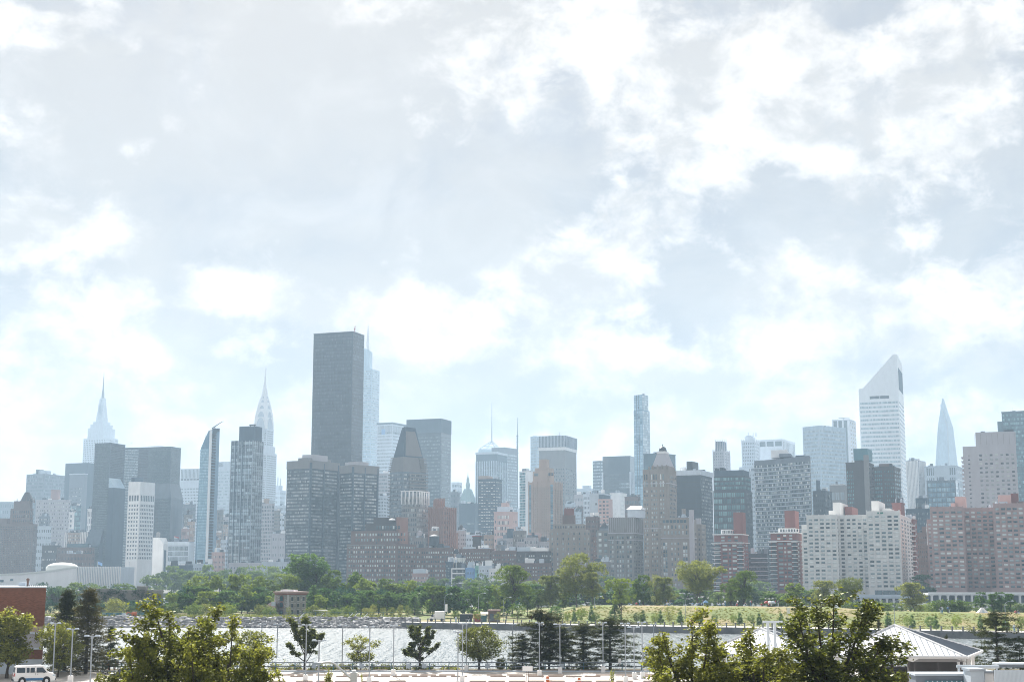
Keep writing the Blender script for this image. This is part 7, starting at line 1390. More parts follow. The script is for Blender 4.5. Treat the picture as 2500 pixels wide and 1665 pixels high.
for a_ in ((83, 1510, 1622, 'lamp in front of the brick warehouse wall', 22), (132, 1519, 1660, 'lamp beside the white van with its block in front of the van', 24), (175, 1533, None, 'lamp right of the white van, before the spruces', 28), (222, 1550, None, 'nearest T shaped lamp before the spruces', 36),
           (639, 1522, 1610, 'thin far lamp at the water behind the big tree edge', 18), (677, 1522, 1606, 'thin far lamp just right of the big tree edge', 18), (747, 1523, 1662, 'lamp standing beside the dark irregular waterside tree', 22), (778, 1561, None, 'close T shaped lamp next to the dark irregular waterside tree', 34),
           (836, 1525, 1632, 'lamp before the small spreading tree', 20), (902, 1528, 1668, 'lamp right of the small spreading tree', 22), (961, 1525, 1648, 'lamp left of the upright maple with a white block', 18), (1118, 1540, None, 'leftmost lamp of the trio by the broad round tree', 24), (1129, 1520, 1664, 'middle lamp of the trio by the broad round tree', 22), (1139, 1519, 1637, 'rear lamp of the trio by the broad round tree', 22),
           (1251, 1522, 1620, 'thin far lamp left of the pines', 16), (1317, 1518, 1650, 'lamp in front of the tallest pine', 20), (1367, 1522, None, 'close lamp between the pines', 30), (1472, 1518, 1640, 'lamp in front of the last pine', 20), (1527, 1520, 1666, 'lamp right of the last pine with its block cut by the frame', 22), (1548, 1529, None, 'close lamp with wide head right of the last pine', 28), (1568, 1517, 1655, 'lamp next to the green post sign', 20), (1596, 1522, 1612, 'thin far lamp by the low waterside pine', 16), (1618, 1552, None, 'lamp half hidden by the big right hand maple', 16)): lamp(*a_, block=a_[2] is None or a_[2] > 1625)
# near curved lamp
D_ = 78; t_ = thing('street_lamp', 'near grey street lamp with a long bent arm at the bottom edge', 'street lamp', (gx(863, D_, 8), D_, 3.0)); zt = P(863, 1640, D_).z - 3; k_ = D_ / F
MB().box(-.17, .17, -.17, .17, 0, zt).box(-.1, .1, -.1, .1, zt, zt + .12).build('pole', M['aluminium'], t_)
MB().path([(-.1, 0, zt - .35), (-1.0, 0, zt + .42), (-1.25, 0, zt + .53), (-1.5, 0, zt + .52), (-1.95, 0, zt + .47)], .06, 8).build('arm', M['aluminium'], t_); MB().prism([(-2.25, -.12), (-1.75, -.12), (-1.75, .12), (-2.25, .12)], zt + .38, [(-2.15, -.08), (-1.8, -.08), (-1.8, .08), (-2.15, .08)], zt + .53).build('lamp_head', M['pale_grey'], t_)
# wheel stops
ws = MB().prism([(-.92, -.12), (.92, -.12), (.92, .12), (-.92, .12)], 0, [(-.88, -.08), (.88, -.08), (.88, .08), (-.88, .08)], .13).mesh('wheel_stop', M['tan_brick'])
WR = random.Random(8)
for py, nm in ((1636, 'wheel stop in the railing row'), (1647.5, 'wheel stop in the middle row'), (1651, 'wheel stop in the paired front row'), (1663, 'wheel stop in the bottom row')):
    D_ = lot_d(py); px = 395 + WR.uniform(0, 40)
    while px < 1640:
        if WR.random() < .88: o = link('wheel_stop', ws, None, (gx(px, D_), D_ + WR.uniform(-.1, .1), 3.01)); o.rotation_euler.z = WR.uniform(-.03, .03); tag(o, uniq(nm, px), 'wheel stop', nm.replace('wheel stop', 'wheel stops'))
        px += WR.choice((46, 46, 50, 66))
# van
def van():
    v = thing('van', 'white passenger van with a blue lower stripe in the car park', 'van', (gx(36, 156), 155.4, 3.01), math.radians(24))
    pr = [(0, .38), (0, 1.05), (.07, 1.35), (.16, 1.92), (.4, 2.02), (3.2, 2.02), (3.42, 1.92), (3.92, 1.28), (4.55, 1.14), (4.7, .95), (4.74, .4)]
    n = len(pr); hw = lambda z: .96 if z < 1.2 else .96 - .14 * (z - 1.2) / .8
    V = [(x, -hw(z), z) for x, z in pr] + [(x, hw(z), z) for x, z in pr]
    MB().add(V, [tuple(range(n)), tuple(range(n, 2 * n))[::-1]] + [(i, n + i, n + (i + 1) % n, (i + 1) % n) for i in range(n)]).build('body', M['white_paint'], v)
    side = lambda nm, x0, x1, z0, z1, m, sk=0: MB().add([(x0, -hw(z0) - .012, z0), (x1, -hw(z0) - .012, z0), (x1 - sk, -hw(z1) - .012, z1), (x0, -hw(z1) - .012, z1), (x0, -hw(z0) + .03, z0), (x1, -hw(z0) + .03, z0), (x1 - sk, -hw(z1) + .03, z1), (x0, -hw(z1) + .03, z1)], BOXF[:, ::1]).build(nm, M[m], v)
    side('window', .3, 1.25, 1.28, 1.82, 'dark_glass'); side('window', 1.42, 1.75, 1.28, 1.82, 'dark_glass'); side('window', 1.85, 2.35, 1.28, 1.82, 'dark_glass'); side('window', 2.55, 3.75, 1.26, 1.82, 'dark_glass', .48)
    side('stripe', 1.25, 3.55, .40, .68, 'blue_paint'); side('door_seam', 2.43, 2.455, .5, 1.95, 'dark_grey'); side('door_seam', 1.33, 1.35, .5, 1.95, 'dark_grey'); side('door_handle', 2.6, 2.75, 1.08, 1.12, 'dark_grey'); side('tail_light', .02, .12, .9, 1.25, 'red_paint'); side('headlight', 4.45, 4.68, .85, 1.0, 'pale_glass')
    for y0, y1 in ((-.78, -.06), (.06, .78)): MB().add([(-.0 + .03, y0, 1.3), (.03, y1, 1.3), (.115, y1 * .95, 1.82), (.115, y0 * .95, 1.82), (.15, y0, 1.3), (.15, y1, 1.3), (.2, y1 * .95, 1.82), (.2, y0 * .95, 1.82)], BOXF).build('rear_window', M['dark_glass'], v)
    for y in (-.88, .74): MB().box(-.02, .03, y, y + .14, .85, 1.15).build('tail_light', M['red_paint'], v)
    MB().box(-.02, .03, -.42, -.08, .85, 1.02).build('number_plate', M['rust'], v); MB().box(-.12, .05, -.9, .9, .38, .55).build('bumper', M['dark_grey'], v); MB().box(4.7, 4.85, -.9, .9, .4, .6).build('bumper', M['dark_grey'], v)
    for x in (.95, 3.75):
        for y in (-.92, .92):
            w = MB().tube((x, y - .11, .36), (x, y + .11, .36), .36, n=18).build('wheel', M['rubber'], v); MB().tube((x, y - .125, .36), (x, y + .125, .36), .2, n=12).build('rim', M['aluminium'], w)
        MB().tube((x, -.975, .4), (x, -.93, .4), .44, n=18).build('wheel_arch', M['black_metal'], v)
    MB().box(3.35, 3.5, -1.15, -.93, 1.22, 1.42).build('mirror', M['dark_grey'], v); v.scale = (.88, .9, .94)
van()
dc = thing('dark_car', 'dark car half hidden by the leaves of the big tree', 'car', (gx(312, 160), 160, 3.01), .2)
MB().prism([(-1.9, -.85), (1.9, -.85), (1.9, .85), (-1.9, .85)], .3, [(-1.85, -.8), (1.85, -.8), (1.85, .8), (-1.85, .8)], .85).prism([(-1.3, -.78), (1.2, -.78), (1.2, .78), (-1.3, .78)], .85, [(-.9, -.65), (.6, -.65), (.6, .65), (-.9, .65)], 1.4).build('body', M['black_metal'], dc); MB().box(-.9, .5, -.76, -.68, .92, 1.3).build('window', M['dark_glass'], dc)
for x in (-1.2, 1.2):
    for y in (-.85, .85): MB().tube((x, y - .1, .32), (x, y + .1, .32), .32, n=12).build('wheel', M['rubber'], dc)
for px, py, m_, lab in ((150, 1632, 'green_paint', 'green litter bin with a domed lid behind the white van'), (260, 1628, 'slate', 'grey blue litter bin near the spruces'), (312, 1615, 'green_paint', 'green and red recycling bin by the far fence')):
    D_ = lot_d(py); bn = thing('litter_bin', lab, 'bin', (gx(px, D_), D_, 3.0)); MB().lathe([(.24, 0), (.3, .75), (.31, .8)], 0, 0, 14).build('body', M[m_], bn); MB().lathe([(.32, .8), (.28, .95), (.12, 1.05), (.02, 1.06)], 0, 0, 14).build('lid', M['pale_grey'], bn)
ff = thing('terrace_fence', 'low rusty fence in front of the river behind the spruces', 'fence', (0, 0, 3)); D_ = 178.5; x0, x1 = gx(218, D_), gx(420, D_)
for i in range(14): MB().box(x0 + (x1 - x0) * i / 13 - .06, x0 + (x1 - x0) * i / 13 + .06, D_ - .06, D_ + .06, 0, .95).build('post', M['rust'], ff)
for z in (.45, .9): MB().box(x0, x1, D_ - .1, D_ - .065, z - .04, z + .04).build('rail', M['brown_brick'], ff)
G = 'patio chairs behind the rusty fence'
for i, px in enumerate((238, 262, 283, 330, 352)): D_ = 179.5; ch = thing('chair', uniq('small reddish chair behind the rusty fence', px), 'chair', (gx(px, D_), D_, 3.0), 0, G); MB().box(-.25, .25, -.25, .25, .4, .46).build('seat', M['rust'], ch); MB().box(-.25, .25, .2, .26, .46, .95).build('backrest', M['rust'], ch); MB().box(-.25, -.2, -.25, -.2, 0, .4).box(.2, .25, -.25, -.2, 0, .4).box(-.25, -.2, .2, .25, 0, .4).box(.2, .25, .2, .25, 0, .4).build('legs', M['dark_grey'], ch)
# board, cones, post sign, round dark ball
D_ = 150; nb = thing('notice_board', 'blank white board on two thin posts at the lower edge', 'sign', (gx(1288, D_), D_, 3)); zb_, zt = P(1288, 1637, D_).z - 3, P(1288, 1625, D_).z - 3; MB().box(-.52, .52, -.04, 0, zb_, zt).build('board', M['white_paint'], nb); MB().box(-.1, -.05, 0, .05, 0, zt - .05).box(.05, .1, 0, .05, 0, zt - .05).build('post', M['brown_brick'], nb); MB().box(-.22, .22, -.22, .22, 0, .5).build('base_block', M['white_concrete'], nb)
for px, py, lab in ((1337, 1664, 'orange traffic barrel near the white board'), (1414, 1667, 'orange traffic cone tip at the bottom edge')):
    D_ = lot_d(py); cn = thing('traffic_barrel', lab, 'barrel', (gx(px, D_), D_, 3.01)); MB().lathe([(.3, 0), (.3, .06), (.2, .08), (.15, .55), (.14, .6)], 0, 0, 14).build('body', M['orange_plastic'], cn); MB().lathe([(.192, .25), (.182, .37)], 0, 0, 14).build('band', M['white_paint'], cn)
D_ = 172; gsn = thing('post_sign', 'small green sign on two posts beside the big right hand maple', 'sign', (gx(1583, D_), D_, 3)); MB().box(-.14, .14, -.03, .0, 1.0, 1.45).build('plate', M['teal_paint'], gsn); MB().box(-.16, -.12, -.02, .02, 0, 1.45).box(.12, .16, -.02, .02, 0, 1.45).build('post', M['green_paint'], gsn)
D_ = 176; ps = thing('post_sign', 'small white sign on a thin post near the railing', 'sign', (gx(1513, D_), D_, 3)); MB().box(-.16, .16, -.03, 0, 1.0, 1.5).build('plate', M['white_paint'], ps); MB().tube((0, .02, 0), (0, .02, 1.5), .03, n=6).build('post', M['steel'], ps)
D_ = 178; bl = thing('clipped_ball', 'round dark clipped shrub behind the railing left of the pines', 'bush', (gx(1222, D_), D_, 3)); r = np.random.default_rng(3); c_ = r.normal(0, 1, (60, 3)); c_ = c_ / np.linalg.norm(c_, axis=1)[:, None] * .5 + np.array([0, 0, .62]); V, Fq = leaf_quads(c_, 26, .07, .07, r); link('crown', mesh('crown', V, Fq, M['leaf_near_dark']), bl); MB().tube((0, 0, 0), (0, 0, .5), .06, .05, 6).build('trunk', M['bark'], bl)

# waterside trees (unique shapes)
def place(tm_, px, ytop, wpx, D, label, name='tree', rot=0, z=3.0):
    tm, cm, w = tm_; x = gx(px, D, 8); H = P(px, ytop, D).z - z; t_ = thing(name, label, 'tree', (x, D, z), rot); s_ = wpx / F * D / w; t_.scale = (s_, s_, H); link('trunk', tm, t_); link('crown', cm, t_); return t_
mt = make_tree
place(mt('wild', 102, 1.4, .22, 60, 40, .05, .03, .018, 'leaf_near', 'bark', 20, .7, .6, 9), 882, 1552, 92, 179, 'small spreading waterside tree with open twigs', rot=1)
place(mt('wild', 105, 1.2, .15, 100, 34, .05, .028, .02, 'leaf_near', 'bark', 22, .7, .6, 9), 622, 1540, 100, 178.5, 'thin leaved waterside tree behind the edge of the big tree', rot=.3)
pn = make_pine
place(pn(111, 0.80, 66, 0.0237, 36, 'needle', .1, -.02, .55, .018, .028, 4, .68), 1318, 1485, 160, 179, 'tallest pine of the waterside pine row', 'pine_tree'); place(pn(112, 0.75, 54, 0.0258, 36, 'needle_brown', .15, -.02, .55, .018, .028, 4, .7), 1340, 1498, 96, 179.6, 'brownish pine crowding the tallest pine', 'pine_tree', 1); place(pn(113, 0.80, 49, 0.0258, 36, 'needle', .1, -.02, .55, .018, .028, 4, .7), 1276, 1550, 96, 178.6, 'low bushy pine at the start of the pine row', 'pine_tree', 2)
place(pn(114, 0.70, 54, 0.0258, 36, 'needle', .12, -.02, .55, .018, .028, 4, .68), 1374, 1528, 96, 179, 'slim pine second in the pine row', 'pine_tree', 3); place(pn(115, 0.80, 60, 0.0247, 38, 'needle', .1, -.02, .55, .018, .028, 4, .68), 1424, 1520, 130, 179, 'wide pine in the middle of the pine row', 'pine_tree', 4); place(pn(116, 0.80, 66, 0.0237, 38, 'needle', .1, -.02, .55, .018, .028, 4, .68), 1489, 1505, 160, 178.8, 'big dark pine at the end of the pine row', 'pine_tree', 5); place(pn(117, 1.60, 43, 0.0377, 32, 'needle', .1, .05, .4), 1590, 1577, 84, 179, 'low wide waterside pine left of the big maple', 'pine_tree', 6)
place(pn(118, 0.95, 64, 0.0237, 40, 'needle', .15, -.02, .55, .018, .028, 4, .7), 2432, 1490, 160, 168, 'big black pine beside the hip roofed pavilion', 'pine_tree', 2); place(pn(119, 0.90, 43, 0.0279, 36, 'needle', .15, -.02, .55, .018, .028, 4, .7), 2486, 1552, 90, 165, 'lower pine next to the big black pine', 'pine_tree', 2.5); place(pn(120, 0.80, 43, 0.0279, 36, 'needle_brown', .12, -.02, .55, .018, .028, 4, .7), 2146, 1511, 44, 182, 'small brown pine left of the pavilion ridge', 'pine_tree', 1.2); place(pn(121, 1.30, 38, 0.0323, 36, 'needle', .12, -.02, .4), 2310, 1548, 50, 180, 'dark pine top peeking over the pavilion roof', 'pine_tree', 1.7)
place(pn(122, 0.62, 97, 0.0183, 40, 'needle', .06, -.12, .2, .02), 162, 1437, 124, 176, 'dark blue green spruce, left of two by the warehouse', 'spruce_tree', 1); place(pn(123, 0.72, 108, 0.0172, 44, 'needle_brown', .05, -.12, .2, .02), 214, 1433, 150, 172, 'tall brownish spruce, bigger of two by the warehouse', 'spruce_tree', 2); place(pn(124, 0.90, 64, 0.0258, 36, 'needle', .06, -.05, .42), 272, 1528, 80, 176, 'short pale tipped pine right of the brownish spruce', 'pine_tree', 2)
place(mt('wild', 131, .8, .22, 150, 44, .04, .022, .022, 'leaf_near', 'bark', 26, .9, .5, 8), 22, 1490, 112, 164, 'leafy car park tree in front of the brick warehouse', rot=1); place(mt('round', 132, .95, .2, 140, 44, .042, .022, .02, 'leaf_near', 'bark', 24, .9, .5, 8), 146, 1520, 104, 166, 'yellow green car park tree in front of the spruces', rot=2)
# hedge along the railing
r = np.random.default_rng(12)
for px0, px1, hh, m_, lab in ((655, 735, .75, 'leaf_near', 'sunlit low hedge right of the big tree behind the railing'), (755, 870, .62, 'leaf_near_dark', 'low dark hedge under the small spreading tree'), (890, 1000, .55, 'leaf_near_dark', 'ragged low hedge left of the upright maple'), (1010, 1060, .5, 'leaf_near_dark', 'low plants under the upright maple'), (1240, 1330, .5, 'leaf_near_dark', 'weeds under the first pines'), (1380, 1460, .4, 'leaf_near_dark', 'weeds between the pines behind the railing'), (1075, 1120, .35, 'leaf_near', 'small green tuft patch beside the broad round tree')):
    D_ = 178.6; x0, x1 = gx(px0, D_), gx(px1, D_); n = int((x1 - x0) * 14); c_ = np.stack([r.uniform(x0, x1, n), r.uniform(D_ - .5, D_ + .6, n), 3 + np.abs(r.normal(0, .5, n)) * hh], -1); V, Fq = leaf_quads(c_, 22, .14, .10, r); tag(link('hedge', mesh('hedge', V, Fq, M[m_])), lab, 'hedge')

# big near trees: boughs that rise from the trunk, leaf clumps strung along their twigs
def make_maple(seed, w, z0, nl, per, leaf, spread, lm='leaf_near', trunk=.016, up=1.0, tw=6, cl=4, droop=0.0, sprig=.2):
    r = np.random.default_rng(seed); mb = MB(); cen = []
    mb.tube((0, 0, -.02), (0, 0, z0), trunk * 1.3, trunk, 8).tube((0, 0, z0), (.01, 0, .72), trunk, trunk * .3, 7)
    for i in range(nl):
        a_ = i * 2.4 + r.uniform(-.3, .3); f_ = (i + .5) / nl
        zs_ = z0 * .7 + (.60 - z0 * .7) * f_; rad = w / 2 * (1 - .55 * f_ ** 1.6) * r.uniform(.55, 1.1); zt_ = min(.985, zs_ + (.22 + .17 * r.uniform(-1, 1)) * up * (.7 + .55 * (1 - rad / (w / 2))) + .05)
        if i == nl - 1: rad, zt_ = (.03, 1.0) if up > .9 else (.12, .95)
        p0 = Vector((0, 0, zs_)); p2 = Vector((rad * math.cos(a_), rad * math.sin(a_), zt_)); p1 = Vector((p2.x * .6, p2.y * .6, zs_ + (zt_ - zs_) * .3))
        q = lambda t: p0 * (1 - t) ** 2 + p1 * 2 * t * (1 - t) + p2 * t * t
        for k_ in range(6): mb.tube(q(k_ / 6), q((k_ + 1) / 6), trunk * .5 * (1 - .8 * k_ / 6), trunk * .5 * (1 - .8 * (k_ + 1) / 6), 5)
        cen += [tuple(p2), tuple(q(.95)), tuple(q(.9))]
        for k_ in range(tw):
            t_ = .38 + .6 * (k_ + r.uniform(0, .9)) / tw; b0 = q(t_); ln = sprig * w * (1.2 - t_ * .8) * r.uniform(.45, 1.35); ta = a_ + r.uniform(-1.9, 1.9)
            e_ = b0 + Vector((ln * math.cos(ta), ln * math.sin(ta), ln * (r.uniform(-.1, .9) * up - droop))); mb.tube(b0, e_, trunk * .15, trunk * .05, 4)
            for c_i in range(cl): cen.append(tuple(b0.lerp(e_, (c_i + 1.6) / (cl + .6)) + Vector(r.normal(0, .005, 3))))
    cen = np.array(cen); cen = cen[r.random(len(cen)) < .86]
    V, Fq = leaf_quads(cen, per, spread, leaf, r, .85, .62, .5)
    return mb.mesh('trunk', M['bark']), mesh('crown', V, Fq, M[lm]), 2 * float(np.percentile(np.hypot(cen[:, 0], cen[:, 1]), 97))
mp_ = make_maple
place(mp_(101, .7, .14, 13, 40, .0210, .022, lm='leaf_near_dark', up=1.7, trunk=.02, tw=5, sprig=.13), 746, 1508, 84, 179, 'dark irregular waterside tree with a tall side shoot', rot=.5)
place(mp_(103, .8, .18, 14, 40, .0200, .021, lm='leaf_near_dark', up=1.55, trunk=.022, tw=5, sprig=.12), 1026, 1527, 92, 179, 'upright waterside maple with separate rising boughs', rot=2)
place(mt('round', 104, 1.25, .24, 210, 40, .042, .021, .024, 'leaf_near_dark', 'bark', 34, .85, .5, 6), 1170, 1530, 138, 178.5, 'broad round waterside tree with a short trunk', rot=.3)
place(mp_(141, .62, .3, 36, 31, 0.0090, 0.0145, up=.75, sprig=.26, tw=6, cl=4), 428, 1428, 350, 76, 'big near olive maple, its highest crown', rot=.8)
place(mp_(142, .62, .34, 27, 31, 0.0093, 0.0154, up=.75, sprig=.26, tw=6, cl=4), 555, 1486, 280, 74, 'second crown of the near maples, reaching toward the river', rot=2.0)
place(mp_(143, .66, .5, 20, 31, 0.0100, 0.0170, tw=5, cl=4, up=.7), 628, 1568, 170, 72, 'low near maple bough at the foot of the second crown', rot=1.0)
place(mp_(144, .8, .45, 17, 31, 0.0108, 0.0180, tw=5, cl=4, up=.7), 245, 1622, 170, 70, 'low near maple top beside the van', rot=1.5)
place(mp_(145, .7, .45, 20, 31, 0.0104, 0.0170, tw=5, cl=4), 345, 1548, 150, 73, 'low near maple foliage under the highest crown', rot=3.5)
place(mp_(146, .7, .45, 20, 31, 0.0104, 0.0170, up=.75, sprig=.26, tw=5, cl=4), 480, 1540, 210, 72, 'low near maple foliage between the two near crowns', rot=2.5)
place(mp_(151, .62, .3, 35, 31, 0.0090, 0.0140, tw=6, cl=4, up=1.3), 2025, 1460, 410, 72, 'big near right hand maple with the highest shoots', rot=.4)
place(mp_(152, .6, .35, 27, 31, 0.0093, 0.0149, tw=6, cl=4, up=1.3), 1690, 1508, 320, 71, 'big right hand maple closer to the pines', rot=1.4)
place(mp_(153, .62, .4, 22, 31, 0.0097, 0.0160, tw=6, cl=4, up=1.2), 1850, 1535, 320, 70, 'middle crown between the two big right hand maples', rot=2.4)
place(mp_(154, .9, .5, 16, 31, 0.0104, 0.0170, tw=5, cl=4, up=.5), 2195, 1622, 240, 68, 'low leafy boughs before the white container', rot=.2)
place(mp_(155, .5, .6, 8, 31, 0.0093, 0.0160, tw=4, cl=4), 1500, 1642, 60, 66, 'small leafy tip at the bottom edge near the last pine', rot=.2)
place(mp_(156, .5, .6, 6, 31, 0.0093, 0.0160, tw=4, cl=4), 796, 1636, 60, 66, 'small leafy tip at the bottom edge by the bent arm lamp', rot=1.2); place(mp_(157, .5, .6, 6, 31, 0.0093, 0.0160, tw=4, cl=4), 880, 1650, 50, 66, 'tiny leafy tip right of the bent arm lamp post', rot=2.2)

# pavilions and service yard
def seam_mat():
    m, t, b, o = nodes_of('seam_metal'); b.inputs['Base Color'].default_value = (.74, .74, .75, 1); b.inputs['Roughness'].default_value = .45; b.inputs['Metallic'].default_value = .15; return m
M['seam_metal'] = seam_mat()
def hip_roof(name, label, FL, FR, BR, BL, apex, ze, wallh, nseam):
    t_ = thing(name, label, 'pavilion', (FL[0], FL[1], 3.0)); o = Vector((FL[0], FL[1], 0)); L_ = lambda p, z: (p[0] - o.x, p[1] - o.y, z)
    A = L_(apex, apex[2] - 3); c_ = [L_(p, ze - 3) for p in (FL, FR, BR, BL)]
    rf = MB().add(c_ + [A] + [(p[0], p[1], p[2] - .18) for p in c_], [(0, 1, 4), (1, 2, 4), (2, 3, 4), (3, 0, 4), (8, 7, 6, 5), (0, 5, 6, 1), (1, 6, 7, 2), (2, 7, 8, 3), (3, 8, 5, 0)]).build('roof', M['seam_metal'], t_)
    for f0, f1 in ((0, 1), (1, 2)):   # standing seams run from the eave up to the hips
        p, q, a_ = Vector(c_[f0]), Vector(c_[f1]), Vector(A); e = q - p; ta = (a_ - p).dot(e) / e.dot(e)
        up = a_ - (p + e * ta); nrm = e.cross(up).normalized() * .05
        for i in range(1, nseam):
            tt = i / nseam; s_ = p + e * tt; k_ = tt / ta if tt < ta else (1 - tt) / (1 - ta); s2 = s_ + up * k_ * .985
            MB().tube(s_ + nrm * .4, s2 + nrm * .4, .04, .04, 4).build('seam', M['mid_grey'], rf)
    for i in range(4): MB().tube(c_[i], A, .13, .13, 6).build('hip_cap', M['white_paint'], rf)
    MB().path([c_[0], c_[1], c_[2]], .11, 6).build('gutter', M['white_paint'], rf)
    cen = Vector(((c_[0][0] + c_[2][0]) / 2, (c_[0][1] + c_[2][1]) / 2, 0))
    cols = []
    for i in range(4):
        for k_ in (0.0, .33, .66):
            p = Vector(c_[i]).lerp(Vector(c_[(i + 1) % 4]), k_); p = cen + (Vector((p.x, p.y, 0)) - cen) * .86; MB().box(p.x - .16, p.x + .16, p.y - .16, p.y + .16, 0, ze - 3.1).build('column', M['white_paint'], t_)
    q = [(cen.x + (p[0] - cen.x) * .55, cen.y + (p[1] - cen.y) * .55) for p in c_]; MB().prism(q, 0, q, wallh).build('inner_wall', M['dark_brown'], t_)
    return t_
DF = 140.0; fr = gx(2362, DF, 6); apx = P(2186, 1525, 148)
pv = hip_roof('hip_roof_pavilion', 'white metal hip roofed pavilion beside the big black pine', (fr - 13.2, DF + 1.5), (fr, DF), (fr + 5.2, DF + 11.5), (fr - 8, DF + 13), (apx.x, 148.5, apx.z), P(2362, 1603, DF).z, 2.2, 26)
DF = 143.0; fr = gx(2010, DF, 6); apx = P(1858, 1533, 150)
hip_roof('hip_roof_pavilion', 'white metal hip roof mostly hidden behind the big right hand maples', (fr - 12.5, DF + 1), (fr, DF), (fr + 5, DF + 11.5), (fr - 7.5, DF + 12.5), (apx.x, 150.5, apx.z), P(2000, 1600, DF).z, 2.4, 24)
def yard(px0, px1, yt, yb, D, name, label, cat, m, d=3, ribs=0, topm=None, yb_z=None):
    x0, x1 = gx(px0, D), gx(px1, D); z1 = P(px0, yt, D).z - 3; z0_ = 0 if yb is None else P(px0, yb, D).z - 3; t_ = thing(name, label, cat, ((x0 + x1) / 2, D, 3)); w = (x1 - x0) / 2
    MB().box(-w, w, 0, d, z0_, z1).build('body', M[m], t_)
    if topm: MB().box(-w - .1, w + .1, -.1, d + .1, z1, z1 + .18).build('lid', M[topm], t_)
    if ribs:
        rm = MB().box(-.05, .05, -.09, 0, z0_ + .02, z1 - .02).mesh('rib', M['pale_grey' if m != 'white_paint' else 'white_paint'])
        for i in range(ribs): link('rib', rm, t_, (-w + 2 * w * (i + .5) / ribs, 0, 0))
    return t_
yard(2240, 2375, 1648, None, 126, 'container', 'long pale container roof with a green side stripe below the pavilion', 'container', 'mid_grey', 2.2, 0, 'pale_grey')
yard(2262, 2368, 1660, 1672, 125.8, 'green_shutter', 'dark green shutter on the side of the long white container', 'shutter', 'teal_paint', .1, 9)
yard(2374, 2408, 1637, None, 124, 'electrical_cabinet', 'pale grey cabinet right of the long white container', 'cabinet', 'pale_grey', 2, 0, 'steel'); yard(2409, 2430, 1642, None, 124.5, 'electrical_cabinet', 'smaller pale cabinet between the grey cabinet and ribbed fence', 'cabinet', 'white_concrete', 2, 0, 'steel')
yard(2432, 2540, 1634, None, 122, 'corrugated_fence', 'dark corrugated metal fence with pale ribs in the corner', 'fence', 'black_metal', .15, 34)
yard(2440, 2540, 1622, 1628, 150, 'low_white_roof', 'low pale roof strip beyond the corrugated fence', 'roof', 'mid_grey', 1.5, 0, 'pale_grey')
ob = thing('open_shed', 'dark open timber shed under the edge of the hip roof', 'shed', (gx(2295, 134), 134, 3)); w = 2.4; zt = P(2295, 1607, 134).z - 3; zc = P(2295, 1614, 134).z - 3
MB().prism([(-w, -.3), (w, -.3), (w, 3), (-w, 3)], zc, [(-w * .7, .2), (w * .7, .2), (w * .7, 2.4), (-w * .7, 2.4)], zt).build('roof', M['dark_brown'], ob); MB().box(-w * .9, w * .9, 1.5, 2.6, 0, zc).build('dark_backing', M['dark_brown'], ob)
for x in (-w * .88, 0, w * .88): MB().box(x - .1, x + .1, -.1, .1, 0, zc).build('post', M['dark_brown'], ob)
MB().box(-w * .1, w * .25, .4, .9, .2, zc * .7).build('white_box', M['white_paint'], ob)
pr_ = thing('pipe_run', 'pale horizontal pipe rack in front of the pavilion corner', 'pipe', (gx(2400, 132), 132, 3)); z = P(2400, 1625, 132).z - 3; MB().tube((-2.2, 0, z), (1.6, 0, z - .05), .13, .13, 8).build('pipe', M['pale_grey'], pr_)
for x in (-2.0, -.2, 1.4): MB().box(x - .06, x + .06, -.06, .06, 0, z).build('support', M['pale_grey'], pr_)
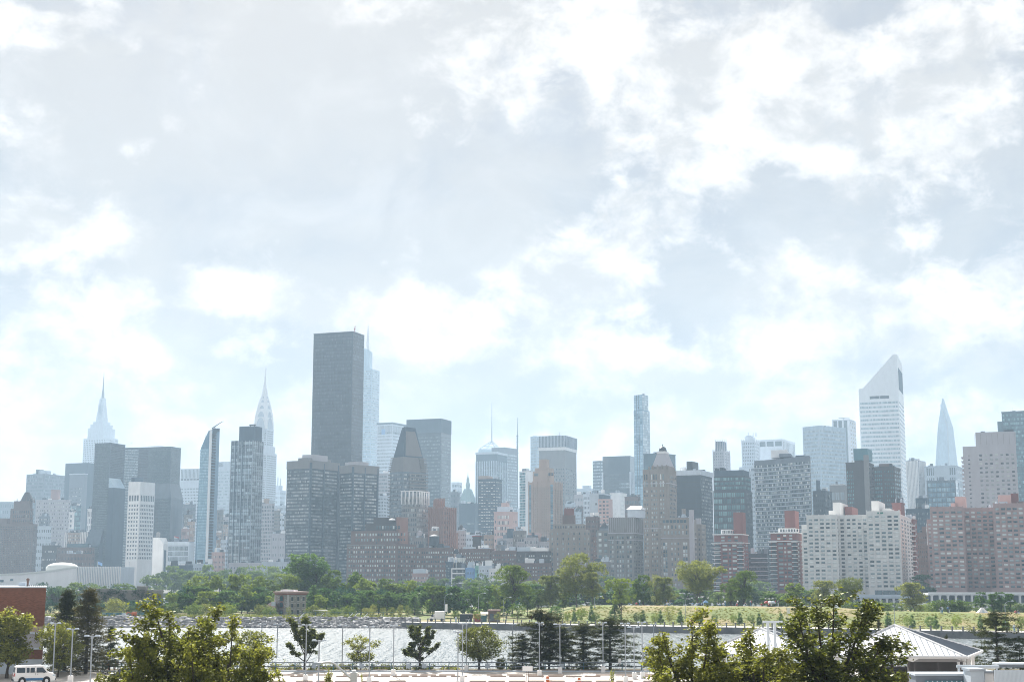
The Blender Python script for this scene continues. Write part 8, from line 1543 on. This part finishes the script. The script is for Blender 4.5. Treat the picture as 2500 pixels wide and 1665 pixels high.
for i, px in enumerate((2136, 2160, 2184)):
    D_ = 112; yt = (1602, 1597, 1591)[i]; t_ = thing('insulator', ('dark ribbed insulator column, shortest of three at the yard', 'dark ribbed insulator column, middle of three at the yard', 'dark ribbed insulator column with the bent wire, tallest of three')[i], 'insulator', (gx(px, D_), D_, 3)); zt = P(px, yt, D_).z - 3; pf = []
    z = zt - 2.2
    MB().box(-.18, .18, -.18, .18, 0, z).build('pedestal', M['pale_grey'], t_)
    while z < zt - .1: pf += [(.12, z), (.2, z + .03), (.12, z + .08)]; z += .11
    MB().lathe(pf + [(.1, zt), (.03, zt + .12)], 0, 0, 12).build('ribbed_body', M['dark_brown'], t_)
    if i == 2: MB().path([(0, 0, zt + .1), (.02, 0, zt + .6), (-.2, 0, zt + 1.0), (-.55, 0, zt + 1.22), (-1.0, 0, zt + 1.25)], .022, 5).build('bent_wire', M['dark_grey'], t_)
gp_ = thing('gantry', 'pale steel gantry with twin posts behind the middle maple crown', 'gantry', (gx(1890, 120), 120, 3)); zt = P(1890, 1518, 120).z - 3
for x in (-.3, .25, 1.2): MB().box(x - .1, x + .1, -.1, .1, 0, zt - (.9 if x > 1 else 0)).build('post', M['pale_stone'], gp_)
MB().box(-.7, .9, -.12, .12, zt - .05, zt + .12).build('beam', M['pale_stone'], gp_)
for px, yt in ((1640, 1640), (1780, 1590), (1935, 1600), (1985, 1588)): D_ = 118; t_ = thing('yard_post', 'pale yard post behind the maples under column %s' % {1640: 'of the fan tree', 1780: 'of the red brick block', 1935: 'of the second red brick block', 1985: 'of the beige apartments'}[px], 'post', (gx(px, D_), D_, 3)); zt = P(px, yt, D_).z - 3; MB().box(-.12, .12, -.12, .12, 0, zt).build('pole', M['pale_grey'], t_); MB().box(-.6, .6, -.08, .08, zt - .3, zt - .15).build('crossarm', M['pale_grey'], t_)
# ------------------------------------------------------------------ haze: one closed box of pale air round the whole scene
hz_o = MB().box(-4300, 4300, -140, 5700, -1.2, 475).build('haze', [], None)
hm = bpy.data.materials.new('haze_air'); hm.use_nodes = True; t = hm.node_tree; t.nodes.clear(); o_ = t.nodes.new('ShaderNodeOutputMaterial'); v_ = t.nodes.new('ShaderNodeVolumePrincipled'); t.links.new(v_.outputs[0], o_.inputs['Volume'])
v_.inputs['Density Attribute'].default_value = ''; v_.inputs['Color'].default_value = (.58, .79, .99, 1); v_.inputs['Density'].default_value = .00017; v_.inputs['Anisotropy'].default_value = .15
hz_o.data.materials.append(hm); stuff(hz_o)
